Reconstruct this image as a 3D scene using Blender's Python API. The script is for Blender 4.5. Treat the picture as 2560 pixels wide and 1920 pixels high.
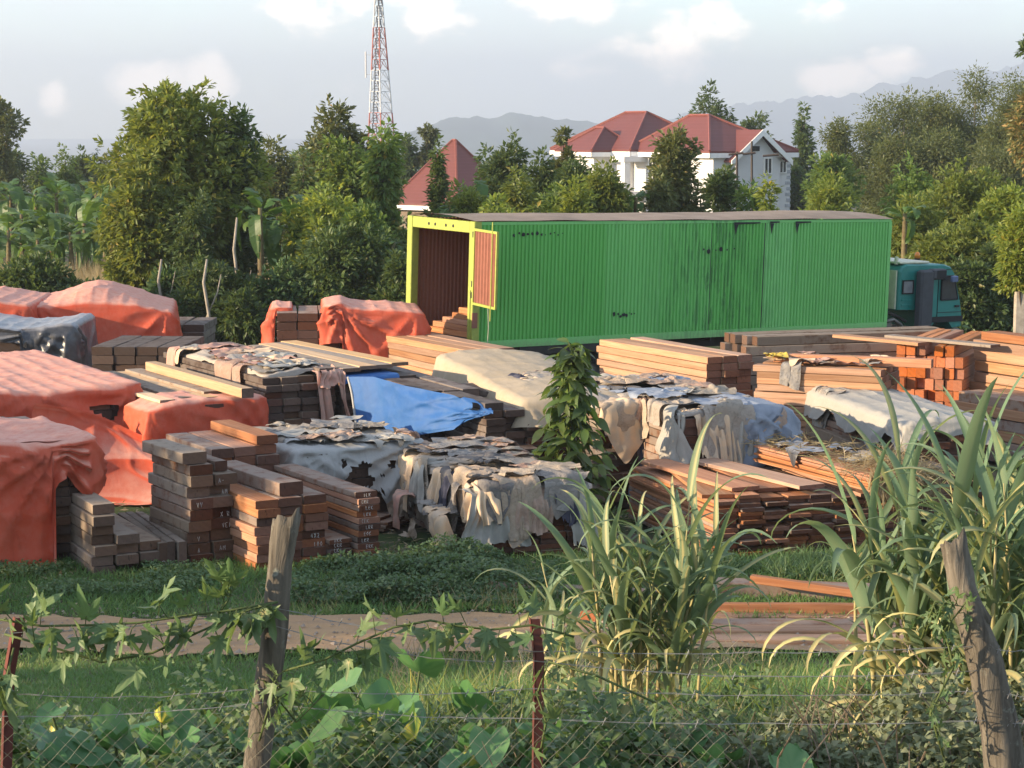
import bpy, math, random
import numpy as np
from mathutils import Vector, Matrix, Euler, noise
for o in list(bpy.data.objects): bpy.data.objects.remove(o)
sc = bpy.context.scene
COL = sc.collection
PI = math.pi
R = math.radians
# ------------------------------------------------------------------ camera
# positions below are read in a 2212 x 1659 frame of the photograph
FPX, CX, CY, HZ, CAM = 4490.0, 1106.0, 829.5, 280.0, 5.5
TH = math.atan((CY - HZ) / FPX)
cam = bpy.data.cameras.new('camera'); camo = bpy.data.objects.new('camera', cam); COL.objects.link(camo)
cam.sensor_width = 36; cam.lens = 36 * FPX / 2212
cam.clip_start = .1; cam.clip_end = 40000
camo.location = (0, 0, CAM); camo.rotation_euler = (PI / 2 - TH, 0, 0)
sc.camera = camo
# ------------------------------------------------------------------ light
SUN_EL = R(14)
SUN = Vector((-.94, -.30, 0)).normalized() * math.cos(SUN_EL) + Vector((0, 0, math.sin(SUN_EL)))   # towards the sun
sl = bpy.data.lights.new('sun', 'SUN'); sl.energy = 2.8; sl.angle = R(.6); sl.color = (1, .78, .52)
so = bpy.data.objects.new('sun', sl); COL.objects.link(so)
so.rotation_euler = SUN.to_track_quat('Z', 'Y').to_euler(); so.location = (-30, -10, 30)
w = bpy.data.worlds.new('World'); sc.world = w; w.use_nodes = True
sc.view_settings.view_transform = 'Standard'; sc.view_settings.look = 'None'; sc.view_settings.gamma = 1
sc.view_settings.use_curve_mapping = False; sc.view_settings.exposure = 1.93
sc.render.engine = 'CYCLES'
sc.cycles.use_denoising = True
try: sc.cycles.denoiser = 'OPENIMAGEDENOISE'
except Exception: pass
sc.cycles.max_bounces = 8; sc.cycles.diffuse_bounces = 5; sc.cycles.glossy_bounces = 2
sc.cycles.transmission_bounces = 5; sc.cycles.transparent_max_bounces = 6; sc.cycles.volume_bounces = 1
sc.cycles.sample_clamp_indirect = 6
# ------------------------------------------------------------------ node helpers
def nd(nt, typ, **kw):
    n = nt.nodes.new('ShaderNode' + typ)
    for k, v in kw.items():
        if k[0] == 'i' and k[1:].isdigit(): n.inputs[int(k[1:])].default_value = v
        elif k in n.inputs: n.inputs[k].default_value = v
        else: setattr(n, k, v)
    return n
def lk(nt, a, b): nt.links.new(a, b)
def out(n, i=0): return n.outputs[i]
def put(nt, v, sock):
    if hasattr(v, 'is_linked') or hasattr(v, 'links'): nt.links.new(v, sock)
    else:
        try: sock.default_value = v
        except Exception: sock.default_value = tuple(v) + (1,)
def math_(nt, op, a, b=None, c=None, clamp=False):
    n = nt.nodes.new('ShaderNodeMath'); n.operation = op; n.use_clamp = clamp
    put(nt, a, n.inputs[0])
    if b is not None: put(nt, b, n.inputs[1])
    if c is not None: put(nt, c, n.inputs[2])
    return n.outputs[0]
def mixc(nt, f, a, b, mode='MIX'):
    n = nt.nodes.new('ShaderNodeMix'); n.data_type = 'RGBA'; n.blend_type = mode; n.clamp_factor = True
    put(nt, f, n.inputs['Factor'])
    put(nt, a if not isinstance(a, tuple) or len(a) == 4 else a + (1,), n.inputs[6])
    put(nt, b if not isinstance(b, tuple) or len(b) == 4 else b + (1,), n.inputs[7])
    return n.outputs[2]
def ramp(nt, f, stops, interp='LINEAR'):
    n = nt.nodes.new('ShaderNodeValToRGB'); n.color_ramp.interpolation = interp
    el = n.color_ramp.elements
    while len(el) < len(stops): el.new(.5)
    for e, (p, c) in zip(el, stops):
        e.position = p; e.color = (c, c, c, 1) if isinstance(c, (int, float)) else tuple(c) + (1,)
    put(nt, f, n.inputs[0]); return n.outputs[0]
def tex(nt, vec, scale, detail=4, rough=.55, dist=0.0):
    n = nt.nodes.new('ShaderNodeTexNoise'); n.inputs['Scale'].default_value = scale
    n.inputs['Detail'].default_value = detail; n.inputs['Roughness'].default_value = rough
    n.inputs['Distortion'].default_value = dist
    if vec is not None: nt.links.new(vec, n.inputs['Vector'])
    return n.outputs[0]
def mapping(nt, vec, scale=(1, 1, 1), loc=(0, 0, 0)):
    n = nt.nodes.new('ShaderNodeMapping'); nt.links.new(vec, n.inputs['Vector'])
    n.inputs['Scale'].default_value = scale; put(nt, loc, n.inputs['Location']); return n.outputs[0]
def newmat(name, rough=.7, spec=.3):
    m = bpy.data.materials.new(name); m.use_nodes = True; nt = m.node_tree
    b = nt.nodes['Principled BSDF']; b.inputs['Roughness'].default_value = rough
    b.inputs['Specular IOR Level'].default_value = spec
    return m, nt, b
def obj_co(nt, rnd=True):
    tc = nd(nt, 'TexCoord'); v = tc.outputs['Object']
    if rnd:
        oi = nd(nt, 'ObjectInfo'); s = nt.nodes.new('ShaderNodeVectorMath'); s.operation = 'SCALE'
        cmb = nd(nt, 'CombineXYZ', i0=37., i1=91., i2=53.); lk(nt, out(cmb), s.inputs[0]); lk(nt, oi.outputs['Random'], s.inputs['Scale'])
        a = nt.nodes.new('ShaderNodeVectorMath'); a.operation = 'ADD'; lk(nt, v, a.inputs[0]); lk(nt, s.outputs[0], a.inputs[1]); v = a.outputs[0]
    return v
def bump(nt, b, h, strength=.3, dist=.02):
    n = nd(nt, 'Bump'); n.inputs['Strength'].default_value = strength; n.inputs['Distance'].default_value = dist
    lk(nt, h, n.inputs['Height']); lk(nt, n.outputs[0], b.inputs['Normal'])
def simple(name, col, rough=.7, spec=.3, var=.25, scale=6., metal=0., col2=None, amt=.5):
    m, nt, b = newmat(name, rough, spec); v = obj_co(nt)
    n = tex(nt, v, scale, 5)
    c2 = col2 if col2 else tuple(c * (1 - var) for c in col)
    f = ramp(nt, n, [(.5 - .35 * amt, 0.), (.5 + .35 * amt, 1.)])
    put(nt, mixc(nt, f, col, c2), b.inputs['Base Color']); b.inputs['Metallic'].default_value = metal
    bump(nt, b, n, .15, .01)
    return m
# ------------------------------------------------------------------ sky: nishita plus drifting clouds
def build_sky():
    nt = w.node_tree; nt.nodes.clear()
    sky = nt.nodes.new('ShaderNodeTexSky'); sky.sky_type = 'NISHITA'; sky.sun_disc = False
    sky.sun_elevation = SUN_EL; sky.sun_rotation = math.atan2(SUN.x, SUN.y)
    sky.altitude = 1200; sky.air_density = 1.0; sky.dust_density = 1.0; sky.ozone_density = 1.5
    tc = nd(nt, 'TexCoord'); d = tc.outputs['Generated']
    def blob(px, py, sx, sy):
        a = (px - CX) / FPX; b = -(py - CY) / FPX
        c = Vector((a, math.cos(TH) + b * math.sin(TH), -math.sin(TH) + b * math.cos(TH))).normalized()
        s = nt.nodes.new('ShaderNodeVectorMath'); s.operation = 'SUBTRACT'; lk(nt, d, s.inputs[0]); s.inputs[1].default_value = c
        m = nt.nodes.new('ShaderNodeVectorMath'); m.operation = 'MULTIPLY'; lk(nt, s.outputs[0], m.inputs[0])
        m.inputs[1].default_value = (FPX / sx, 3., FPX / sy)
        l = nt.nodes.new('ShaderNodeVectorMath'); l.operation = 'LENGTH'; lk(nt, m.outputs[0], l.inputs[0])
        return math_(nt, 'SUBTRACT', 1., l.outputs['Value'])
    p = mapping(nt, d, (30, 30, 46)); p2 = mapping(nt, d, (7, 7, 13), (1.3, .2, .7))
    n1 = tex(nt, p, 1., 10, .62, .25); n2 = tex(nt, p2, 1., 6, .55, .2)
    base = ramp(nt, math_(nt, 'ADD', math_(nt, 'MULTIPLY', n2, .75), math_(nt, 'MULTIPLY', n1, .25)), [(.40, 0.), (.62, 1.)])
    puff = None
    for (px, py, sx, sy, k) in ((670, 20, 170, 110, .5), (770, -10, 190, 120, .5), (1440, 95, 190, 120, .66), (1540, 60, 130, 90, .62), (1815, 168, 130, 64, 1.25),
                                (1925, 135, 85, 46, 1.3), (330, 185, 130, 80, 1.0), (455, 165, 85, 75, 1.1), (118, 212, 46, 54, 1.1), (1240, 15, 260, 70, .6),
                                (960, 40, 160, 90, .5), (1770, 20, 90, 70, .5), (1280, 150, 150, 60, .45), (1650, 170, 130, 60, .35), (760, 190, 150, 60, .35)):
        v = math_(nt, 'MULTIPLY', math_(nt, 'MAXIMUM', blob(px, py, sx, sy), 0.), k)
        puff = v if puff is None else math_(nt, 'MAXIMUM', puff, v)
    e = math_(nt, 'MULTIPLY', math_(nt, 'SUBTRACT', n1, .55), 2.6)
    puff = math_(nt, 'MULTIPLY', math_(nt, 'ADD', puff, e), math_(nt, 'MULTIPLY', puff, 4., clamp=True))
    pm = ramp(nt, puff, [(.04, 0.), (.85, 1.)], 'EASE')
    hsv = nd(nt, 'HueSaturation', Saturation=1.0, Value=1.08); lk(nt, out(sky), hsv.inputs['Color'])
    # broad grey-lilac veil, then warm lit puffs
    c1 = mixc(nt, math_(nt, 'MULTIPLY', base, .65), out(hsv), (SKYV * .90, SKYV * .92, SKYV * .95, 1))
    c2 = mixc(nt, pm, c1, (SKYV * 3.3, SKYV * 2.65, SKYV * 2.0, 1))
    bg = nd(nt, 'Background', Strength=SKYS); lk(nt, c2, bg.inputs['Color'])
    o = nd(nt, 'OutputWorld'); lk(nt, out(bg), o.inputs['Surface'])
SKYV, SKYS = 4.4, .1
build_sky()
# ------------------------------------------------------------------ pixel -> place
def ray(px, py):
    a = (px - CX) / FPX; b = -(py - CY) / FPX
    y = math.cos(TH) + b * math.sin(TH); z = -math.sin(TH) + b * math.cos(TH)
    return a / y, z / y
def at(px, py, D):
    rx, rz = ray(px, py); return Vector((rx * D, D, CAM + rz * D))
def G(y):
    if y > 26: g = -.015 * (y - 26)
    elif y > 21: g = 0.
    else:
        t = min((21 - y) / 12, 1.8); g = 2.3 * (t ** 1.15)
    if y > 150: g = -1.86 - .021 * (min(y, 3000) - 150)
    return g
def onz(px, py, z):
    rx, rz = ray(px, py); D = (z - CAM) / rz; return Vector((rx * D, D, z))
# ------------------------------------------------------------------ object helpers
def link(o, parent=None):
    COL.objects.link(o)
    if parent is not None: o.parent = parent
    return o
def tag(o, label=None, cat=None, group=None, kind=None):
    if label: o['label'] = label
    if cat: o['category'] = cat
    if group: o['group'] = group
    if kind: o['kind'] = kind
    return o
def empty(name, loc=(0, 0, 0), rz=0., label=None, cat=None, group=None):
    o = bpy.data.objects.new(name, None); COL.objects.link(o); o.location = loc; o.rotation_euler = (0, 0, rz)
    o.empty_display_size = .2
    return tag(o, label, cat, group)
def mesh_np(name, V, faces, mat=None, tint=None, smooth=False, mids=None):
    """faces: list of (M,k) int arrays"""
    V = np.asarray(V, dtype=np.float32).reshape(-1, 3)
    me = bpy.data.meshes.new(name)
    faces = [np.asarray(f, dtype=np.int32) for f in faces if len(f)]
    nl = sum(f.size for f in faces); npl = sum(len(f) for f in faces)
    me.vertices.add(len(V)); me.vertices.foreach_set('co', V.ravel())
    me.loops.add(nl); me.polygons.add(npl)
    me.loops.foreach_set('vertex_index', np.concatenate([f.ravel() for f in faces]))
    tot = np.concatenate([np.full(len(f), f.shape[1], np.int32) for f in faces])
    st = np.zeros(npl, np.int32); st[1:] = np.cumsum(tot)[:-1]
    me.polygons.foreach_set('loop_start', st)
    try: me.polygons.foreach_set('loop_total', tot)
    except Exception: pass
    me.polygons.foreach_set('use_smooth', np.full(npl, bool(smooth)))
    if mids is not None: me.polygons.foreach_set('material_index', np.asarray(mids, np.int32))
    if tint is not None:
        a = me.attributes.new('tint', 'FLOAT', 'POINT'); a.data.foreach_set('value', np.asarray(tint, np.float32))
    me.update(calc_edges=True); me.validate()
    if mat is not None:
        for m_ in (mat if isinstance(mat, (list, tuple)) else [mat]): me.materials.append(m_)
    return me
class MB:
    """collects boxes, tubes and polygons into one mesh"""
    def __init__(s): s.v = []; s.f = {}; s.n = 0
    def add(s, V, F):
        V = np.asarray(V, float).reshape(-1, 3)
        for f in F: s.f.setdefault(len(f), []).append([i + s.n for i in f])
        s.v.append(V); s.n += len(V); return s
    def box(s, a, b, ch=0.):
        x0, y0, z0 = a; x1, y1, z1 = b
        if ch <= 0:
            V = [(x0, y0, z0), (x1, y0, z0), (x1, y1, z0), (x0, y1, z0), (x0, y0, z1), (x1, y0, z1), (x1, y1, z1), (x0, y1, z1)]
            return s.add(V, [(0, 3, 2, 1), (4, 5, 6, 7), (0, 1, 5, 4), (1, 2, 6, 5), (2, 3, 7, 6), (3, 0, 4, 7)])
        V = []; F = []
        def ringz(z, i): return [(x0 + i, y0 + i + ch, z), (x0 + i + ch, y0 + i, z), (x1 - i - ch, y0 + i, z), (x1 - i, y0 + i + ch, z), (x1 - i, y1 - i - ch, z), (x1 - i - ch, y1 - i, z), (x0 + i + ch, y1 - i, z), (x0 + i, y1 - i - ch, z)]
        for z, i in ((z0, ch), (z0 + ch, 0), (z1 - ch, 0), (z1, ch)): V += ringz(z, i)
        for k in range(3):
            for j in range(8): F.append((k * 8 + j, k * 8 + (j + 1) % 8, k * 8 + 8 + (j + 1) % 8, k * 8 + 8 + j))
        F += [tuple(range(7, -1, -1)), tuple(range(24, 32))]
        return s.add(V, F)
    def tube(s, pts, rad, sides=6, cap=True):
        pts = [Vector(p) for p in pts]; n = len(pts)
        if not hasattr(rad, '__len__'): rad = [rad] * n
        V = []; F = []; up = None
        for i, p in enumerate(pts):
            t = (pts[min(i + 1, n - 1)] - pts[max(i - 1, 0)]).normalized()
            if up is None: up = t.orthogonal().normalized()
            else:
                up = (up - t * up.dot(t)); up = up.normalized() if up.length > 1e-6 else t.orthogonal().normalized()
            sd = t.cross(up)
            for k in range(sides):
                a = 2 * PI * k / sides; V.append(p + (up * math.cos(a) + sd * math.sin(a)) * rad[i])
        for i in range(n - 1):
            for k in range(sides):
                F.append((i * sides + k, i * sides + (k + 1) % sides, (i + 1) * sides + (k + 1) % sides, (i + 1) * sides + k))
        if cap: F += [tuple(range(sides - 1, -1, -1)), tuple((n - 1) * sides + k for k in range(sides))]
        return s.add(V, F)
    def prism(s, poly, z0, z1):
        n = len(poly); V = [(x, y, z0) for x, y in poly] + [(x, y, z1) for x, y in poly]
        return s.add(V, [tuple(range(n - 1, -1, -1)), tuple(range(n, 2 * n))] + [(k, (k + 1) % n, n + (k + 1) % n, n + k) for k in range(n)])
    def mesh(s, name, mat, smooth=False):
        return mesh_np(name, np.concatenate(s.v), [np.array(f) for f in s.f.values()], mat, smooth=smooth)
    def build(s, name, mat, parent=None, smooth=False):
        return link(bpy.data.objects.new(name, s.mesh(name, mat, smooth)), parent)
def mobj(name, me, parent=None, loc=None, rot=None, scale=None):
    o = bpy.data.objects.new(name, me); COL.objects.link(o)
    if parent is not None: o.parent = parent
    if loc is not None: o.location = loc
    if rot is not None: o.rotation_euler = rot
    if scale is not None: o.scale = scale if hasattr(scale, '__len__') else (scale,) * 3
    return o
def vnoise(x, y, seed=0):
    """cheap smooth 2d noise on arrays, about -1..1"""
    r = np.random.RandomState(seed); v = 0
    for k in range(6):
        a = r.uniform(0, 2 * PI); f = r.uniform(.6, 1.7); p = r.uniform(0, 2 * PI)
        v = v + np.sin((x * math.cos(a) + y * math.sin(a)) * f * 2.2 + p + 1.3 * np.sin((x * math.sin(a) - y * math.cos(a)) * f + p * 2))
    return v / 3.2
# ------------------------------------------------------------------ terrain
def m_ground():
    m, nt, b = newmat('soil_and_turf', .95, .1)
    g = nd(nt, 'NewGeometry'); v = g.outputs['Position']
    n1 = tex(nt, v, .8, 6, .6); n2 = tex(nt, v, 14., 5, .6); n3 = tex(nt, v, 90., 3)
    soil = mixc(nt, n2, (.10, .078, .06, 1), (.19, .15, .115, 1)); turf = mixc(nt, n2, (.035, .06, .022, 1), (.075, .10, .04, 1))
    c = mixc(nt, ramp(nt, n1, [(.44, 0.), (.56, 1.)]), soil, turf)
    put(nt, c, b.inputs['Base Color']); bump(nt, b, n3, .5, .02)
    return m
def m_track():
    m, nt, b = newmat('packed_earth', .95, .1)
    g = nd(nt, 'NewGeometry'); v = g.outputs['Position']
    n1 = tex(nt, v, 1.4, 6, .6); n2 = tex(nt, v, 30., 5, .65); n3 = tex(nt, mapping(nt, v, (.6, 6, 1)), 1.2, 4)
    c = mixc(nt, n1, (.34, .205, .105, 1), (.43, .285, .16, 1)); c = mixc(nt, ramp(nt, n3, [(.45, 0.), (.7, .5)]), c, (.24, .17, .125, 1))
    c = mixc(nt, ramp(nt, n2, [(.6, 0.), (.75, .7)]), c, (.5, .38, .3, 1))
    put(nt, c, b.inputs['Base Color']); bump(nt, b, n2, .6, .02)
    return m
def build_ground():
    ys = np.concatenate([np.arange(-30, 6, 2.), np.arange(6, 40, .4), np.arange(40, 80, 2.), np.arange(80, 300, 12.), np.geomspace(300, 15000, 22)])
    xs = np.concatenate([-np.geomspace(40, 9000, 14)[::-1], np.arange(-36, 37, .9), np.geomspace(40, 9000, 14)])
    X, Y = np.meshgrid(xs, ys); Z = np.vectorize(G)(Y)
    near = np.clip((60 - np.abs(Y - 20)) / 30, 0, 1) * np.clip((40 - abs(X)) / 10, 0, 1)
    Z = Z + near * (.03 * vnoise(X * 1.3, Y * 1.3, 3) + .012 * vnoise(X * 5, Y * 5, 4)) - .03 * near
    n, k = X.shape; idx = np.arange(n * k).reshape(n, k)
    F = np.stack([idx[:-1, :-1], idx[:-1, 1:], idx[1:, 1:], idx[1:, :-1]], -1).reshape(-1, 4)
    o = mobj('ground', mesh_np('ground', np.stack([X, Y, Z], -1), [F], m_ground(), smooth=True)); tag(o, 'dark soil and turf of the timber yard', kind='structure')
    # the dirt track across the yard's near edge
    xs = np.arange(-16, 16, .15); ny = 9
    lo = 21.42 + .22 * vnoise(xs * .8, xs * 0, 5) + .07 * vnoise(xs * 4, xs * 0, 6); hi = 23.08 + .25 * vnoise(xs * .7, xs * 0, 7) + .08 * vnoise(xs * 4, xs * 0, 8)
    t = np.linspace(0, 1, ny)[:, None]; Y = lo[None] * (1 - t) + hi[None] * t; X = np.repeat(xs[None], ny, 0)
    Z = np.vectorize(G)(Y) + .03 + .018 * vnoise(X * 1.1, Y * 3, 9) - .03 * np.exp(-((t - .3) / .13) ** 2) - .03 * np.exp(-((t - .72) / .13) ** 2) + .01
    n, k = X.shape; idx = np.arange(n * k).reshape(n, k)
    F = np.stack([idx[:-1, :-1], idx[:-1, 1:], idx[1:, 1:], idx[1:, :-1]], -1).reshape(-1, 4)
    o = mobj('dirt_track', mesh_np('dirt_track', np.stack([X, Y, Z], -1), [F], m_track(), smooth=True)); tag(o, 'pinkish dirt track between the lawn and the timber', kind='structure')
build_ground()
# ------------------------------------------------------------------ far hills
def hill(name, label, D, depth, prof, seed, col):
    px = np.array([p[0] for p in prof], float); py = np.array([p[1] for p in prof], float)
    n = 160; xs = np.linspace(px[0], px[-1], n); top = np.interp(xs, px, py)
    zt = np.array([at(a, b, D).z for a, b in zip(xs, top)]); xw = np.array([at(a, 300, D).x for a in xs])
    amp = (zt.max() - zt.min()) * .03
    rows = 14; V = []
    base = G(3000) - 20
    for r in range(-rows, rows + 1):
        t = abs(r) / rows; prof_ = (1 - t) ** 1.15
        rid = 1 + .22 * np.sin(xw / (D * .012) + 2 * np.sin(xw / (D * .03)) + r * .5) * t
        z = base + (zt - base) * np.clip(prof_ * rid, 0, 1.02) + amp * (vnoise(xw / (D * .004), np.full(n, r * .8), seed) + .5 * vnoise(xw / (D * .0012), np.full(n, r * 1.7), seed + 1))
        y = D + depth * r / rows
        V.append(np.stack([xw * (y / D) ** .5, np.full(n, y), z], -1))
    V = np.array(V); k = V.shape[0]; idx = np.arange(k * n).reshape(k, n)
    F = np.stack([idx[:-1, :-1], idx[:-1, 1:], idx[1:, 1:], idx[1:, :-1]], -1).reshape(-1, 4)
    o = mobj(name, mesh_np(name, V, [F], simple(name + '_slopes', col, .95, .1, .4, .004), smooth=True)); tag(o, label, kind='structure')
hill('hills', 'blue forested hill beyond the trees', 4200, 1500, [(300, 345), (520, 336), (640, 330), (690, 316), (760, 318), (830, 300), (900, 280), (960, 256), (1010, 252), (1050, 254), (1090, 250), (1125, 243), (1165, 255), (1210, 258), (1270, 263), (1310, 275), (1400, 305), (1560, 335), (1700, 350)], 31, (.05, .075, .045))
hill('mountains', 'pale blue mountain range under the clouds', 7600, 2400, [(1080, 330), (1250, 296), (1420, 262), (1540, 232), (1600, 220), (1660, 218), (1700, 215), (1760, 204), (1800, 208), (1860, 195), (1930, 178), (2010, 163), (2080, 148), (2150, 150), (2212, 135), (2300, 120), (2440, 112), (2700, 150)], 41, (.05, .07, .05))
# ------------------------------------------------------------------ air
def haze():
    mb = MB().box((-5200, -60, -140), (5200, 10100, 330))
    m = bpy.data.materials.new('thin_air'); m.use_nodes = True; nt = m.node_tree; nt.nodes.clear()
    pv = nd(nt, 'VolumePrincipled'); pv.inputs['Color'].default_value = (.63, .69, .79, 1); pv.inputs['Density'].default_value = 3.0e-4; pv.inputs['Anisotropy'].default_value = .2
    o = nd(nt, 'OutputMaterial'); lk(nt, pv.outputs[0], o.inputs['Volume'])
    h = mb.build('haze', m); tag(h, 'thin evening haze over the valley', kind='stuff')
haze()
# ------------------------------------------------------------------ lattice mast
def tower():
    D = 260.; base = at(823, 290, D); base.z = G(D)
    red = simple('mast_red_paint', (.36, .10, .075), .5, .4); wht = simple('mast_white_paint', (.60, .60, .60), .5, .4); gal = simple('mast_cable_steel', (.10, .10, .11), .5, .4)
    t = empty('lattice_mast', base, 0, 'tall slim red and white lattice radio mast behind the trees', 'mast')
    z0 = base.z; zt = at(815, -150, D).z; H = zt - z0
    zb = at(823, 290, D).z - z0
    def legs(z):
        k = 1 - (z - zb) / (at(815, 0, D).z - z0 - zb) * .62
        if z < zb: k = 1 + (zb - z) / zb * .45
        px = D / FPX
        sh = -6 * px * (z - zb) / (at(815, 0, D).z - z0 - zb)
        return [Vector((-26 * px * k + sh * .2, -.2, z)), Vector((2 * px * k + sh * .4, -1.6 * k, z)), Vector((27 * px * k + sh, .9 * k, z))]
    n = 26; zs = [H * i / n for i in range(n + 1)]
    bands = {}
    cut = [at(820, y, D).z - z0 for y in (240, 155, 62, -20, -90)]
    for i in range(n):
        a, b = legs(zs[i]), legs(zs[i + 1]); mid = (zs[i] + zs[i + 1]) / 2
        bi = sum(mid > c for c in cut); mb = bands.setdefault(bi, MB())
        for k in range(3):
            mb.tube([a[k], b[k]], .095, 5)
            j = (k + 1) % 3
            mb.tube([a[k], (b[k] + b[j]) / 2], .042, 4); mb.tube([a[j], (b[k] + b[j]) / 2], .042, 4); mb.tube([b[k], b[j]], .042, 4)
    for bi, mb in bands.items():
        o = mb.build('lattice_section', red if bi % 2 == 0 else wht, t); o['label'] = ('red' if bi % 2 == 0 else 'white') + ' painted lattice section'
    lad = MB()
    for i in range(n):
        for dx in (.55, 1.05):
            a, b = legs(zs[i])[0], legs(zs[i + 1])[0]
            lad.tube([a + Vector((dx, -.5, 0)), b + Vector((dx * (.62 if i > 12 else .8), -.5, 0))], .09, 4)
        for q in range(4):
            p = legs(zs[i] + (zs[i + 1] - zs[i]) * q / 4)[0]
            lad.tube([p + Vector((.4, -.5, 0)), p + Vector((1.0, -.5, 0))], .06, 4)
    lad.build('cable_ladder', gal, t)
    z = at(800, 140, D).z - z0; p = legs(z)[0]
    ant = MB(); ant.tube([p + Vector((-.75, 0, -1.6)), p + Vector((-.75, 0, 1.6))], .11, 6); ant.tube([p + Vector((-.75, 0, -1.2)), p + Vector((0, 0, -1.2))], .05, 4); ant.tube([p + Vector((-.75, 0, 1.2)), p + Vector((0, 0, 1.2))], .05, 4)
    ant.build('antenna', wht, t)
tower()
# ------------------------------------------------------------------ houses
M_ROOF = None
def m_roof():
    m, nt, b = newmat('red_roof_sheet', .55, .35); v = obj_co(nt, False)
    n = tex(nt, v, 1.2, 5); w_ = nt.nodes.new('ShaderNodeTexWave'); w_.bands_direction = 'Z'; w_.inputs['Scale'].default_value = 1.4; lk(nt, v, w_.inputs['Vector'])
    c = mixc(nt, n, (.155, .045, .034, 1), (.115, .034, .028, 1)); c = mixc(nt, ramp(nt, w_.outputs[1], [(.8, 0.), (1., .55)]), c, (.16, .05, .05, 1))
    put(nt, c, b.inputs['Base Color']); return m
M_ROOF = m_roof(); M_RIDGE = simple('roof_ridge_cap', (.22, .07, .055), .6)
M_WALL = simple('white_render', (.62, .61, .60), .85, .2, .06, 1.5); M_TRIM = simple('white_fascia', (.8, .78, .74), .7, .3, .08)
M_WIN = simple('dark_window_glass', (.03, .035, .045), .12, .6); M_QUOIN = simple('grey_quoin', (.42, .43, .45), .8)
M_DARKWOOD = simple('dark_timber_pole', (.07, .05, .04), .8)
def slab(mb, poly, th=.12):
    """roof plane: polygon given thickness downwards"""
    P = [Vector(p) for p in poly]; n = len(P)
    V = P + [p - Vector((0, 0, th)) for p in P]
    mb.add([tuple(v) for v in V], [tuple(range(n)), tuple(range(2 * n - 1, n - 1, -1))] + [(k, n + k, n + (k + 1) % n, (k + 1) % n) for k in range(n)])
def hip(parent, x0, x1, y0, y1, ze, zr, oh=.45, ridge=None):
    X0, X1, Y0, Y1 = x0 - oh, x1 + oh, y0 - oh, y1 + oh
    (rx0, ry0), (rx1, ry1) = ridge
    a, b, c, d = (X0, Y0, ze), (X1, Y0, ze), (X1, Y1, ze), (X0, Y1, ze); r0 = (rx0, ry0, zr); r1 = (rx1, ry1, zr)
    mb = MB()
    slab(mb, [a, b, r0]); slab(mb, [b, c, r1, r0]); slab(mb, [c, d, r1]); slab(mb, [d, a, r0, r1])
    ro = mb.build('roof', M_ROOF, parent)
    rc = MB()
    for p, q in ((a, r0), (b, r0), (c, r1), (d, r1), (r0, r1)):
        if (Vector(p) - Vector(q)).length > .1: rc.tube([Vector(p) + Vector((0, 0, .02)), Vector(q) + Vector((0, 0, .02))], .09, 5)
    rc.build('ridge_cap', M_RIDGE, ro)
    f = MB()
    for (p, q) in ((a, b), (b, c), (c, d), (d, a)):
        lo = (min(p[0], q[0]) - .03, min(p[1], q[1]) - .03, ze - .42); hi_ = (max(p[0], q[0]) + .03, max(p[1], q[1]) + .03, ze - .125)
        f.box(lo, hi_)
    f.build('fascia', M_TRIM, parent)
    s = MB().box((X0 + .05, Y0 + .05, ze - .40), (X1 - .05, Y1 - .05, ze - .30)); s.build('soffit', M_TRIM, parent)
    return ro
def window(parent, wall, x, y, z, wd, ht, face):
    """face 'x' faces -X, 'y' faces -Y"""
    f = MB(); g = MB(); t = .07
    if face == 'y':
        g.box((x, y - .03, z), (x + wd, y + .06, z + ht)); rs = [((x - t, y - .08, z - t), (x, y + .05, z + ht + t)), ((x + wd, y - .08, z - t), (x + wd + t, y + .05, z + ht + t)), ((x, y - .08, z + ht), (x + wd, y + .05, z + ht + t)), ((x, y - .1, z - t), (x + wd, y + .05, z)), ((x + wd / 2 - .03, y - .07, z), (x + wd / 2 + .03, y - .03, z + ht))]
    else:
        g.box((x - .03, y, z), (x + .06, y + wd, z + ht)); rs = [((x - .08, y - t, z - t), (x + .05, y, z + ht + t)), ((x - .08, y + wd, z - t), (x + .05, y + wd + t, z + ht + t)), ((x - .08, y, z + ht), (x + .05, y + wd, z + ht + t)), ((x - .1, y, z - t), (x + .05, y + wd, z)), ((x - .07, y + wd / 2 - .03, z), (x - .03, y + wd / 2 + .03, z + ht))]
    for a, b in rs: f.box(a, b)
    wf = f.build('window', M_TRIM, parent); g.build('pane', M_WIN, wf)
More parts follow.
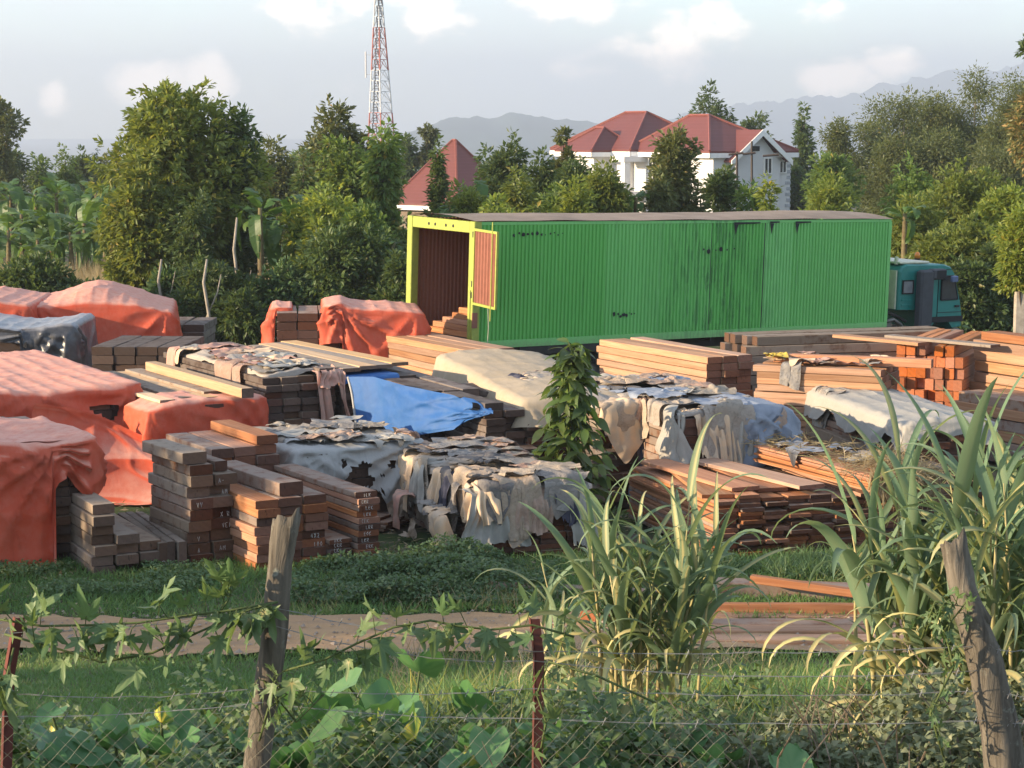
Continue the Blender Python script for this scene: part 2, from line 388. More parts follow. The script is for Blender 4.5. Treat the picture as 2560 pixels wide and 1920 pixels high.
def house():
    D = 130.; o = at(1540, 420, D); gz = G(D); h = empty('villa', (o.x, o.y, gz), R(30), 'white two storey villa with red hipped roofs beyond the trailer', 'house')
    ze = at(1525, 330, D).z - gz + .1; zr = at(1516, 249, D + 4).z - gz
    wl = MB().box((0, 0, 0), (6, 9, ze - .4)); wl.build('wall', M_WALL, h)
    wl = MB().box((-.5, 9.002, 0), (6.4, 17.5, ze - .4)); wl.build('wall', M_WALL, h)
    hip(h, 0, 6, .2, 9, ze, zr, .45, ((2.2, 3.6), (2.2, 5.8)))
    hip(h, -.5, 6.4, 8.4, 17.5, ze + .02, zr + .25, .5, ((2.6, 11.4), (2.6, 14.0)))
    # small hipped bay on the left front
    wl = MB().box((-2.1, 10.6, 0), (-.505, 14.4, ze - .42)); wl.build('bay_wall', M_WALL, h)
    hip(h, -2.1, 1, 10.6, 14.4, ze - .03, ze + 1.45, .45, ((-.4, 12.0), (-.4, 13.0)))
    # balcony recess with a round arch in the corner between the blocks
    MB().box((-1.75, 7.4, 0), (-1.3, 7.85, ze - .4)).build('column', M_WALL, h)
    MB().box((-1.9, 7.3, ze - 2.95), (-.02, 9, ze - 2.7)).build('balcony_slab', M_WALL, h)
    MB().box((-1.85, 7.3, ze - .75), (-.02, 8.98, ze - .41)).build('beam', M_WALL, h)
    # gable front
    gx0, gx1, gm = 1.35, 5.0, 3.2; zg = at(1625, 280, D).z - gz
    g = MB(); g.add([(gx0, -.35, ze - .75), (gx1, -.35, ze - .75), (gm, -.35, zg - .18), (gx0, .3, ze - .75), (gx1, .3, ze - .75), (gm, .3, zg - .18)], [(0, 1, 2), (5, 4, 3), (0, 3, 4, 1), (1, 4, 5, 2), (2, 5, 3, 0)])
    g.build('gable_wall', M_WALL, h)
    MB().box((gx0 + .1, -.345, 0), (gx1 - .1, -.003, ze - .752)).build('gable_wall', M_WALL, h)
    r = MB(); e = .55
    slab(r, [(gx0 - e, -.8, ze - .6), (gm, -.8, zg), (gm, 3.4, zg), (gx0 - e, 1.2, ze - .6)], .1); slab(r, [(gm, -.8, zg), (gx1 + e, -.8, ze - .6), (gx1 + e, 1.2, ze - .6), (gm, 3.4, zg)], .1)
    ro = r.build('gable_roof', M_ROOF, h)
    b = MB()
    for xa in (gx0 - e, gx1 + e):
        d = Vector((gm - xa, 0, zg - ze + .6)); nrm = Vector((0, 0, 1))
        b.add([(xa, -.86, ze - .58), (gm, -.86, zg + .02), (gm, -.86, zg - .38), (xa, -.86, ze - .93), (xa, -.79, ze - .58), (gm, -.79, zg + .02), (gm, -.79, zg - .38), (xa, -.79, ze - .93)], [(0, 1, 2, 3), (7, 6, 5, 4), (0, 4, 5, 1), (1, 5, 6, 2), (2, 6, 7, 3), (3, 7, 4, 0)])
    b.build('bargeboard', M_TRIM, ro)
    # windows
    z1 = at(1632, 375, D).z - gz
    window(h, None, 3.7, -.345, z1, .5, .9, 'y'); window(h, None, 5.15, 0, z1 + .03, .45, .68, 'y')
    MB().box((2.6, -.40, ze - 3.6), (2.8, -.344, ze - 1.6)).build('drain_recess', M_QUOIN, h)
    MB().box((2.75, -.42, ze + .0), (3.25, -.344, ze + .3)).build('gable_vent', M_WIN, h)
    window(h, None, -.5, 15.3, ze - 2.4, 1.0, 1.3, 'x'); window(h, None, -2.1, 11.6, ze - 2.4, 1.3, 1.3, 'x'); window(h, None, 0, 2.6, ze - 2.5, 1.2, 1.6, 'x'); window(h, None, 0, 6.3, ze - 2.6, .8, 2.1, 'x')
    for k in range(14):
        MB().box((5.72 - .1 * (k % 2), -.03, .35 + k * .36), (6.03, .3, .55 + k * .36)).build('quoin', M_QUOIN, h)
    # scaffold poles leaning on the gable front
    s = empty('scaffold', (o.x, o.y, gz), R(30), 'rough dark pole scaffold against the villa gable', 'scaffold')
    for (px, t, bt) in ((1592, 327, 470), (1624, 305, 470)):
        p = at(px, t, D - 1.2); q = at(px + 2, bt, D - 1.2); iv = Matrix.Rotation(R(-30), 4, 'Z') @ Matrix.Translation(-s.location)
        q.z = max(q.z, gz); MB().tube([iv @ p, iv @ Vector((q.x, q.y, gz))], .07, 5).build('pole', M_DARKWOOD, s)
    for (pa, pb) in (((1574, 334), (1606, 330)), ((1604, 333), (1632, 330)), ((1648, 337), (1682, 334))):
        MB().tube([iv @ at(pa[0], pa[1], D - 1.3), iv @ at(pb[0], pb[1], D - 1.3)], .07, 5).build('crossbar', M_DARKWOOD, s)
house()
M_EAVESHADE = simple('eave_shade_brown', (.22, .17, .13), .9)  # wall coloured dark brown to stand in for shade under the eaves
def small_house():
    D = 142.; c = at(981, 303, D); gz = G(D); h = empty('bungalow', (c.x, c.y, gz), R(49), 'low bungalow showing only its steep red pyramid roof', 'house')
    zr = c.z - gz; ze = at(880, 438, D).z - gz
    MB().box((-2.7, -2.7, 0), (2.7, 2.7, ze - .35)).build('wall', M_EAVESHADE, h)
    hip(h, -2.7, 2.7, -2.7, 2.7, ze, zr, .5, ((0, -.15), (0, .15)))
small_house()
# ------------------------------------------------------------------ trailer
def m_green():
    m, nt, b = newmat('green_trailer_paint', .55, .35); v = obj_co(nt, False)
    n = tex(nt, mapping(nt, v, (.9, 1, .28)), 2.2, 6, .6); st = tex(nt, mapping(nt, v, (5, 5, .22)), 1.6, 5, .65, .2); fine = tex(nt, v, 22., 4)
    c = mixc(nt, n, (.115, .41, .085, 1), (.16, .50, .125, 1))
    c = mixc(nt, ramp(nt, st, [(.60, 0.), (.74, .75)]), c, (.03, .13, .036, 1))
    # grime gathered where the sheets were patched
    gx = nd(nt, 'SeparateXYZ'); lk(nt, v, gx.inputs[0])
    x = gx.outputs[0]
    near = ramp(nt, math_(nt, 'ABSOLUTE', math_(nt, 'SUBTRACT', x, 6.6)), [(.0, 1.), (1., 0.)]); near = math_(nt, 'SUBTRACT', 1., math_(nt, 'MULTIPLY', math_(nt, 'ABSOLUTE', math_(nt, 'SUBTRACT', x, 6.6)), .42), clamp=True)
    pat = ramp(nt, tex(nt, mapping(nt, v, (3.4, 1, .5)), 2.2, 7, .72, .5), [(.47, 0.), (.58, 1.)])
    c = mixc(nt, math_(nt, 'MULTIPLY', math_(nt, 'MULTIPLY', pat, near), .6), c, (.025, .09, .035, 1))
    c = mixc(nt, ramp(nt, fine, [(.64, 0.), (.72, .5)]), c, (.17, .42, .16, 1))
    lowd = ramp(nt, gx.outputs[2], [(.0, .5), (.16, 0.)]); c = mixc(nt, math_(nt, 'MULTIPLY', lowd, ramp(nt, fine, [(.4, .3), (.6, 1.)])), c, (.20, .16, .11, 1))
    pn = math_(nt, 'FRACT', math_(nt, 'MULTIPLY', nd(nt, 'ObjectInfo').outputs['Random'], 7.7)); hs = nd(nt, 'HueSaturation'); lk(nt, c, hs.inputs['Color']); lk(nt, math_(nt, 'ADD', math_(nt, 'MULTIPLY', pn, .22), .88), hs.inputs['Value']); lk(nt, math_(nt, 'ADD', math_(nt, 'MULTIPLY', pn, -.14), 1.04), hs.inputs['Saturation']); c = out(hs)
    g = nd(nt, 'NewGeometry'); rust = mixc(nt, fine, (.2, .08, .055, 1), (.29, .125, .08, 1))
    c = mixc(nt, g.outputs['Backfacing'], c, rust)
    put(nt, c, b.inputs['Base Color']); bump(nt, b, n, .25, .03)
    return m
M_GREEN = m_green()
M_LIME = simple('lime_yellow_paint', (.33, .37, .065), .5, .35, .2, 9., 0, (.24, .28, .06), .6)
M_OXIDE = simple('red_oxide_paint', (.27, .105, .068), .6, .3, .2, 7.)
M_ROOFGREY = simple('dusty_trailer_roof', (.31, .24, .185), .9, .15, .3, 1.5)
M_BLACK = simple('black_rubber', (.018, .018, .02), .7, .3); M_SOOT = simple('sooty_steel', (.035, .032, .03), .75, .3)
M_TYRE = simple('tyre_rubber', (.02, .019, .018), .85, .2); M_STEEL = simple('worn_steel', (.2, .19, .18), .45, .5, .3, 8, .6)
def corrug(x0, x1, z0, z1, per=.1, d=.03, y=0., sgn=-1):
    """ribbed sheet in the XZ plane, ribs towards sgn*Y"""
    xs = []; n = max(1, round((x1 - x0) / per)); p = (x1 - x0) / n
    for k in range(n):
        a = x0 + k * p; xs += [(a, 0), (a + .22 * p, 0), (a + .38 * p, 1), (a + .78 * p, 1), (a + .94 * p, 0)]
    xs.append((x1, 0)); n = len(xs)
    V = [(x, y + sgn * d * h, z0) for x, h in xs] + [(x, y + sgn * d * h, z1) for x, h in xs]
    F = [(k, k + 1, n + k + 1, n + k) for k in range(n - 1)]
    if sgn > 0: F = [f[::-1] for f in F]
    return MB().add(V, F)
TRZ, TRP = R(36.1), R(1.17)
TR0 = at(1021, 752, 42.9); TRR = R(1.2)
TL, TW, TH_ = 12.2, 2.44, 2.62
def wheel(parent, x, y, z, r=.5, wd=.28):
    n = 28; mb = MB(); prof = [(r * .58, -wd / 2), (r * .9, -wd / 2), (r, -wd / 2 + .05), (r, wd / 2 - .05), (r * .9, wd / 2), (r * .58, wd / 2)]
    V = []; F = []
    for k in range(n):
        a = 2 * PI * k / n
        for q, (rr, yy) in enumerate(prof): V.append((rr * math.cos(a), yy, rr * math.sin(a)))
    m = len(prof)
    for k in range(n):
        for q in range(m - 1): F.append((k * m + q, k * m + q + 1, ((k + 1) % n) * m + q + 1, ((k + 1) % n) * m + q))
    mb.add(V, F); t = mb.build('wheel', M_TYRE, parent, True); t.location = (x, y, z)
    rim = MB(); pr = [(0, -wd * .3), (r * .3, -wd * .3), (r * .35, -wd * .12), (r * .52, -wd * .12), (r * .58, -wd * .48)]
    V = []; F = []
    for k in range(n):
        a = 2 * PI * k / n
        for rr, yy in pr: V.append((rr * math.cos(a), yy, rr * math.sin(a)))
    m = len(pr)
    for k in range(n):
        for q in range(m - 1): F.append((k * m + q, ((k + 1) % n) * m + q, ((k + 1) % n) * m + q + 1, k * m + q + 1))
    rim.add(V, F); rim.build('rim', M_STEEL, t, True)
def trailer():
    t = empty('box_trailer', TR0, 0, 'long green corrugated box trailer with its lime framed rear doorway open', 'trailer'); t.rotation_euler = (TRR, TRP, TRZ)
    cuts = [.13, 3.44, 4.98, 6.47, 8.09, 8.97, TL - .1]
    for k, (a, b) in enumerate(zip(cuts, cuts[1:])):
        o = corrug(a + .012, b - .012, .14, TH_ - .07, .1, .03).build('side_panel', M_GREEN, t)
        MB().box((b - .014, -.006, .14), (b + .014, .03, TH_ - .07)).build('panel_seam', M_SOOT if k in (2, 3) else M_GREEN, t)
        o.location.y = (-.006, .004, -.008, .003, -.010, .002)[k]
    corrug(.1, TL - .1, .14, TH_ - .05, .1, .03, TW, 1).build('far_side_panel', M_GREEN, t)
    MB().box((TL - .05, .03, .1), (TL, TW - .03, TH_ - .03)).build('front_panel', M_GREEN, t)
    MB().box((0.13, -.035, -.02), (TL, .06, .138)).build('bottom_rail', M_GREEN, t)
    MB().box((0.13, -.02, TH_ - .068), (TL, .06, TH_ - .005)).build('top_rail', M_GREEN, t)
    MB().box((TL - .1, -.035, .14), (TL + .005, .05, TH_ - .07)).build('front_post', M_GREEN, t)
    # dusty cambered roof, lifted here and there
    xs = np.linspace(-.03, TL + .03, 60); ysn = np.linspace(-.05, TW + .05, 9); X, Y = np.meshgrid(xs, ysn)
    Z = TH_ + .015 + .075 * (1 - ((Y - TW / 2) / (TW / 2 + .05)) ** 2) + .008 * vnoise(X * 1.3, Y * 2, 12) + .05 * np.exp(-((X - 10.5) / 1.5) ** 2) * (1 - ((Y - TW / 2) / (TW / 2 + .05)) ** 2)
    idx = np.arange(X.size).reshape(X.shape); F = np.stack([idx[:-1, :-1], idx[:-1, 1:], idx[1:, 1:], idx[1:, :-1]], -1).reshape(-1, 4)
    V = np.stack([X, Y, Z], -1).reshape(-1, 3)
    mobj('roof', mesh_np('roof', V, [F], M_ROOFGREY, smooth=True), t)
    fl = MB().box((.15, .06, .02), (TL - .06, TW - .04, .12)); fl.build('floor', M_SOOT, t)
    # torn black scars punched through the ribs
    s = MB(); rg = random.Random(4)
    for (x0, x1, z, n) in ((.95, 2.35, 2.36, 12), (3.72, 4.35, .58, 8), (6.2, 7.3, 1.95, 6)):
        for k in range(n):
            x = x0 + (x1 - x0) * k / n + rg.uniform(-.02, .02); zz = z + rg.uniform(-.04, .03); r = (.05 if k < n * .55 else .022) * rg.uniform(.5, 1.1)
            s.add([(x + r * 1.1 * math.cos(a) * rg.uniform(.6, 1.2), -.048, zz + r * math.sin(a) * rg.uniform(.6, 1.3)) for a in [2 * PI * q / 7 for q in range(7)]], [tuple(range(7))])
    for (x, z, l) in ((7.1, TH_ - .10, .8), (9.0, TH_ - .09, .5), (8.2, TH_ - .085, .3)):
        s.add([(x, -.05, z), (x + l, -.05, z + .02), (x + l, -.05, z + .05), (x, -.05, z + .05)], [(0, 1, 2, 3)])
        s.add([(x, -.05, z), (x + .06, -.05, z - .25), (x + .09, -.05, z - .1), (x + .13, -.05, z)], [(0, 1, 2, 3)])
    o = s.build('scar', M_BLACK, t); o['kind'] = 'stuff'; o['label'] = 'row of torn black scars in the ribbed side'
    # rear frame
    p = MB().box((-.06, -.04, -.03), (.128, .15, TH_), .012); p.build('rear_post', M_LIME, t)
    p = MB().box((-.06, TW - .15, -.03), (.128, TW + .04, TH_), .012); p.build('rear_post', M_LIME, t)
    MB().box((-.05, .152, TH_ - .24), (.10, TW - .152, TH_ - .005), .01).build('header', M_LIME, t)
    MB().box((-.05, .152, -.03), (.10, TW - .152, .10), .01).build('sill', M_LIME, t)
    for yy in (.75, 1.02, 1.42, 1.66):
        mb = MB(); n = 10
        mb.add([(-.052, yy + .035 * math.cos(2 * PI * k / n), TH_ - .13 + .035 * math.sin(2 * PI * k / n)) for k in range(n)] + [(-.060, yy + .028 * math.cos(2 * PI * k / n), TH_ - .13 + .028 * math.sin(2 * PI * k / n)) for k in range(n)],
               [(k, (k + 1) % n, n + (k + 1) % n, n + k)[::-1] for k in range(n)] + [tuple(range(n, 2 * n))[::-1]])
        mb.build('marker_light', M_SOOT, t)
    # rusty latch keeper and hinges on the near post
    MB().box((-.072, -.06, .42), (.06, -.041, .74)).build('hinge_plate', M_OXIDE, t)
    for zz in (1.05, 1.28, 2.3): MB().tube([(-.09, -.06, zz), (-.09, -.06, zz + .12)], .03, 8).build('hinge', M_SOOT, t)
    MB().tube([(-.065, .05, .03), (-.065, .05, 1.2)], .018, 6).build('lock_rod', M_LIME, t)
    # upper door leaf swung out square to the side
    d = bpy.data.objects.new('door', None); link(d, t); d.location = (-.09, -.09, .92); d.rotation_euler = (0, 0, R(-102.5))
    c = corrug(.05, 1.17, .05, 1.52, .16, .035, 0, 1); c.build('door_panel', M_OXIDE, d)
    fr = MB().box((0, -.025, 0), (1.22, .02, .05)).box((0, -.025, 1.52), (1.22, .02, 1.57)).box((0, -.025, .05), (.05, .02, 1.52)).box((1.17, -.025, .05), (1.22, .02, 1.52)); fr.build('door_frame', M_LIME, d)
    MB().tube([(1.0, -.03, -.25), (1.0, -.03, 1.75)], .014, 6).build('lock_bar', M_LIME, d)
    r = MB(); r.tube([(.8, 0, 0), (.81, .02, -.4), (.79, .01, -.9), (.8, 0, -1.5)], .008, 5); r.build('rope', simple('pale_rope', (.5, .5, .38), .9), d)
    # running gear
    f = MB().box((.3, .62, -.32), (TL - .3, .72, -.03)); f.build('chassis_beam', M_SOOT, t); f = MB().box((.3, TW - .72, -.32), (TL - .3, TW - .62, -.03)); f.build('chassis_beam', M_SOOT, t)
    for k in range(10): MB().box((.6 + k * 1.2, .05, -.12), (.68 + k * 1.2, TW - .05, -.031)).build('cross_member', M_SOOT, t)
    for x in (2.0, 3.3):
        MB().tube([(x, .2, -.72), (x, TW - .2, -.72)], .07, 8).build('axle', M_SOOT, t)
        for yy in (.28, TW - .28): wheel(t, x, yy, -.74)
    for x, dx in ((9.2, 0), (9.2, TW - 1.1)): MB().box((x, .5 + dx, -1.15), (x + .12, .62 + dx, -.03)).box((x - .1, .42 + dx, -1.2), (x + .22, .7 + dx, -1.15)).build('landing_leg', M_SOOT, t)
    MB().box((.0, .1, -.55), (.08, TW - .1, -.43)).build('under_run_bar', M_LIME, t)
    MB().box((1.2, -.02, -.2), (4.1, .1, -.03)).build('mud_rail', M_SOOT, t)
trailer()
# ------------------------------------------------------------------ truck tractor
M_TEAL = simple('teal_cab_paint', (.015, .19, .165), .38, .45, .18, 2.5); M_CREAM = simple('cream_cab_panel', (.62, .6, .45), .5, .35)
M_GLASS = simple('dark_cab_glass', (.05, .055, .06), .08, .7); M_SNORK = simple('sun_bleached_plastic', (.05, .053, .062), .6, .35); M_AMBER = simple('amber_lens', (.75, .22, .02), .25, .5)
def truck():
    t = empty('truck_tractor', TR0, 0, 'teal truck cab with a black air intake ahead of the green trailer', 'truck'); t.rotation_euler = (TRR, TRP, TRZ)
    Y0, Y1 = .02, 2.34
    prof = [(12.64, .40), (12.64, 1.34), (12.70, 1.45), (12.86, 1.51), (14.2, 1.49), (14.45, 1.42), (14.58, 1.28), (14.86, .52), (14.93, .2), (14.93, -.08), (14.6, -.12), (14.45, .05), (14.2, .14), (13.95, .05), (13.78, -.10), (13.66, -.08), (13.62, .36)]
    n = len(prof); V = []; F = []
    cxm, czm = 13.8, .7
    for (yy, s) in ((Y0, .965), (Y0 + .05, 1.), (Y1 - .05, 1.), (Y1, .965)):
        for x, z in prof: V.append((cxm + (x - cxm) * s, yy, czm + (z - czm) * s))
    for q in range(3):
        for k in range(n): F.append((q * n + k, (q + 1) * n + k, (q + 1) * n + (k + 1) % n, q * n + (k + 1) % n))
    F += [tuple(range(n)), tuple(range(4 * n - 1, 3 * n - 1, -1))]
    MB().add(V, F).build('cab', M_TEAL, t)
    MB().box((12.60, .12, .42), (12.638, 2.24, 1.36)).build('rear_panel', M_CREAM, t)
    MB().box((12.7, .1, 1.512), (13.75, 2.26, 1.57), .02).build('roof_panel', M_CREAM, t)
    yo = Y0 - .012
    def plate(name, x0, x1, z0, z1, m, y=yo, th=.02, parent=None, ch=.0): return MB().box((x0, y - th, z0), (x1, y, z1), ch).build(name, m, parent or t)
    def frame(parent, x0, x1, z0, z1, t_=.04): MB().box((x0 - t_, yo - .03, z0 - t_), (x1 + t_, yo, z0)).box((x0 - t_, yo - .03, z1), (x1 + t_, yo, z1 + t_)).box((x0 - t_, yo - .03, z0), (x0, yo, z1)).box((x1, yo - .03, z0), (x1 + t_, yo, z1)).build('window_seal', M_BLACK, parent)
    wdw = MB().add([(14.1, yo - .02, .62), (14.70, yo - .02, .62), (14.52, yo - .02, 1.2), (14.1, yo - .02, 1.2), (14.1, yo, .62), (14.70, yo, .62), (14.52, yo, 1.2), (14.1, yo, 1.2)], [(0, 1, 2, 3), (0, 4, 5, 1), (1, 5, 6, 2), (2, 6, 7, 3), (3, 7, 4, 0)]).build('side_window', M_GLASS, t)
    MB().tube([(14.1, yo - .015, .62), (14.70, yo - .015, .62), (14.52, yo - .015, 1.2), (14.1, yo - .015, 1.2), (14.1, yo - .015, .62)], .028, 5).build('window_seal', M_BLACK, wdw)
    rw = plate('quarter_window', 12.74, 13.06, .82, 1.10, simple('pale_quarter_glass', (.2, .21, .22), .2, .6)); frame(rw, 12.74, 13.06, .82, 1.10, .03)
    # door outline
    dr = MB()
    for a, b in (((14.0, -.05), (14.0, 1.36)), ((14.0, 1.36), (14.46, 1.36)), ((14.0, .3), (14.88, .3))): dr.tube([(a[0], yo + .004, a[1]), (b[0], yo + .004, b[1])], .009, 4)
    dr.build('door_gap', M_BLACK, t)
    plate('door_handle', 14.62, 14.76, .42, .47, M_BLACK, yo, .035)
    plate('swage_line', 12.72, 13.05, .62, .66, M_TEAL, yo, .012); plate('swage_line', 12.72, 13.05, .50, .54, M_TEAL, yo, .012)
    plate('step_recess', 13.68, 14.92, .06, .2, M_BLACK); plate('sun_visor_mirror', 14.24, 14.46, 1.06, 1.22, simple('mirror_blue', (.12, .16, .28), .2, .6), yo - .14, .09, None, .02)
    # air intake tower
    sn = MB().box((13.12, -.26, -.1), (13.58, -.02, 1.38), .05); s = sn.build('air_intake', M_SNORK, t)
    MB().box((13.48, -.27, 1.14), (14.0, -.03, 1.40), .04).build('intake_hood', M_SNORK, s); MB().box((13.62, -.275, 1.17), (13.95, -.271, 1.37)).build('intake_grille', M_BLACK, s)
    MB().tube([(13.35, -.14, -.05), (13.3, -.14, -.35), (13.0, -.16, -.6)], .14, 10).build('intake_hose', M_SNORK, s)
    for x, yy in ((12.95, 1.1), (14.15, .9)):
        b = MB().tube([(x, yy, 1.5), (x, yy, 1.58)], .07, 12).build('beacon', M_BLACK, t); MB().tube([(x, yy, 1.58), (x, yy, 1.66), (x, yy, 1.72), (x, yy, 1.74)], [.075, .07, .05, .01], 12).build('beacon_lens', M_AMBER, b, True)
    MB().tube([(12.72, .25, 1.5), (12.72, .25, 1.63), (12.74, .25, 1.68)], .05, 8).build('horn', M_CREAM, t)
    # chassis and clutter behind the cab
    MB().box((10.6, .75, -.62), (14.7, .87, -.35)).build('chassis_rail', M_SOOT, t); MB().box((10.6, 1.5, -.62), (14.7, 1.62, -.35)).build('chassis_rail', M_SOOT, t)
    MB().box((12.3, .05, -.62), (13.1, .6, -.12), .06).build('battery_box', M_SOOT, t)
    MB().tube([(12.2, .1, .1), (12.5, .05, .18), (12.75, .05, .05), (12.95, .1, -.1), (13.1, .1, -.1)], .05, 8).build('exhaust_pipe', M_STEEL, t, True)
    MB().tube([(12.2, .3, .3), (12.45, .2, .33), (12.7, .15, .25), (13.0, .1, .1)], .04, 8).build('air_hose', M_SOOT, t, True)
    MB().box((12.3, .1, .0), (12.5, .5, .12)).build('valve_block', M_STEEL, t)
    for x in (11.2, 14.2):
        MB().tube([(x, .2, -.66), (x, 2.2, -.66)], .07, 8).build('axle', M_SOOT, t)
        for yy in (.2, 2.15): wheel(t, x, yy, -.62, .47)
    MB().box((14.6, .05, -.4), (15.0, 2.3, -.13), .05).build('bumper', M_STEEL, t)
truck()
# ------------------------------------------------------------------ timber
def m_wood(name, side, dark, end, rough=.8, weather=None, wa=.0):
    m, nt, b = newmat(name, rough, .2); v = obj_co(nt, True); tc = nd(nt, 'TexCoord')
    g = tex(nt, mapping(nt, v, (26, .9, 26)), 1., 6, .6, .6); g2 = tex(nt, mapping(nt, v, (5, .5, 5)), 1., 4, .6); sp = tex(nt, v, 5., 5, .6)
    c = mixc(nt, ramp(nt, g, [(.36, 0.), (.64, 1.)]), dark, side); c = mixc(nt, ramp(nt, tex(nt, mapping(nt, v, (60, 1.4, 60)), 1., 3, .6), [(.62, 0.), (.70, .55)]), c, tuple(x * .4 for x in dark)); c = mixc(nt, ramp(nt, g2, [(.35, .45), (.65, 0.)]), c, dark)
    if weather: c = mixc(nt, ramp(nt, sp, [(.5 - wa * .4, 0.), (.62 - wa * .3, min(1., .35 + wa))]), c, weather)
    sx = nd(nt, 'SeparateXYZ'); lk(nt, tc.outputs['Normal'], sx.inputs[0])
    en = math_(nt, 'GREATER_THAN', math_(nt, 'ABSOLUTE', sx.outputs[1]), .7)
    eg = tex(nt, v, 34., 4, .6); rn = nt.nodes.new('ShaderNodeTexWave'); rn.wave_type = 'RINGS'; rn.rings_direction = 'Y'; rn.inputs['Scale'].default_value = 4; rn.inputs['Distortion'].default_value = 3; lk(nt, v, rn.inputs['Vector'])
    ec = mixc(nt, eg, tuple(x * .62 for x in end), end); ec = mixc(nt, math_(nt, 'MULTIPLY', rn.outputs[1], .12), ec, tuple(x * 1.5 for x in end)); ec = mixc(nt, ramp(nt, tex(nt, mapping(nt, v, (30, 30, 7)), 1., 3, .6), [(.64, 0.), (.70, .8)]), ec, tuple(x * .25 for x in end))
    c = mixc(nt, en, c, ec)
    oi = nd(nt, 'ObjectInfo'); h = nd(nt, 'HueSaturation'); lk(nt, c, h.inputs['Color'])
    lk(nt, math_(nt, 'ADD', math_(nt, 'MULTIPLY', oi.outputs['Random'], .6), .7), h.inputs['Value'])
    rs = math_(nt, 'FRACT', math_(nt, 'MULTIPLY', oi.outputs['Random'], 17.3)); lk(nt, math_(nt, 'ADD', math_(nt, 'MULTIPLY', rs, .3), .85), h.inputs['Saturation'])
    lk(nt, out(h), b.inputs['Base Color']); bump(nt, b, g, .35, .006)
    return m
W_FRESH = m_wood('fresh_red_hardwood', (.43, .265, .165), (.31, .165, .095), (.23, .095, .055))
W_ORANGE = m_wood('orange_hardwood', (.43, .22, .12), (.30, .13, .068), (.20, .08, .045))
W_BROWN = m_wood('brown_hardwood', (.24, .125, .075), (.15, .07, .042), (.105, .045, .028), weather=(.26, .21, .17), wa=.35)
W_GREY = m_wood('weathered_grey_timber', (.205, .135, .092), (.115, .073, .05), (.135, .08, .055), weather=(.26, .21, .16), wa=.45)
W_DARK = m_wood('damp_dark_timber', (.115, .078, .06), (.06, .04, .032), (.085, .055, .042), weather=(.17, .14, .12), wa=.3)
W_PALE = m_wood('pale_sawn_timber', (.60, .42, .25), (.47, .29, .15), (.17, .11, .08))
W_CUBE = m_wood('red_sawn_ends', (.5, .25, .13), (.36, .15, .07), (.42, .15, .07))
PLK = {}
def plank_mesh(pw, ph, L, mat, var=0, name='timber'):
    """one sawn timber, origin at the middle of its lower front edge, running along +Y; slightly bowed, worn edges"""
    key = (round(pw, 3), round(ph, 3), round(L, 2), mat.name, var)
    if key in PLK: return PLK[key]
    r = random.Random(hash((round(pw * 100), round(ph * 100), round(L * 10), var)) & 0xffff)
    c = min(.009, ph * .12); secs = [0, L * .33, L * .68, L]; V = []; F = []
    for i, y in enumerate(secs):
        dx, dz = (r.uniform(-.008, .008), r.uniform(-.005, .005)) if 0 < i < 3 else (0, 0)
        x0, x1, z0, z1 = -pw / 2 + dx, pw / 2 + dx, dz, ph + dz
        V += [(x0 + c, y, z0), (x1 - c, y, z0), (x1, y, z0 + c), (x1, y, z1 - c), (x1 - c, y, z1), (x0 + c, y, z1), (x0, y, z1 - c), (x0, y, z0 + c)]
    for i in range(3):
        for k in range(8): F.append((i * 8 + k, i * 8 + (k + 1) % 8, i * 8 + 8 + (k + 1) % 8, i * 8 + 8 + k))
    F += [tuple(range(7, -1, -1)), tuple(range(24, 32))]
    me = MB().add(V, F).mesh(name, mat); PLK[key] = me
    return me
def wdir(rot): return Vector((math.cos(rot), math.sin(rot), 0))
class Stack: pass
STK = {}
def stack(key, label, px, py, D, cols, lay, pw, L, rot, mat, ph=None, jit=.04, gap=.012, pname='timber', seed=None, vx=.012, mats=None, lift=0., bear=False, name='timber_stack', tilt=0.):
    """px,py,D: the top corner where the sunny long side meets the end face.  cols: a list of layer offsets, one per column"""
    rg = random.Random(seed if seed is not None else hash(key) & 0xfff if False else sum(map(ord, key)) * 7)
    rot = R(rot); P = at(px, py, D); gz = G(D) + lift; h = P.z - gz
    ph_ = h / lay
    o = empty(name, (P.x, P.y, gz), rot, label, 'timber stack', 'stacks of sawn timber in the yard')
    s = Stack(); s.o, s.h, s.rot, s.L, s.w, s.loc = o, h, rot, L, pw * len(cols), Vector((P.x, P.y, gz)); s.ph = ph_; STK[key] = s
    for i, off in enumerate(cols):
        n = lay + off
        for j in range(n):
            if bear and j == 0: continue
            me = plank_mesh(pw - gap, ph_ - gap * .45, L, (mats[rg.randrange(len(mats))] if mats else mat), rg.randrange(3), pname)
            q = rg.uniform(-jit, jit) + (rg.uniform(0, jit * 2.2) if rg.random() < .18 else 0)
            b = mobj(pname, me, o, (pw * (i + .5) + rg.uniform(-vx, vx), q, j * ph_), (rg.uniform(-.004, .004), rg.uniform(-.008, .008), rg.uniform(-.012, .012)), (rg.uniform(.93, 1.0), rg.uniform(.97, 1.0), rg.uniform(.93, 1.)))
            if me.materials[0].name != mat.name: pass
    return s
def plank(s, x, y, z, pw, ph, L, mat, rz=0., pname='timber', ry=0., rx=0.):
    return mobj(pname, plank_mesh(pw, ph, L, mat, int(abs(x * 37 + y * 11 + z * 7)) % 3, pname), s.o, (x, y, z), (rx, ry, rz))
def chalk(s, col, lay, rg, txt, pw, mat):
    """white chalk letters on a timber end"""
    pass
CH = None
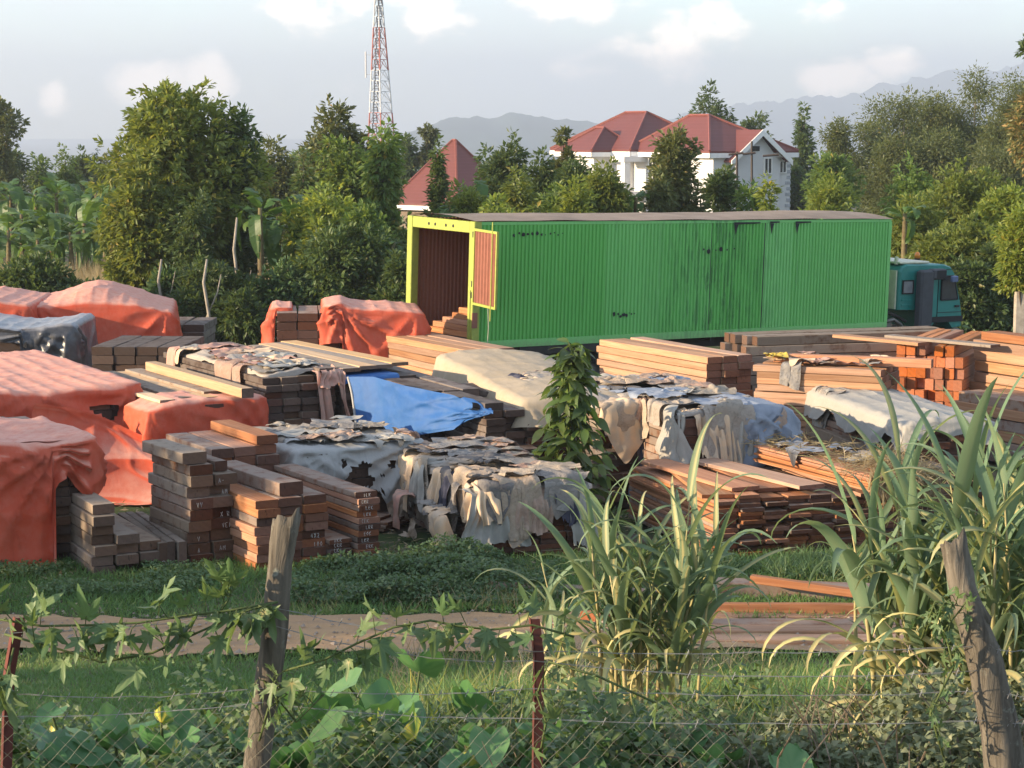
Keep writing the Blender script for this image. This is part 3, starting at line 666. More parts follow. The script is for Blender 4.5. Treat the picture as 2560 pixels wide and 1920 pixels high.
GLY = {'L': [((0, 1), (0, 0), (.6, 0))], 'K': [((0, 0), (0, 1)), ((.6, 1), (0, .45), (.65, 0))], 'R': [((0, 0), (0, 1), (.5, .95), (.5, .6), (0, .5), (.6, 0))], 'E': [((.6, 1), (0, 1), (0, 0), (.6, 0)), ((0, .5), (.45, .5))],
       'C': [((.6, .9), (.2, 1), (0, .5), (.2, 0), (.6, .1))], 'A': [((0, 0), (.3, 1), (.6, 0)), ((.15, .4), (.45, .4))], 'V': [((0, 1), (.3, 0), (.6, 1))], 'M': [((0, 0), (.1, 1), (.35, .4), (.6, 1), (.7, 0))],
       '2': [((0, .8), (.3, 1), (.55, .7), (0, 0), (.6, 0))], 'X': [((0, 0), (.6, 1)), ((0, 1), (.6, 0))], 'O': [((.3, 1), (0, .5), (.3, 0), (.6, .5), (.3, 1))], '4': [((.45, 0), (.45, 1), (0, .35), (.6, .35))], 'I': [((.2, 0), (.25, 1))], 'H': [((0, 0), (0, 1)), ((.55, 0), (.55, 1)), ((0, .5), (.55, .5))], '-': [((0, .5), (.5, .5))], 'S': [((.6, .9), (.2, 1), (.05, .75), (.55, .3), (.4, 0), (0, .1))]}
M_CHALK = simple('white_chalk', (.55, .52, .49), .95, .1, .5, 30)
def write(s, x, z, txt, size, y=-.06, th=.006, name='chalk_mark'):
    mb = MB(); rg = random.Random(int(x * 1000 + z * 7000)); cx = x
    for ch in txt:
        for st in GLY.get(ch, []):
            mb.tube([(cx + (p[0] * .75 + rg.uniform(-.05, .05)) * size, y, z + (p[1] + rg.uniform(-.06, .06)) * size) for p in st], th, 4)
        cx += size * .82
    o = mb.build(name, M_CHALK, s.o); return o
# --- front row
DKS = [W_GREY, W_DARK, W_BROWN]
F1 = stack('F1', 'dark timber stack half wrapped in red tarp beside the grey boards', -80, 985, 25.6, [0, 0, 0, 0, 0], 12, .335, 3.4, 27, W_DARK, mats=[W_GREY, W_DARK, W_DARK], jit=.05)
stack('F1b', 'weathered grey timber stack with silvery tops next to the red wrapped stack', 196, 1092, 25.3, [0, -3, -4], 7, .30, 3.2, 27, W_GREY, jit=.09, vx=.03)
F2 = stack('F2', 'three grey beams lying on edge between the two dark stacks', 343, 1172, 25.6, [0, 0, 0], 1, .115, 2.3, 24, W_GREY, jit=.05)
F3 = stack('F3', 'tall dark grey stack of thick timbers with chalk marks on its ends', 403, 1004, 25.9, [0, -1], 9, .325, 1.35, 31, W_GREY, mats=[W_GREY, W_BROWN, W_GREY], jit=.06, vx=.03)
plank(F3, .12, .02, F3.h, .33, F3.ph, 1.3, W_GREY, .03); plank(F3, .52, .12, F3.h - F3.ph + .004, .17, F3.ph * .9, 1.7, W_BROWN, .02)
F4 = stack('F4', 'orange brown stack of short thick timbers behind the left wooden post', 549, 1081, 25.55, [0, 0, 0], 8, .335, 2.3, 30, W_ORANGE, jit=.05, vx=.02, mats=[W_ORANGE, W_ORANGE, W_BROWN])
plank(F4, .55, .1, F4.h, .33, .17, 2.0, W_BROWN, .04)
F5 = stack('F5', 'long brown stack with white chalk letters on every end', 771, 1064, 26.1, [0], 11, .325, 2.6, 30, W_BROWN, jit=.025, vx=.01, mats=[W_BROWN, W_ORANGE])
F5b = stack('F5b', 'low chalk lettered pile beside the long brown stack', 710, 1166, 26.0, [0], 5, .33, 2.4, 30, W_BROWN, jit=.03, mats=[W_ORANGE, W_BROWN])
F6 = stack('F6', 'orange topped timber stack behind the dark grey stack', 455, 970, 27.9, [0, 0, 1], 9, .335, 1.75, 30, W_ORANGE, jit=.04, mats=[W_ORANGE, W_BROWN, W_ORANGE])
stack('F7', 'low brown planks lying on the soil beside the lettered pile', 822, 1120, 28.4, [0, -1], 4, .4, 3.2, 62, W_BROWN, jit=.12, vx=.04)
for j in range(11): write(F5, .05 + .03 * (j % 3), F5.ph * j + .022, ['LRK', 'CKR', 'ERK', 'LKR', 'EOK', 'LRR', 'CEK', 'LRX', 'LEK', 'CRR', 'ILK'][j], .045, -.035, .0030)
for j in range(5): write(F5b, .06, F5b.ph * j + .03, ['LKR', 'ERX', 'LKA', 'CRR', 'AKR'][j], .048, -.04, .0030)
for (x, j, tx) in ((.40, 7, 'A-'), (.44, 6, 'AM'), (.1, 5, 'VV'), (.42, 4, 'XTR'), (.44, 3, 'VEI'), (.1, 1, 'A'), (.40, 1, 'AM'), (.1, 2, 'V')): write(F3, x, F3.ph * j + .035, tx, .055, -.075, .0036)
write(F4, .74, F4.ph * 3 + .03, '4X2', .055, -.06, .0036); write(F4, .78, F4.ph * 2 + .03, 'IOO', .055, -.06, .0036); write(F2, .02, .05, 'SV', .09, -.06, .004)
# --- middle row, left
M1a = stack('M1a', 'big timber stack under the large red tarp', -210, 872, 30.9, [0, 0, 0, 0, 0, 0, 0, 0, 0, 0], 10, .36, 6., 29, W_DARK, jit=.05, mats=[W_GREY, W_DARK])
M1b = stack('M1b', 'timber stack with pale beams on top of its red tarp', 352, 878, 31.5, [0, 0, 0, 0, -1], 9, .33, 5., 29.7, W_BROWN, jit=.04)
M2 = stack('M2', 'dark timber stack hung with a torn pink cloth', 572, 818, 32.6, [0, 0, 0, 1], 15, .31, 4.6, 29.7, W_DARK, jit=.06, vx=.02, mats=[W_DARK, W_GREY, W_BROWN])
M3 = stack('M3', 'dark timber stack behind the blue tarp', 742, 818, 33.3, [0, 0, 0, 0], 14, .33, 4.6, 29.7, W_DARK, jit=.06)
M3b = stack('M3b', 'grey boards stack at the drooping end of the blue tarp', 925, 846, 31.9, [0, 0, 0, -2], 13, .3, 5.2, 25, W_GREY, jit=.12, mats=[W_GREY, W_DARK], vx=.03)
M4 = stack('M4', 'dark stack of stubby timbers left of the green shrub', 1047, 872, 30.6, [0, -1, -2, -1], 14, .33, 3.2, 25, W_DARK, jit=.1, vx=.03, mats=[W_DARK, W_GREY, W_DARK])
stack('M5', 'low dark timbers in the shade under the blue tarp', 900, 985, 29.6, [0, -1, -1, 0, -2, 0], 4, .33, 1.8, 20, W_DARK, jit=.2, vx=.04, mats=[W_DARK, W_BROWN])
# --- rear left
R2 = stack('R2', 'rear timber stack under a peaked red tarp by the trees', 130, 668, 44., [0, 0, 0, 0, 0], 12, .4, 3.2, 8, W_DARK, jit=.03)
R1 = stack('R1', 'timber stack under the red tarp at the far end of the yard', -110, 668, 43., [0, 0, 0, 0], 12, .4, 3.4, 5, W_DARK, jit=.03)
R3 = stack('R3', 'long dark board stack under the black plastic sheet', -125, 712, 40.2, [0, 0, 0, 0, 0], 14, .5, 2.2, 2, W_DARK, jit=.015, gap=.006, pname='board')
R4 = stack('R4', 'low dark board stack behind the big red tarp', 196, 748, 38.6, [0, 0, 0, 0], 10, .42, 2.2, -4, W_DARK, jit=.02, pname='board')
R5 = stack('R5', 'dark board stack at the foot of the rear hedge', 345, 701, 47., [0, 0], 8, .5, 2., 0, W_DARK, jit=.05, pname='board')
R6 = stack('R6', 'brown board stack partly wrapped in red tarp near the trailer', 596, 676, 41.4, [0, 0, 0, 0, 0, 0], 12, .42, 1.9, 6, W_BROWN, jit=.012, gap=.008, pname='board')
R7 = stack('R7', 'fresh orange beams stacked below the trailer doorway', 1010, 756, 38.6, [0, 0, 0], 12, .35, 3.9, 29.7, W_FRESH, jit=.05, pname='beam')
# --- rear right
R8 = stack('R8', 'timber stack under the cream canvas below the trailer', 1135, 876, 30.9, [0, 0, 0, 0, 0], 11, .36, 6.4, 13, W_BROWN, jit=.04)
R9 = stack('R9', 'sunlit fresh beams beside the trailer wheels', 1528, 771, 36.6, [0, 0, 0], 13, .33, 3.7, 29.7, W_FRESH, jit=.05, pname='beam')
R10 = stack('R10', 'long grey weathered beams in front of the trailer nose', 1565, 716, 39.8, [0, 0, 0, 0], 10, .26, 4.4, -73, W_GREY, jit=.16, pname='beam', vx=.02)
R11 = stack('R11', 'stack of square red sawn ends facing the sun', 1937, 741, 37.4, [0, 0, 0, -1, 0, 0, -1], 9, .175, 3.2, -24, W_CUBE, jit=.09, vx=.012, pname='beam')
plank(R11, .55, -.3, R11.h + .004, .3, .06, 2.0, W_FRESH, R(64), 'board'); plank(R11, 1.8, -.15, R11.h + .01, .28, .05, 2.4, W_GREY, R(64), 'board')
R12 = stack('R12', 'tall stack of wide sunlit planks at the yard edge behind the cane', 2364, 766, 34.8, [0, 0, 0], 10, .4, 3.0, 29, W_FRESH, jit=.08, pname='plank')
plank(R12, .25, .2, R12.h + .004, .4, .15, 2.6, W_ORANGE, .02, 'plank')
R12b = stack('R12b', 'lower bench of broad planks in front of the tall sunlit planks', 2334, 886, 33.1, [0, 0], 6, .5, 3.0, 28, W_FRESH, jit=.1, pname='plank', mats=[W_FRESH, W_BROWN])
R13 = stack('R13', 'thin orange boards topped with pink rags and a yellow bag', 1905, 800, 33.2, [0, 0, 0, 0], 16, .3, 2.15, 66, W_FRESH, jit=.03, gap=.008, pname='board')
plank(R13, .5, -.7, R13.h + .02, .22, .14, 2.6, W_ORANGE, .05, 'beam')
R14 = stack('R14', 'timber stack under a grey white sheet between cane and red ends', 1968, 925, 29.8, [0, 0, 0, 0], 12, .3, 5.2, 12, W_BROWN, jit=.05)
R15 = stack('R15', 'long dark beams lying beside the sheeted stack', 1975, 1010, 29.2, [0, 0], 4, .28, 5.6, 11, W_DARK, jit=.06, pname='beam', mats=[W_DARK, W_GREY])
R16a = stack('R16a', 'dark stubby stack right of the green shrub', 1302, 882, 30.2, [0, 0, -1, 0], 14, .3, 4.2, 22, W_DARK, jit=.12, vx=.03, mats=[W_DARK, W_BROWN, W_GREY])
R16b = stack('R16b', 'brown board stack under blue grey rags behind the cane clump', 1462, 905, 29.2, [0, 0, 0, 0, 0], 12, .34, 4.0, 20, W_BROWN, jit=.05, pname='board')
R18 = stack('R18', 'wide low stack of loose orange boards behind the cane clump', 1545, 1082, 26.4, [0, 1, 0, 0, 0, -1, 0, -1], 14, .34, 3.1, 18, W_ORANGE, jit=.09, gap=.014, vx=.03, pname='board', mats=[W_ORANGE, W_BROWN, W_ORANGE])
for k in range(4): plank(R18, .1 + .45 * k, .15 + .12 * (k % 3), R18.h + (.06 if k % 2 else .004), .42, .05, 2.7 - .2 * (k % 2), W_ORANGE if k % 3 else W_FRESH, (-.18, .12, -.06, .2, .05)[k], 'board')
R17 = stack('R17', 'thin orange boards with a straw heap at their end', 1880, 1026, 26.7, [0, 0, 0], 7, .28, 2.8, 26, W_ORANGE, jit=.03, gap=.01, pname='board', lift=R18.h + .062)
C1 = stack('C1', 'timber stack under the torn white plastic', 655, 982, 28.6, [0, 0, 0, 0, 0], 8, .36, 2.4, 27, W_DARK, jit=.04)
C2 = stack('C2', 'timber stack heaped with grey and pink rags', 1048, 1072, 26.3, [0, 0, 0, 0], 11, .38, 3.7, 22, W_BROWN, jit=.05)
# --- lumber inside the trailer
def inside():
    t = empty('timber_stack', TR0, 0, 'orange planks loaded inside the trailer doorway', 'timber stack', 'stacks of sawn timber in the yard'); t.rotation_euler = (TRR, TRP, TRZ)
    rg = random.Random(2); s = Stack(); s.o = t
    for j in range(5):
        for i in range(2):
            L = 2.15 - .32 * j + rg.uniform(-.08, .05)
            p = plank(s, .55 + i * .42, .16, .125 + j * .125, .36, .12, L, W_ORANGE, rg.uniform(-.02, .02), 'plank')
inside()
# --- loose beams on the ground by the track
def loose(label, px, py, D, px2, py2, D2, pw, ph, mat, z=0., name='beam', cat='beam', ry=0.):
    a = at(px, py, D); b = at(px2, py2, D2); v = b - a
    o = mobj(name, plank_mesh(pw, ph, v.length, mat, int(px) % 3, name)); o.location = a
    rz = math.atan2(-v.x, v.y); o.rotation_euler = Euler((math.atan2(v.z, math.hypot(v.x, v.y)), ry, rz), 'XYZ')
    tag(o, label, cat); return o
loose('dark red beam lying behind the cane clump by the track', 1056, 1288, 24.6, 1420, 1306, 24.2, .2, .17, W_BROWN)
loose('long dark brown beam under the slanting board', 1540, 1296, 24.3, 1930, 1312, 24.0, .3, .25, W_BROWN)
loose('orange edged board slanting across the dark beam', 1622, 1258, 23.9, 1925, 1300, 23.3, .12, .09, W_ORANGE)
loose('pale pink plank nearest the track edge, lowest of the loose row', 1390, 1398, 22.0, 2060, 1396, 22.0, .26, .11, W_FRESH)
loose('second pale pink plank from the track edge', 1400, 1380, 22.35, 2040, 1382, 22.3, .28, .13, W_FRESH)
loose('third plank from the track edge, slightly browner', 1360, 1366, 22.72, 1990, 1362, 22.7, .27, .12, W_BROWN)
loose('fourth pale plank of the loose row beside the track', 1410, 1350, 23.05, 2030, 1352, 23.1, .26, .14, W_FRESH)
loose('thin red board lying behind the pale pink planks', 1420, 1322, 23.6, 1990, 1322, 23.6, .3, .08, W_ORANGE)
loose('short orange beam end poking out left of the cane stems', 1268, 1352, 22.8, 1420, 1340, 23.6, .24, .15, W_ORANGE)
loose('long red brown plank lying under the slanting board', 1560, 1330, 23.9, 1990, 1338, 23.4, .34, .1, W_BROWN)
loose('half hidden pale plank reaching left behind the cane stems', 1180, 1372, 22.9, 1420, 1368, 22.5, .3, .09, W_FRESH)
loose('narrow orange batten on the upper pale plank', 1480, 1338, 23.2, 1900, 1342, 23.1, .1, .2, W_ORANGE)
loose('short dark offcut lying right of the slanting board', 1840, 1262, 25.2, 1960, 1272, 25.0, .2, .08, W_BROWN)
# ------------------------------------------------------------------ cloth: a small position based drape over the stacks
def drape(X, rest, boxes, steps=70, iters=5, g=.0045, mar=.025, pins=None, fric=.55, seed=0, bend=.03, floor=.02):
    """X (B,n,m,3) start; rest (du,dv) spacing; boxes (x0,x1,y0,y1,z1)"""
    X = np.array(X, float); P = X.copy(); du, dv = rest; dd = math.hypot(du, dv)
    X0 = X.copy(); wt = np.ones(X.shape[:3] + (1,))
    if pins is not None: wt[:, pins] = 0
    S = slice
    def con(A, Bq, L, k):
        a, b = X[A], X[Bq]; wa, wb = wt[A], wt[Bq]; d = b - a; l = np.sqrt((d * d).sum(-1, keepdims=True)) + 1e-9
        c = d * ((l - L) / l * k / np.maximum(wa + wb, 1e-6)); X[A] = a + c * wa; X[Bq] = b - c * wb
    def pairs():
        al = S(None)
        n, m = X.shape[1:3]
        for st in (0, 1):
            e = st + ((n - st) // 2) * 2
            con((al, S(st, e, 2)), (al, S(st + 1, e + 0 if e <= n else n, 2)), du, 1.)
            f = st + ((m - st) // 2) * 2
            con((al, al, S(st, f, 2)), (al, al, S(st + 1, f, 2)), dv, 1.)
    for it in range(steps):
        V = (X - P) * .965; P = X.copy(); X = X + V; X[..., 2] -= g
        if pins is not None: X[:, pins] = X0[:, pins]
        al = S(None)
        for q in range(iters):
            pairs()
            con((al, S(0, -1), S(0, -1)), (al, S(1, None), S(1, None)), dd, .22)
            con((al, S(1, None), S(0, -1)), (al, S(0, -1), S(1, None)), dd, .22)
            if q % 2 == 0:
                con((al, S(0, -2)), (al, S(2, None)), 2 * du, bend * .4); con((al, al, S(0, -2)), (al, al, S(2, None)), 2 * dv, bend * .4)
            x, y, z = X[..., 0], X[..., 1], X[..., 2]
            touch = z < floor
            z[touch] = floor
            for (x0, x1, y0, y1, z1) in boxes:
                ins = (x > x0 - mar) & (x < x1 + mar) & (y > y0 - mar) & (y < y1 + mar) & (z < z1 + mar)
                if not ins.any(): continue
                pen = np.stack([x - (x0 - mar), (x1 + mar) - x, y - (y0 - mar), (y1 + mar) - y, ((z1 + mar) - z) * .8], -1)
                k = pen.argmin(-1)
                for c_, (ar, val) in enumerate(((x, x0 - mar), (x, x1 + mar), (y, y0 - mar), (y, y1 + mar), (z, z1 + mar))):
                    mk = ins & (k == c_); ar[mk] = val
                touch |= ins
        P[touch] += (X[touch] - P[touch]) * fric
    return X
def fan(X, gx, gy, gz, amp, freq, sx=0., sy=1., reach=2.5):
    """folds that run out from a gathered point across a hanging face; (sx,sy) is the face's outward direction away from the stack, negated"""
    dx = (X[..., 0] - gx) if sy else (X[..., 1] - gy); dz = gz - X[..., 2]; d = np.sqrt(dx * dx + dz * dz); th = np.arctan2(dx, dz + .02)
    hang = np.clip((-X[..., 1] + gy + .25) / .2, 0, 1) if sy else np.clip((X[..., 0] * sx - gx * sx + .25) / .2, 0, 1)
    f = (1 - np.abs(np.sin(th * freq * .5 + .6 * np.sin(th * 3.1)))) ** 1.5
    a = amp * np.clip(d / .5, 0, 1) * np.clip(1.3 - d / reach, .15, 1) * f * hang
    Y = X.copy()
    if sy: Y[..., 1] -= a
    else: Y[..., 0] += sx * a
    return Y
def crumple(X, amp):
    if amp <= 0: return X
    n, m = X.shape[:2]; du = np.gradient(X, axis=0); dv = np.gradient(X, axis=1); N = np.cross(du, dv); N /= np.linalg.norm(N, axis=-1, keepdims=True) + 1e-9
    if N[..., 2].mean() < 0: N = -N
    lu = np.cumsum(np.linalg.norm(du, axis=-1), 0); lv = np.cumsum(np.linalg.norm(dv, axis=-1), 1); sd = int(abs(X.sum() * 13)) % 997
    if amp < .03:
        k = 1.3; wu = lu + .25 * vnoise(lu * 1.1, lv * 1.1, sd + 5); wv_ = lv + .25 * vnoise(lu * 1.2, lv * 1.0, sd + 6)
        f = sum((1 - np.minimum(1, np.abs(vnoise(wu * a_ * k, wv_ * b_ * k, sd + i)))) ** 5 * c_ for i, (a_, b_, c_) in enumerate(((1., .35, 1.1), (.4, 1.1, 1.), (.8, .8, .9), (1.7, 1.5, .5)))) * 1.1
    else:
        k = 3.4
        f = (1 - np.abs(vnoise(lu * k, lv * k * .45, sd))) ** 3 + (1 - np.abs(vnoise(lu * k * .5, lv * k * 1.1, sd + 1))) ** 3 + .5 * vnoise(lu * k * 2.4, lv * k * 2.1, sd + 2)
    return X + N * (amp * np.clip(f, 0, 1.6))[..., None]
def cloth_obj(name, G_, mat, parent_stack, label=None, cat=None, group=None, cut=None, sub=1, parent=None, wr=.016, fans=()):
    for fn in fans: G_ = fan(G_, *fn)
    G_ = crumple(G_, wr)
    n, m = G_.shape[:2]; idx = np.arange(n * m).reshape(n, m)
    F = np.stack([idx[:-1, :-1], idx[1:, :-1], idx[1:, 1:], idx[:-1, 1:]], -1).reshape(-1, 4)
    if cut is not None:
        c = G_.reshape(-1, 3)[F].mean(1); u, v = np.meshgrid(np.arange(n - 1) / (n - 2), np.arange(m - 1) / (m - 2), indexing='ij')
        F = F[~cut(u.ravel(), v.ravel(), c)]
    used = np.unique(F); rm = np.full(n * m, -1); rm[used] = np.arange(len(used)); V = G_.reshape(-1, 3)[used]; F = rm[F]
    o = mobj(name, mesh_np(name, V, [F], mat, smooth=True))
    if parent is None: o.location = parent_stack.loc; o.rotation_euler = (0, 0, parent_stack.rot)
    else: o.parent = parent
    if sub: md = o.modifiers.new('s', 'SUBSURF'); md.levels = md.render_levels = sub
    return tag(o, label, cat, group)
def m_tarp(name, col, dust, amt=.35, rough=.42, spec=.45, wr=1.0, trans=0., top=None):
    m, nt, b = newmat(name, rough, spec); v = obj_co(nt)
    n = tex(nt, v, .9, 5, .6); n2 = tex(nt, v, 8., 5, .65); wv = tex(nt, mapping(nt, v, (3, .6, 1)), 2.0, 5, .6, 1.2)
    c = mixc(nt, ramp(nt, n, [(.35, 0.), (.75, amt)]), col, dust); c = mixc(nt, ramp(nt, n2, [(.45, 0.), (.75, amt * .8)]), c, dust); c = mixc(nt, ramp(nt, wv, [(.55, 0.), (.7, .25)]), c, tuple(x * .55 for x in col))
    if top:  # upward faces paled: dust, with the sunlit look put into the colour
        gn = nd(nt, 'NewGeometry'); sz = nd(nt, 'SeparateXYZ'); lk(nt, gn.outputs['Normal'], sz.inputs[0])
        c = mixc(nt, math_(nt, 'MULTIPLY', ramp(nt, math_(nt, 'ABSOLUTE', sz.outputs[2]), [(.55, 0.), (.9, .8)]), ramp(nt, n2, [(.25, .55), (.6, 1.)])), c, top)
    put(nt, c, b.inputs['Base Color'])
    cr = math_(nt, 'ADD', math_(nt, 'MULTIPLY', wv, 1.2), n2); bump(nt, b, cr, .22 * wr, .04)
    if trans:
        tr = nd(nt, 'BsdfTranslucent'); put(nt, c, tr.inputs['Color']); mx = nd(nt, 'MixShader', i0=trans); lk(nt, b.outputs[0], mx.inputs[1]); lk(nt, tr.outputs[0], mx.inputs[2])
        lk(nt, out(mx), nt.nodes['Material Output'].inputs['Surface'])
    return m
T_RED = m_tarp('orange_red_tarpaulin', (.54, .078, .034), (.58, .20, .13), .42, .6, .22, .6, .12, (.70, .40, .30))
T_BLUE = m_tarp('blue_tarpaulin', (.016, .085, .27), (.07, .15, .29), .4, .6, .22, .6)
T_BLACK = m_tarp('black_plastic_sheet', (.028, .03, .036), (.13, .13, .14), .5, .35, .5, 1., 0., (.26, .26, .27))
T_CREAM = m_tarp('cream_canvas', (.36, .29, .20), (.44, .37, .29), .5, .9, .1, .7)
T_WHITE = m_tarp('torn_white_plastic', (.36, .36, .345), (.32, .30, .28), .45, .5, .35, 1., .1)
T_SHEET = m_tarp('grey_white_sheet', (.33, .31, .27), (.27, .26, .24), .5, .7, .2, 1.)
T_BLUEGREY = m_tarp('blue_grey_sheet', (.17, .20, .26), (.32, .34, .36), .5, .6, .3, 1.)
def grid(x0, x1, y0, y1, z, step, seed=0, amp=.05, comp=1.0):
    n = max(6, int(round((x1 - x0) / step)) + 1); m = max(6, int(round((y1 - y0) / step)) + 1)
    X, Y = np.meshgrid(np.linspace(x0, x1, n), np.linspace(y0, y1, m), indexing='ij')
    Z = z + amp * vnoise(X * 1.7, Y * 1.7, seed) + amp * .5 * vnoise(X * 4.3, Y * 4.3, seed + 1)
    cx, cy = (x0 + x1) / 2, (y0 + y1) / 2
    Gx = np.stack([cx + (X - cx) * comp, cy + (Y - cy) * comp, Z], -1)
    return Gx, ((x1 - x0) / (n - 1), (y1 - y0) / (m - 1))
def box_of(s, h=None, x0=0., x1=None, y0=-.05, y1=None): return (x0, s.w if x1 is None else x1, y0, s.L if y1 is None else y1, s.h if h is None else h)
def rel(s, other):
    """other stack's box in s's frame (drawn axis aligned)"""
    q = Matrix.Rotation(-s.rot, 3, 'Z') @ (other.loc - s.loc); return (q.x, q.x + other.w, q.y, q.y + other.L, q.z + other.h)
def tarp(name, key, x0, x1, y0, y1, mat, label, step=.085, seed=0, amp=.06, comp=1., extra=(), cut=None, steps=75, boxes=None, pins=None, iters=7, cat='tarpaulin', mar=.035, fans=()):
    s = STK[key]; bx = (boxes if boxes is not None else [box_of(s)]) + list(extra)
    g, r = grid(x0, x1, y0, y1, max(b[4] for b in bx) + .05 + amp, step, seed, amp, comp)
    X = drape(g[None], r, bx, steps, iters, pins=pins, mar=mar)[0]
    return cloth_obj(name, X, mat, s, label, cat, None, cut, fans=fans)
def hood(name, key, x0, x1, y1, mat, label, drop, y0=0., h=None, seed=0, pleat=.05, pf=5., corner=.10, camber=0., lean=.05, topf=None, cut=None, du=.055, cat='tarpaulin', hem=.06, fans=(), ridge=.02, back=False):
    """a sheet laid over a stack: a top, and a skirt running left side, front, right side. drop(sd, s, x, y) gives its length; sd 0 left, 1 front, 2 right"""
    s = STK[key]; h = s.h if h is None else h; rc = .09; P = []
    def seg(a, b, sd, n0):
        n = max(3, int(math.hypot(b[0] - a[0], b[1] - a[1]) / du))
        for k in range(n): t = k / n; P.append((a[0] + (b[0] - a[0]) * t, a[1] + (b[1] - a[1]) * t, n0[0], n0[1], sd))
    def arc(cx, cy, a0, a1, sd):
        for k in range(7): a = a0 + (a1 - a0) * k / 7; P.append((cx + rc * math.cos(a), cy + rc * math.sin(a), math.cos(a), math.sin(a), sd))
    seg((x0, y1), (x0, y0 + rc), 0, (-1, 0)); arc(x0 + rc, y0 + rc, PI, 1.5 * PI, .5); seg((x0 + rc, y0), (x1 - rc, y0), 1, (0, -1)); arc(x1 - rc, y0 + rc, 1.5 * PI, 2 * PI, 1.5); seg((x1, y0 + rc), (x1, y1), 2, (1, 0))
    P = np.array(P); px, py, nx, ny, sd = P.T; n = len(P); S_ = np.concatenate([[0], np.cumsum(np.hypot(np.diff(px), np.diff(py)))])
    sL = (y1 - y0); sR = S_[-1] - (y1 - y0); D = np.array([drop(a, b, c, d) for a, b, c, d in zip(sd, S_, px, py)], float)
    D = D + hem * vnoise(S_ * 2.2, S_ * 0, seed) + hem * .4 * vnoise(S_ * 9, S_ * 0, seed + 1); D = np.maximum(D, .04)
    cx = (x0 + x1) / 2; nt_ = max(10, int(max(x1 - x0, 1.) / 2 / du)); rows = []
    for j in range(nt_):
        t = j / nt_; x = cx + (px - cx) * t; yy = (y0 + (x1 - x0) * .45) + 0 * py; yin = np.maximum(py, np.minimum(yy, y1)); y = yin + (py - yin) * t
        e = np.abs(x - cx) / max(.01, (x1 - x0) / 2)
        z = h + .055 + camber * (1 - e ** 2.2) + ridge * (1 - np.abs(np.sin(PI * x / .33 + .5 * vnoise(x, y, seed + 4)))) ** 2 + .018 * (1 - np.minimum(1, np.abs(vnoise(x * 1.6, y * 1.1, seed + 5)))) ** 5 + .018 * (1 - np.minimum(1, np.abs(vnoise(x * .8, y * 2.3, seed + 6)))) ** 5
        if topf: z = z + topf(x, y)
        rows.append(np.stack([x, y, z], -1))
    edge = rows[-1][:, 2] * .5 + .5 * (h + .055 + (topf(px, py) if topf else 0))
    ns = max(8, int(D.max() / du * .9))
    for j in range(1, ns + 1):
        t = j / ns; d = t * D; grow = np.clip(d / .35, 0, 1)
        w1 = S_ * pf + .9 * vnoise(S_ * .9, d * .8, seed + 7) + d * 1.1 * np.sin(S_ * .8 + seed); f = (1 - np.abs(np.sin(w1))) ** 1.6
        w2 = 1.7 * np.sin(S_ * 1.3 + seed) + d * 5.5 + S_ * 1.4; f2 = (1 - np.abs(np.sin(w2))) ** 3
        off = pleat * f * grow * (.45 + .55 * vnoise(S_ * .7, d * 0 + 1, seed + 8) ** 2) + pleat * .4 * f2 * grow
        for sc_, amp in ((sL, corner), (sR, corner)):
            th = np.arctan2(S_ - sc_, d + .05); dist = np.hypot(S_ - sc_, d); off = off + amp * np.exp(-(dist / .9) ** 2) * (1 - np.abs(np.sin(th * 5.5 + .7))) ** 1.6 * grow
        for (fx, fd, amp, fr, reach) in fans:
            s0 = sL + fx - x0; th = np.arctan2(d - fd, S_ - s0 + 1e-3); th = np.where(np.abs(th) > PI / 2, np.sign(th) * PI - th, th); dist = np.hypot(S_ - s0, d - fd)
            off = off + amp * np.clip(dist / .25, 0, 1) * np.exp(-(dist / reach) ** 2) * (1 - np.abs(np.sin(th * fr + .5 * np.sin(dist * 2)))) ** 1.5 * (sd == 1)
        z = np.maximum(edge - d, .015 + 0 * d); ex = np.maximum(d - edge, 0)
        off = off + lean * d + ex * .8 + .015
        rows.append(np.stack([px + nx * off, py + ny * off, z], -1))
    X = np.array(rows).transpose(1, 0, 2)
    return cloth_obj(name, X, mat, s, label, cat, None, cut, sub=0, wr=0)
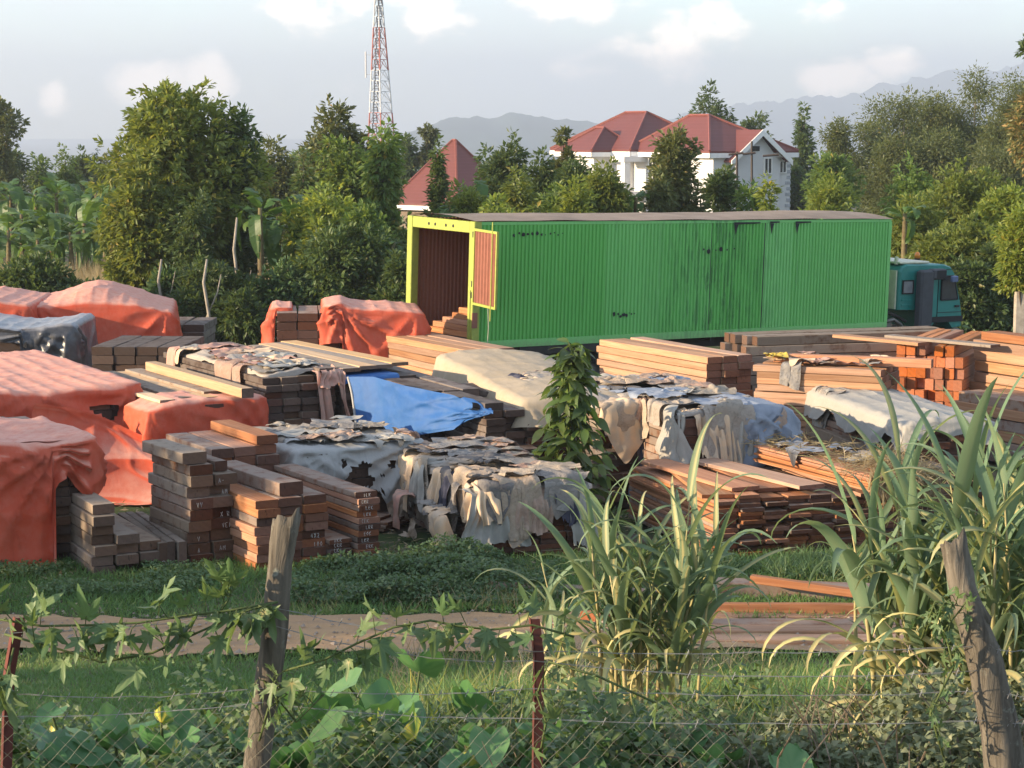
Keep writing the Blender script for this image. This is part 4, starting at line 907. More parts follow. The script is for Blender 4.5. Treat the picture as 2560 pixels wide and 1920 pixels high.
def tarps():
    s = STK['M1a']; h = s.h
    hood('red_tarp', 'M1a', -.5, 3.72, 5.7, T_RED, 'large orange red tarp sweeping to the ground over the big left stack', lambda sd, a, x, y: h + .35 if sd < 1.4 else .55, seed=1, pleat=.05, pf=2.2, corner=.1, lean=.07, fans=((3.6, .15, .11, 5.5, 2.6), (1.9, .0, .07, 6, 1.6)), topf=lambda x, y: .10 * np.exp(-((x - .6) / .35) ** 2) - .02 * np.clip((x - 2.7) / 1.0, 0, 1) + .03 * np.sin(x * 2.1) + .03,
         cut=lambda u, v, c: (c[:, 1] < .25) & (c[:, 0] > 2.95 + .1 * np.sin(c[:, 2] * 19)) & (c[:, 0] < 3.3) & (c[:, 2] > h - .62 + .9 * np.abs(c[:, 0] - 3.05)) & (c[:, 2] < h - .2))
    s = STK['M1b']; h2 = s.h
    hood('red_tarp', 'M1b', -.25, 1.72, 1.0, T_RED, 'orange red tarp drawn tight round the stack under the pale beams', lambda sd, a, x, y: .45 if sd < .9 else (.80 - .2 * max(0, x) / 1.7 if sd < 1.6 else .7), seed=2, pleat=.03, pf=2., corner=.06, lean=.05, fans=((1.68, .72, .10, 8, 1.6),), hem=.03, topf=lambda x, y: -.12 * np.clip((.2 - x) / .45, 0, 1))
    # the long swag that runs on from the big tarp, sweeping down and across to the next stack
    iv = Matrix.Rotation(-s.rot, 3, 'Z'); L_ = lambda px, py, D: np.array(iv @ (at(px, py, D) - s.loc))
    T = [L_(60, 868, 31.15), L_(150, 880, 31.45), L_(215, 897, 31.6), L_(290, 935, 31.6), L_(380, 968, 31.35), L_(470, 978, 31.4), L_(560, 962, 31.7), L_(632, 925, 32.0)]
    B = [L_(60, 1075, 30.9), L_(150, 1085, 30.8), L_(230, 1090, 30.65), L_(300, 1092, 30.6), L_(380, 1085, 30.7), L_(470, 1070, 30.9), L_(560, 1045, 31.1), L_(634, 985, 31.5)]
    n, m = 110, 60; u = np.linspace(0, 1, n); k = np.linspace(0, 1, len(T))
    sm = lambda P: np.stack([np.convolve(np.pad(np.interp(u, k, [p[i] for p in P]), 6, mode='edge'), np.ones(13) / 13, 'valid') for i in range(3)], -1)
    Tt, Bt = sm(T), sm(B); v = np.linspace(0, 1, m)[None, :, None]; S_ = Tt[:, None] * (1 - v) + Bt[:, None] * v
    U, Vv = np.meshgrid(u, np.linspace(0, 1, m), indexing='ij')
    r1 = (1 - np.abs(np.sin(7.5 * np.arctan2(Vv * .55 + .03, 1.04 - U) + .8 * U))) ** 1.7 * (.25 + U) ; r2 = (1 - np.abs(np.sin(6.5 * np.arctan2(U - .27, Vv + .12) + .4))) ** 2 * np.exp(-((U - .3) / .3) ** 2) * np.clip(Vv * 2, 0, 1)
    r3 = (1 - np.minimum(1, np.abs(vnoise(U * 5, Vv * 3.2, 44)))) ** 5
    S_[..., 1] -= .13 * r1 + .13 * r2 + .03 * r3 + .10 * np.exp(-(Vv / .06) ** 2); S_[..., 2] = np.maximum(S_[..., 2] + .03 * r1, .015)
    cloth_obj('red_tarp', S_, T_RED, s, 'long creased swag of red tarp sweeping across the front of two stacks', 'tarpaulin', sub=0, wr=0)
    s = STK['F1']; h3 = s.h
    hood('red_tarp', 'F1', -1.1, 1.70, 2.6, T_RED, 'red tarp bunched over the nearest dark stack at the left edge', lambda sd, a, x, y: h3 + .25 if sd < .9 or (sd < 1.2 and x < 1.1) else (.62 + .2 * math.sin(x * 9) if sd < 1.7 else .72), seed=5, pleat=.07, pf=4., corner=.13, lean=.10, hem=.08, fans=((1.1, .02, .17, 9, 1.4), (-.2, .0, .08, 6, 1.2)), topf=lambda x, y: .18 * np.exp(-((x + .5) / .5) ** 2) + .04 * np.sin(x * 4 + y * 2) + .04)
    # rolled fold along its upper edge
    g, r = grid(.0, .75, 0, 2.4, 0, .075, 9, .10, .9); g = g[:, :, [1, 0, 2]]; g[..., 0] -= .35; g[..., 1] += .15; g[..., 2] += s.h + .35 - .1 * g[..., 0]
    X = drape(g[None], (r[0], r[1]), [box_of(s, s.h + .05)], 60, 5, bend=.3)[0]
    cloth_obj('red_tarp', X, T_RED, s, 'sunlit loose fold of red tarp lying over the bunched one', 'tarpaulin')
    hood('red_tarp', 'R2', -.55, 2.35, 3.3, T_RED, 'peaked orange red tarp on the rear stack beneath the trees', lambda sd, a, x, y: 1.15 + .25 * math.sin(x * 1.9 + 1), seed=11, pleat=.06, pf=2.6, corner=.14, lean=.13, topf=lambda x, y: .32 * np.exp(-((x - .7) / .8) ** 2) * np.clip(y / .9 + .2, 0, 1) - .2 * np.clip((x - 1.6), 0, 1))
    hood('red_tarp', 'R1', -.4, 1.66, 3.5, T_RED, 'flat orange red tarp on the stack at the far left rear', lambda sd, a, x, y: .5 + .06 * math.sin(x * 5), seed=13, pleat=.04, pf=3., corner=.08, topf=lambda x, y: .14 * np.exp(-((x - .6) / .6) ** 2))
    s = STK['R6']; h6 = s.h
    hood('red_tarp', 'R6', .95, 2.95, 2.1, T_RED, 'orange red tarp hanging over the brown boards beside the trailer', lambda sd, a, x, y: h6 + .1 if x > 1.35 else .75, seed=15, pleat=.07, pf=2.4, corner=.12, lean=.09, fans=((1.25, .05, .15, 7, 1.2),), topf=lambda x, y: .12 * np.exp(-((x - 1.25) / .3) ** 2) - .1 * np.clip(x - 2.3, 0, 1))
    hood('red_tarp', 'R6', -.1, .3, 2.0, T_RED, 'narrow flap of red tarp over the left end of the brown boards', lambda sd, a, x, y: 1.3 if sd < .9 else .12, y0=.5, seed=16, pleat=.05, lean=.2)
    hood('black_sheet', 'R3', -.3, 2.56, 2.3, T_BLACK, 'black plastic sheet over the dark boards at the left', lambda sd, a, x, y: .26 + .05 * math.sin(x * 7) if (sd < 1.3 and x < 1.55) else 1.25, seed=17, pleat=.06, pf=3.2, corner=.15, lean=.08, cat='plastic sheet', fans=((1.7, .05, .12, 9, .9), (.6, .05, .06, 8, .5)), topf=lambda x, y: .05 * np.sin(x * 3))
    s = STK['R8']
    hood('canvas_sheet', 'R8', -.06, 1.86, 6.6, T_CREAM, 'dusty cream canvas rounded over a stack below the trailer', lambda sd, a, x, y: .36 + .05 * math.sin(a * 1.3), seed=19, pleat=.05, pf=2.4, corner=.08, camber=.09, lean=.2, cat='canvas', ridge=.008)
    s = STK['C1']
    def cutC1(u, v, c):
        x, y, z = c[:, 0], c[:, 1], c[:, 2]; n = vnoise(x * 2.6, z * 3.2 + y, 21); n2 = vnoise(x * 9, z * 9, 22)
        return (y < .05) & (((x > .55) & (x < 1.35) & (z > .34) & (z < .95) & (n + .6 * n2 + .55 * np.sin(x * 9) * np.sin(z * 6 + x * 4) > -.12)) | ((n2 > .8) & (z < .5)))
    hood('plastic_sheet', 'C1', -.12, 1.9, 2.3, T_WHITE, 'torn white plastic with black holes over the stack behind the lettered timber', lambda sd, a, x, y: .80 + .12 * math.sin(x * 5) + .06 * math.sin(x * 17), seed=23, pleat=.07, pf=4.2, corner=.12, lean=.12, cut=cutC1, du=.04, cat='plastic sheet', fans=((.35, .05, .08, 8, .8), (1.6, .02, .1, 9, .9)))
    s = STK['R14']
    hood('grey_sheet', 'R14', -.1, 1.32, 5.2, T_SHEET, 'grey white sheet with a ragged edge over the stack behind the cane', lambda sd, a, x, y: .34 + .10 * math.sin(a * 5) if sd < 1 else .24 + .06 * math.sin(x * 13), seed=25, pleat=.06, pf=6., corner=.08, lean=.12, hem=.10, cat='sheet', camber=.06, du=.045)
    s = STK['R16b']
    hood('plastic_sheet', 'R16b', .95, 1.85, 2.2, T_BLUEGREY, 'blue grey plastic sheet slumped over the right end of the board stack', lambda sd, a, x, y: .85 + .12 * math.sin(x * 8) if sd < 1.6 else .7, seed=27, pleat=.09, pf=5., corner=.15, lean=.14, cat='plastic sheet', fans=((1.3, .02, .12, 9, .8),), camber=.08)
    # the blue tarp: pinned along its top edge, hanging across the timber ends
    s = STK['M3']; iv = Matrix.Rotation(-s.rot, 3, 'Z')
    def loc(px, py, D): return np.array(iv @ (at(px, py, D) - s.loc))
    T = [loc(742, 812, 33.0), loc(800, 812, 32.6), loc(870, 832, 31.9), loc(960, 850, 31.3), loc(1010, 862, 31.0), loc(1050, 880, 30.8)]
    B = [loc(768, 938, 32.6), loc(830, 941, 32.1), loc(900, 938, 31.5), loc(965, 925, 31.0), loc(1010, 905, 30.8), loc(1048, 890, 30.7)]
    n, m = 56, 30; u = np.linspace(0, 1, n); k = np.linspace(0, 1, len(T))
    Tt = np.stack([np.interp(u, k, [p[i] for p in T]) for i in range(3)], -1); Bt = np.stack([np.interp(u, k, [p[i] for p in B]) for i in range(3)], -1)
    v = np.linspace(0, 1, m)[None, :, None]; S_ = Tt[:, None] * (1 - v) + Bt[:, None] * v
    U, Vv = np.meshgrid(u, np.linspace(0, 1, m), indexing='ij')
    f = .10 * (1 - np.abs(np.sin(9 * (Vv * .75 + U * .9) + 1.5 * U))) ** 2 * np.sin(PI * np.clip(U, 0, 1)) + .12 * (1 - np.abs(np.sin(8 * np.arctan2(Vv - .9 + .0 * U, 1.05 - U)))) ** 1.6 * U + .05 * vnoise(U * 4.5 + Vv * 1.5, Vv * 1.6, 33) + .07 * np.sin(PI * Vv) + .045 * np.sin(16 * (Vv - .9 * U) + 2 * U) * U * Vv + .03 * np.sin(26 * (Vv * (1.2 - U) - U * .3)) * U ** 1.5
    S_[..., 1] -= f + .12
    cutb = lambda a, b, c: (np.abs(a - .80) < .035) & (np.abs(b - .30) < .16)
    o = cloth_obj('blue_tarp', S_, T_BLUE, s, 'blue tarp slung across the dark timber ends in mid yard', 'tarpaulin', None, cutb)
    hem = MB(); hem.tube([tuple(S_[0, j] + np.array([-.01, -.02, 0])) for j in range(m)], .022, 6); hem.build('pale_hem', T_WHITE, o, True)
    top, r = grid(-.1, 1.0, -.1, 1.6, s.h + .1, .1, 3, .05, .97)
    cloth_obj('blue_tarp', drape(top[None], r, [box_of(s)], 45, 4)[0], T_BLUE, s, 'pale dusty upper flap of the blue tarp lying on top of its stack', 'tarpaulin')
    # beams lying over the red tarp
    s = STK['M1b']
    for (x, y, L, z, m_, pw, ph, rz) in ((1.22, -.42, 4.3, .10, W_PALE, .2, .15, .0), (.85, .2, 4.0, .02, W_PALE, .3, .05, .02), (.5, .35, 4.0, .02, W_GREY, .3, .05, -.02), (.15, .2, 4.3, .02, W_PALE, .25, .05, .03), (1.05, .6, 3.6, .055, W_GREY, .3, .05, .01)):
        plank(s, x, y, s.h + z, pw, ph, L, m_, rz, 'beam')
    s = STK['M3']
    for k in range(4): plank(s, .2 + .34 * k, .1 + .1 * k, s.h + .09 + .01 * (k % 2), .32, .06, 4.2, (W_GREY, W_PALE)[k % 2], .02 * (k - 1), 'board')
tarps()
# ------------------------------------------------------------------ heaps of rags
def m_rag():
    m, nt, b = newmat('faded_rag_cloth', .95, .05); v = obj_co(nt); oi = nd(nt, 'ObjectInfo')
    c = ramp(nt, oi.outputs['Random'], [(0, (.34, .30, .25)), (.12, (.24, .22, .205)), (.24, (.42, .32, .235)), (.36, (.39, .25, .19)), (.46, (.36, .31, .26)), (.56, (.13, .125, .13)), (.62, (.45, .36, .27)), (.76, (.27, .26, .25)), (.86, (.41, .28, .21)), (.93, (.33, .28, .22))], 'CONSTANT')
    n = tex(nt, v, 5., 5, .65); n2 = tex(nt, v, 26., 4, .6)
    c = mixc(nt, ramp(nt, n, [(.4, 0.), (.7, .55)]), c, (.40, .35, .29, 1)); c = mixc(nt, ramp(nt, n2, [(.5, 0.), (.75, .4)]), c, (.13, .11, .10, 1))
    put(nt, c, b.inputs['Base Color']); bump(nt, b, math_(nt, 'ADD', n, n2), .6, .03)
    tr = nd(nt, 'BsdfTranslucent'); put(nt, c, tr.inputs['Color']); mx = nd(nt, 'MixShader', i0=.15); lk(nt, b.outputs[0], mx.inputs[1]); lk(nt, tr.outputs[0], mx.inputs[2]); lk(nt, out(mx), nt.nodes['Material Output'].inputs['Surface'])
    return m
M_RAG = m_rag()
M_PINKRAG = simple('pink_rag_cloth', (.50, .27, .21), .95, .05, .4, 9., 0, (.36, .25, .2)); M_PEACH = simple('peach_sacking', (.62, .44, .28), .95, .05, .3, 7., 0, (.5, .4, .3)); M_NAVY = simple('slate_rag_cloth', (.085, .085, .115), .95, .05, .4, 9.)
M_YELLOWBAG = simple('yellow_bag', (.62, .44, .06), .6, .3)
def rags(key, label, n, x0, x1, y0, y1, seed, size=(.5, 1.0), boxes=None, h=None, mats=None, steps=50, name='rag_heap', edge=.35, z=0.):
    s = STK[key]; r = np.random.RandomState(seed); bx = boxes or [box_of(s, h)]; q = 13
    hb = max(b[4] for b in bx); X = []; q = 16; us = np.linspace(-.5, .5, q); U, Vv = np.meshgrid(us, us, indexing='ij')
    du = []
    for k in range(n):
        sz = r.uniform(*size); a = r.uniform(0, 2 * PI); asp = r.uniform(.55, 1.)
        if r.rand() < edge:
            e = r.randint(3); cx, cy = ((x0 - .05, r.uniform(y0, y1)), (r.uniform(x0, x1), y0 - .05), (r.uniform(x0, x1), y0))[e]
        else: cx, cy = r.uniform(x0, x1), r.uniform(y0, y1)
        cmp_ = r.uniform(.5, .72)
        Z = hb + .08 + .02 * k + .13 * vnoise(U * 5 * sz + k, Vv * 5 * sz, seed + k) * sz
        lx, ly = U * sz * cmp_, Vv * sz * asp * cmp_
        X.append(np.stack([cx + lx * math.cos(a) - ly * math.sin(a), cy + lx * math.sin(a) + ly * math.cos(a), Z], -1)); du.append((sz / (q - 1), sz * asp / (q - 1)))
    # all of a heap falls at once
    X = np.array(X); du = np.array(du)
    X = drape(X, (du[:, 0].reshape(-1, 1, 1, 1) * 1., du[:, 1].reshape(-1, 1, 1, 1) * 1.), bx, steps, 4, mar=.03, bend=.0, fric=.7) if False else drape_var(X, du, bx, steps)
    e = empty(name, s.loc, s.rot, label, 'rags')
    for k in range(n):
        X[k, ..., 2] += .006 * k * (X[k, ..., 2] > hb - .1) * .5
        cloth_obj('rag', X[k], (mats[k % len(mats)] if mats else M_RAG), s, parent=e, sub=1, wr=.032)
    return e
def drape_var(X, du, bx, steps):
    """rags of differing size share one run: scaled to unit spacing per rag through the rest lengths"""
    a = du[:, 0].reshape(-1, 1, 1, 1); b = du[:, 1].reshape(-1, 1, 1, 1)
    global math_hypot
    X = np.array(X); P = X.copy(); S = slice; al = S(None); dd = np.sqrt(a * a + b * b)
    def con(A, Bq, L, k):
        p, q = X[A], X[Bq]; d = q - p; l = np.sqrt((d * d).sum(-1, keepdims=True)) + 1e-9; c = d * ((l - L) / l * k * .5); X[A] = p + c; X[Bq] = q - c
    n = X.shape[1]
    for it in range(steps):
        V = (X - P) * .95; P = X.copy(); X = X + V; X[..., 2] -= .005
        for q in range(4):
            for st in (0, 1):
                e = st + ((n - st) // 2) * 2
                con((al, S(st, e, 2)), (al, S(st + 1, e, 2)), a, 1.); con((al, al, S(st, e, 2)), (al, al, S(st + 1, e, 2)), b, 1.)
            con((al, S(0, -1), S(0, -1)), (al, S(1, None), S(1, None)), dd, .2); con((al, S(1, None), S(0, -1)), (al, S(0, -1), S(1, None)), dd, .2)
            x, y, z = X[..., 0], X[..., 1], X[..., 2]; touch = z < .03; z[touch] = .03
            for (x0, x1, y0, y1, z1) in bx:
                mar = .035
                ins = (x > x0 - mar) & (x < x1 + mar) & (y > y0 - mar) & (y < y1 + mar) & (z < z1 + mar)
                if not ins.any(): continue
                pen = np.stack([x - (x0 - mar), (x1 + mar) - x, y - (y0 - mar), (y1 + mar) - y, ((z1 + mar) - z) * .8], -1); k = pen.argmin(-1)
                for c_, (ar, val) in enumerate(((x, x0 - mar), (x, x1 + mar), (y, y0 - mar), (y, y1 + mar), (z, z1 + mar))):
                    mk = ins & (k == c_); ar[mk] = val
                touch |= ins
        P[touch] += (X[touch] - P[touch]) * .7
    return X
def curtain(key, label, spec, seed, name='hanging_cloths'):
    """cloths hung over a stack's edge: (side, pos, width, drop, material, gather, over)"""
    s = STK[key]; e = empty(name, s.loc, s.rot, label, 'rags'); r = np.random.RandomState(seed)
    for k, (side, pos, wd, dr, mat, gat, ov) in enumerate(spec):
        n, m = 26, 34; U, T_ = np.meshgrid(np.linspace(-.5, .5, n), np.linspace(0, 1, m), indexing='ij'); L = ov + dr; a = T_ * L
        ph = r.uniform(0, 6); nf = wd * r.uniform(7, 10)
        over = a < ov; t = np.clip((a - ov) / max(dr, .01), 0, 1)
        width = wd * (1 - gat * (1 - t) ** 1.5 * (~over) - gat * over * .8)
        f = (1 - np.abs(np.sin(U * nf * PI + ph + 1.1 * np.sin(U * 5 + t * 2.2 + ph)))) ** 1.2
        outw = .03 + .035 * k % .05 + .075 * f * np.clip(t * 3, 0, 1) * (.6 + gat) + .05 * t + .03 * vnoise(U * 4, t * 3, seed + k)
        lat = pos + U * width + .10 * t * vnoise(t * 1.5, U * .5, seed + 9 + k) + r.uniform(-.12, .12) * t
        z = s.h + .035 + .012 * k - np.where(over, 0, (a - ov) * (1 - .06 * f)) + over * (.03 * f + .03 * vnoise(U * 5, a * 6, seed + k)); z = np.maximum(z, .02)
        inn = np.where(over, ov - a, 0)
        if side == 'front': X = np.stack([lat, np.where(over, inn, -outw), z], -1)
        else: X = np.stack([np.where(over, inn, -outw), lat, z], -1)
        rag = r.uniform(0, 6)
        cut = lambda u, v, c, rag=rag: v > .93 + .05 * np.sin(u * 7 + rag) + .015 * np.sin(u * 23 + rag * 2)
        cloth_obj('cloth', X, mat, s, cut=cut, parent=e, sub=1, wr=.012)
    return e
def rag_heaps():
    M_MAT = m_tarp('trodden_sacking', (.36, .31, .26), (.28, .26, .24), .6, .95, .05, 1.6)
    for key, lab, ins in (('C2', 'trodden sacking sheet beneath the thick rag heap', .0), ('M2', 'trodden sacking sheet beneath the pink and grey rags', .1), ('R16a', 'trodden sacking sheet beneath the dark and cream rags', .0), ('R16b', 'trodden sacking sheet beneath the grey and white rags', .02)):
        hood('sacking_sheet', key, ins, STK[key].w - ins, STK[key].L - .2, M_MAT, lab, lambda sd, a, x, y: .10 + .05 * math.sin(a * 6), y0=.25 if key == 'M2' else 0., seed=91, pleat=.03, pf=6, corner=.04, hem=.05, cat='sheet', ridge=.03, topf=lambda x, y: .05 * vnoise(x * 2.5, y * 2.5, 5))
    s = STK['C2']
    rags('C2', 'thick heap of grey, peach and pink rags on the stack left of the cane', 70, .05, s.w - .05, .1, s.L - .2, 51, (.4, .95), edge=.1)
    curtain('C2', 'pale sheets hanging off the front corner of the rag covered stack', [('front', .12, .95, .80, T_SHEET, .35, .4), ('front', .62, .62, .62, M_RAG, .3, .3), ('front', 1.05, .3, .55, M_NAVY, .2, .3), ('front', 1.32, .32, .95, T_SHEET, .2, .4), ('front', .02, .4, .5, M_PEACH, .3, .4)], 153)
    curtain('C2', 'grey and peach strips hanging down the sunny side of the rag covered stack', [('side', .35, .4, .55, M_PEACH, .2, .4), ('side', .85, .35, .75, M_RAG, .3, .3), ('side', 1.3, .3, .6, M_NAVY, .3, .3), ('side', 1.7, .4, .8, M_PEACH, .2, .4), ('side', 2.3, .5, .7, T_SHEET, .3, .3), ('side', 2.9, .6, .8, M_PEACH, .2, .5)], 154)
    rags('C2', 'pinkish rags lying at the sunny foot of the rag heap', 12, -.3, -.05, .5, s.L - .6, 54, (.4, .8), boxes=[box_of(s), (-.35, 0, .6, 2.8, .45)], mats=[M_PINKRAG, M_PEACH, M_RAG, M_RAG], edge=.2)
    s = STK['C1']; rags('C1', 'grey crumpled rags on top of the torn white plastic', 26, 0, s.w, .2, s.L - .1, 55, (.4, .8), h=s.h + .05, mats=[M_RAG, M_RAG, T_SHEET], edge=.12)
    rags('C1', 'blue and cream scraps at the left corner of the torn plastic', 7, -.15, .25, .7, 1.6, 56, (.5, .9), h=s.h + .06, mats=[T_BLUE, M_PEACH, T_WHITE, M_RAG], edge=.4)
    s = STK['M2']; rags('M2', 'faded pink and grey rags spread over the stack behind the pale beam', 30, 0, s.w + .3, .75, s.L - .2, 57, (.6, 1.3), h=s.h + .02, mats=[M_PINKRAG, M_RAG, T_SHEET, M_PINKRAG, M_PEACH], edge=.1)
    curtain('M2', 'torn pink cloth hanging down the dark timber ends', [('front', .98, .2, 1.15, M_PINKRAG, .1, .4), ('front', 1.3, .12, 1.1, M_PINKRAG, .1, .4), ('front', 1.14, .4, .3, M_PINKRAG, .1, .4)], 158)
    s = STK['R16a']; rags('R16a', 'dark and cream rags on the stubby stack right of the shrub', 20, 0, s.w, .1, s.L - .2, 59, (.5, 1.0), mats=[M_RAG, M_PEACH, M_RAG, M_NAVY], edge=.2)
    curtain('R16a', 'slate coloured cloth hanging down the dark timber ends', [('front', .68, .3, 1.05, M_NAVY, .2, .4), ('front', 1.12, .14, 1.0, T_SHEET, .1, .5)], 160)
    s = STK['R16b']; rags('R16b', 'grey and white rags heaped on the brown board stack', 34, 0, s.w, .1, s.L - .3, 61, (.5, 1.1), h=s.h + .05, mats=[M_RAG, T_SHEET, M_RAG, T_BLUEGREY, M_RAG], edge=.22)
    curtain('R16b', 'peach coloured sacks hanging over the front of the brown boards', [('front', .42, .36, .75, M_PEACH, .2, .5), ('front', .75, .4, 1.0, M_PEACH, .3, .5), ('front', 1.05, .5, .8, T_SHEET, .2, .5), ('front', .05, .12, .8, T_SHEET, .1, .4)], 162)
    s = STK['R13']; rags('R13', 'pink and cream rags on the thin orange boards', 26, .15, s.w - .1, .2, s.L - .1, 63, (.3, .55), mats=[M_PINKRAG, M_PEACH, M_RAG], edge=.05)
    rags('R13', 'bright yellow bag lying among the pink rags', 2, .1, .3, 1.75, 1.95, 64, (.5, .6), h=s.h + .1, mats=[M_YELLOWBAG], edge=0, name='yellow_bag')
    s = STK['R17']; rags('R17', 'white and black scraps on the thin orange boards', 12, .2, s.w, .6, s.L - .3, 65, (.4, .7), mats=[M_RAG, T_SHEET, T_BLACK], edge=.05)
    s = STK['R14']; rags('R14', 'crumpled pale rags at the far end of the grey white sheet', 10, -.1, .8, 3.6, 4.9, 66, (.6, 1.1), h=s.h + .05, mats=[T_SHEET, M_RAG], edge=.3)
rag_heaps()
# ------------------------------------------------------------------ leaves
def m_leaf(name, lo, mid, hi, old=None, rough=.5, spec=.35, trans=.3, tcol=None, veins=False):
    """tint 0..1 chooses a leaf's own colour: young, full grown, ageing"""
    m, nt, b = newmat(name, rough, spec)
    at_ = nd(nt, 'Attribute', attribute_name='tint'); oi = nd(nt, 'ObjectInfo')
    st = [(0, lo), (.5, mid), (.86, hi)] + ([(.97, old)] if old else [(1., hi)])
    c = ramp(nt, at_.outputs['Fac'], st)
    h = nd(nt, 'HueSaturation'); lk(nt, c, h.inputs['Color']); lk(nt, math_(nt, 'ADD', math_(nt, 'MULTIPLY', oi.outputs['Random'], .35), .85), h.inputs['Value'])
    c = out(h)
    put(nt, c, b.inputs['Base Color'])
    tr = nd(nt, 'BsdfTranslucent'); put(nt, mixc(nt, .6, c, tcol if tcol else tuple(min(1, x * y) for x, y in zip(mid, (3.2, 2.6, 1.2)))), tr.inputs['Color'])
    mx = nd(nt, 'MixShader', i0=trans); lk(nt, b.outputs[0], mx.inputs[1]); lk(nt, out(tr), mx.inputs[2])
    lk(nt, out(mx), nt.nodes['Material Output'].inputs['Surface'])
    return m
L_JACK = m_leaf('olive_broad_leaf', (.08, .115, .024), (.125, .165, .038), (.205, .225, .055), (.32, .25, .055), trans=.36)
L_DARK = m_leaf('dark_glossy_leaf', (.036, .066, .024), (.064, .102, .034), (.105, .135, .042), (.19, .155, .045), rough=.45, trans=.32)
L_MID = m_leaf('mid_green_leaf', (.058, .11, .028), (.10, .16, .04), (.17, .215, .052), (.32, .24, .05), trans=.38)
L_YEL = m_leaf('yellow_green_leaf', (.085, .14, .028), (.15, .20, .04), (.25, .27, .055), (.36, .26, .04), trans=.42)
L_RUST = m_leaf('rust_tinged_leaf', (.06, .085, .03), (.095, .115, .038), (.16, .155, .052), (.25, .16, .045), trans=.24)
L_GUM = m_leaf('grey_green_gum_leaf', (.068, .092, .034), (.10, .125, .046), (.15, .165, .06), (.22, .17, .06), trans=.34)
L_BAN = m_leaf('banana_leaf', (.035, .085, .02), (.065, .125, .028), (.12, .17, .04), (.27, .21, .06), rough=.45, trans=.34)
L_CANE = m_leaf('cane_grass_leaf', (.085, .155, .085), (.135, .20, .12), (.20, .245, .14), (.52, .44, .20), rough=.55, spec=.3, trans=.3)
L_TARO = m_leaf('taro_leaf', (.052, .135, .048), (.075, .175, .062), (.115, .21, .08), (.6, .5, .09), rough=.42, spec=.4, trans=.25)
L_WEED = m_leaf('weed_leaf', (.05, .10, .04), (.082, .14, .056), (.135, .185, .075), (.28, .24, .09), trans=.27)
L_DUSTY = m_leaf('dusty_creeper_leaf', (.09, .115, .065), (.14, .165, .095), (.20, .215, .13), (.36, .30, .17), rough=.8, spec=.15, trans=.22)
L_GRASS = m_leaf('lawn_blade', (.06, .13, .035), (.095, .18, .05), (.16, .22, .07), (.36, .29, .12), rough=.6, trans=.25)
L_DRY = m_leaf('dry_grass_blade', (.20, .165, .10), (.28, .235, .15), (.37, .31, .20), (.44, .37, .24), rough=.8, spec=.1, trans=.25)
M_BARK = simple('grey_brown_bark', (.16, .12, .09), .9, .1, .45, 9.); M_PALEBARK = simple('pale_gum_bark', (.36, .31, .25), .85, .15, .4, 5.)
M_STEM = simple('green_stem', (.09, .12, .04), .7, .2, .3, 8.); M_PSEUDO = simple('banana_stem', (.16, .14, .06), .7, .25, .45, 6., 0, (.09, .06, .03))
def leaves(P, Dr, L, Wd, rs, fold=.12, droop=.1, tint=None, flat=.55):
    """N leaves, two triangles each, folded along the midrib. returns V,F,tint"""
    N = len(P); Dr = Dr / (np.linalg.norm(Dr, axis=1, keepdims=True) + 1e-9)
    up = np.tile([0, 0, 1.], (N, 1)) + rs.normal(0, flat, (N, 3))
    S = np.cross(Dr, up); S /= np.linalg.norm(S, axis=1, keepdims=True) + 1e-9; Nn = np.cross(S, Dr)
    L = L[:, None]; Wd = Wd[:, None]
    a = P; b = P + Dr * L * .45 + S * Wd * .5 + Nn * Wd * fold; c = P + Dr * L - Nn * L * droop; d = P + Dr * L * .45 - S * Wd * .5 + Nn * Wd * fold
    V = np.stack([a, b, c, d], 1).reshape(-1, 3); i = np.arange(N)[:, None] * 4
    F = np.concatenate([i + np.array([[0, 1, 2]]), i + np.array([[0, 2, 3]])]) if droop < .13 else np.concatenate([i + np.array([[0, 1, 3]]), i + np.array([[1, 2, 3]])])
    t = tint if tint is not None else np.clip(rs.beta(2, 2.4, N), 0, 1)
    return V, F, np.repeat(t, 4)
def join(parts):
    V = []; F = []; T = []; n = 0
    for v, f, t in parts: V.append(v); F.append(f + n); T.append(t); n += len(v)
    return np.concatenate(V), np.concatenate(F), np.concatenate(T)
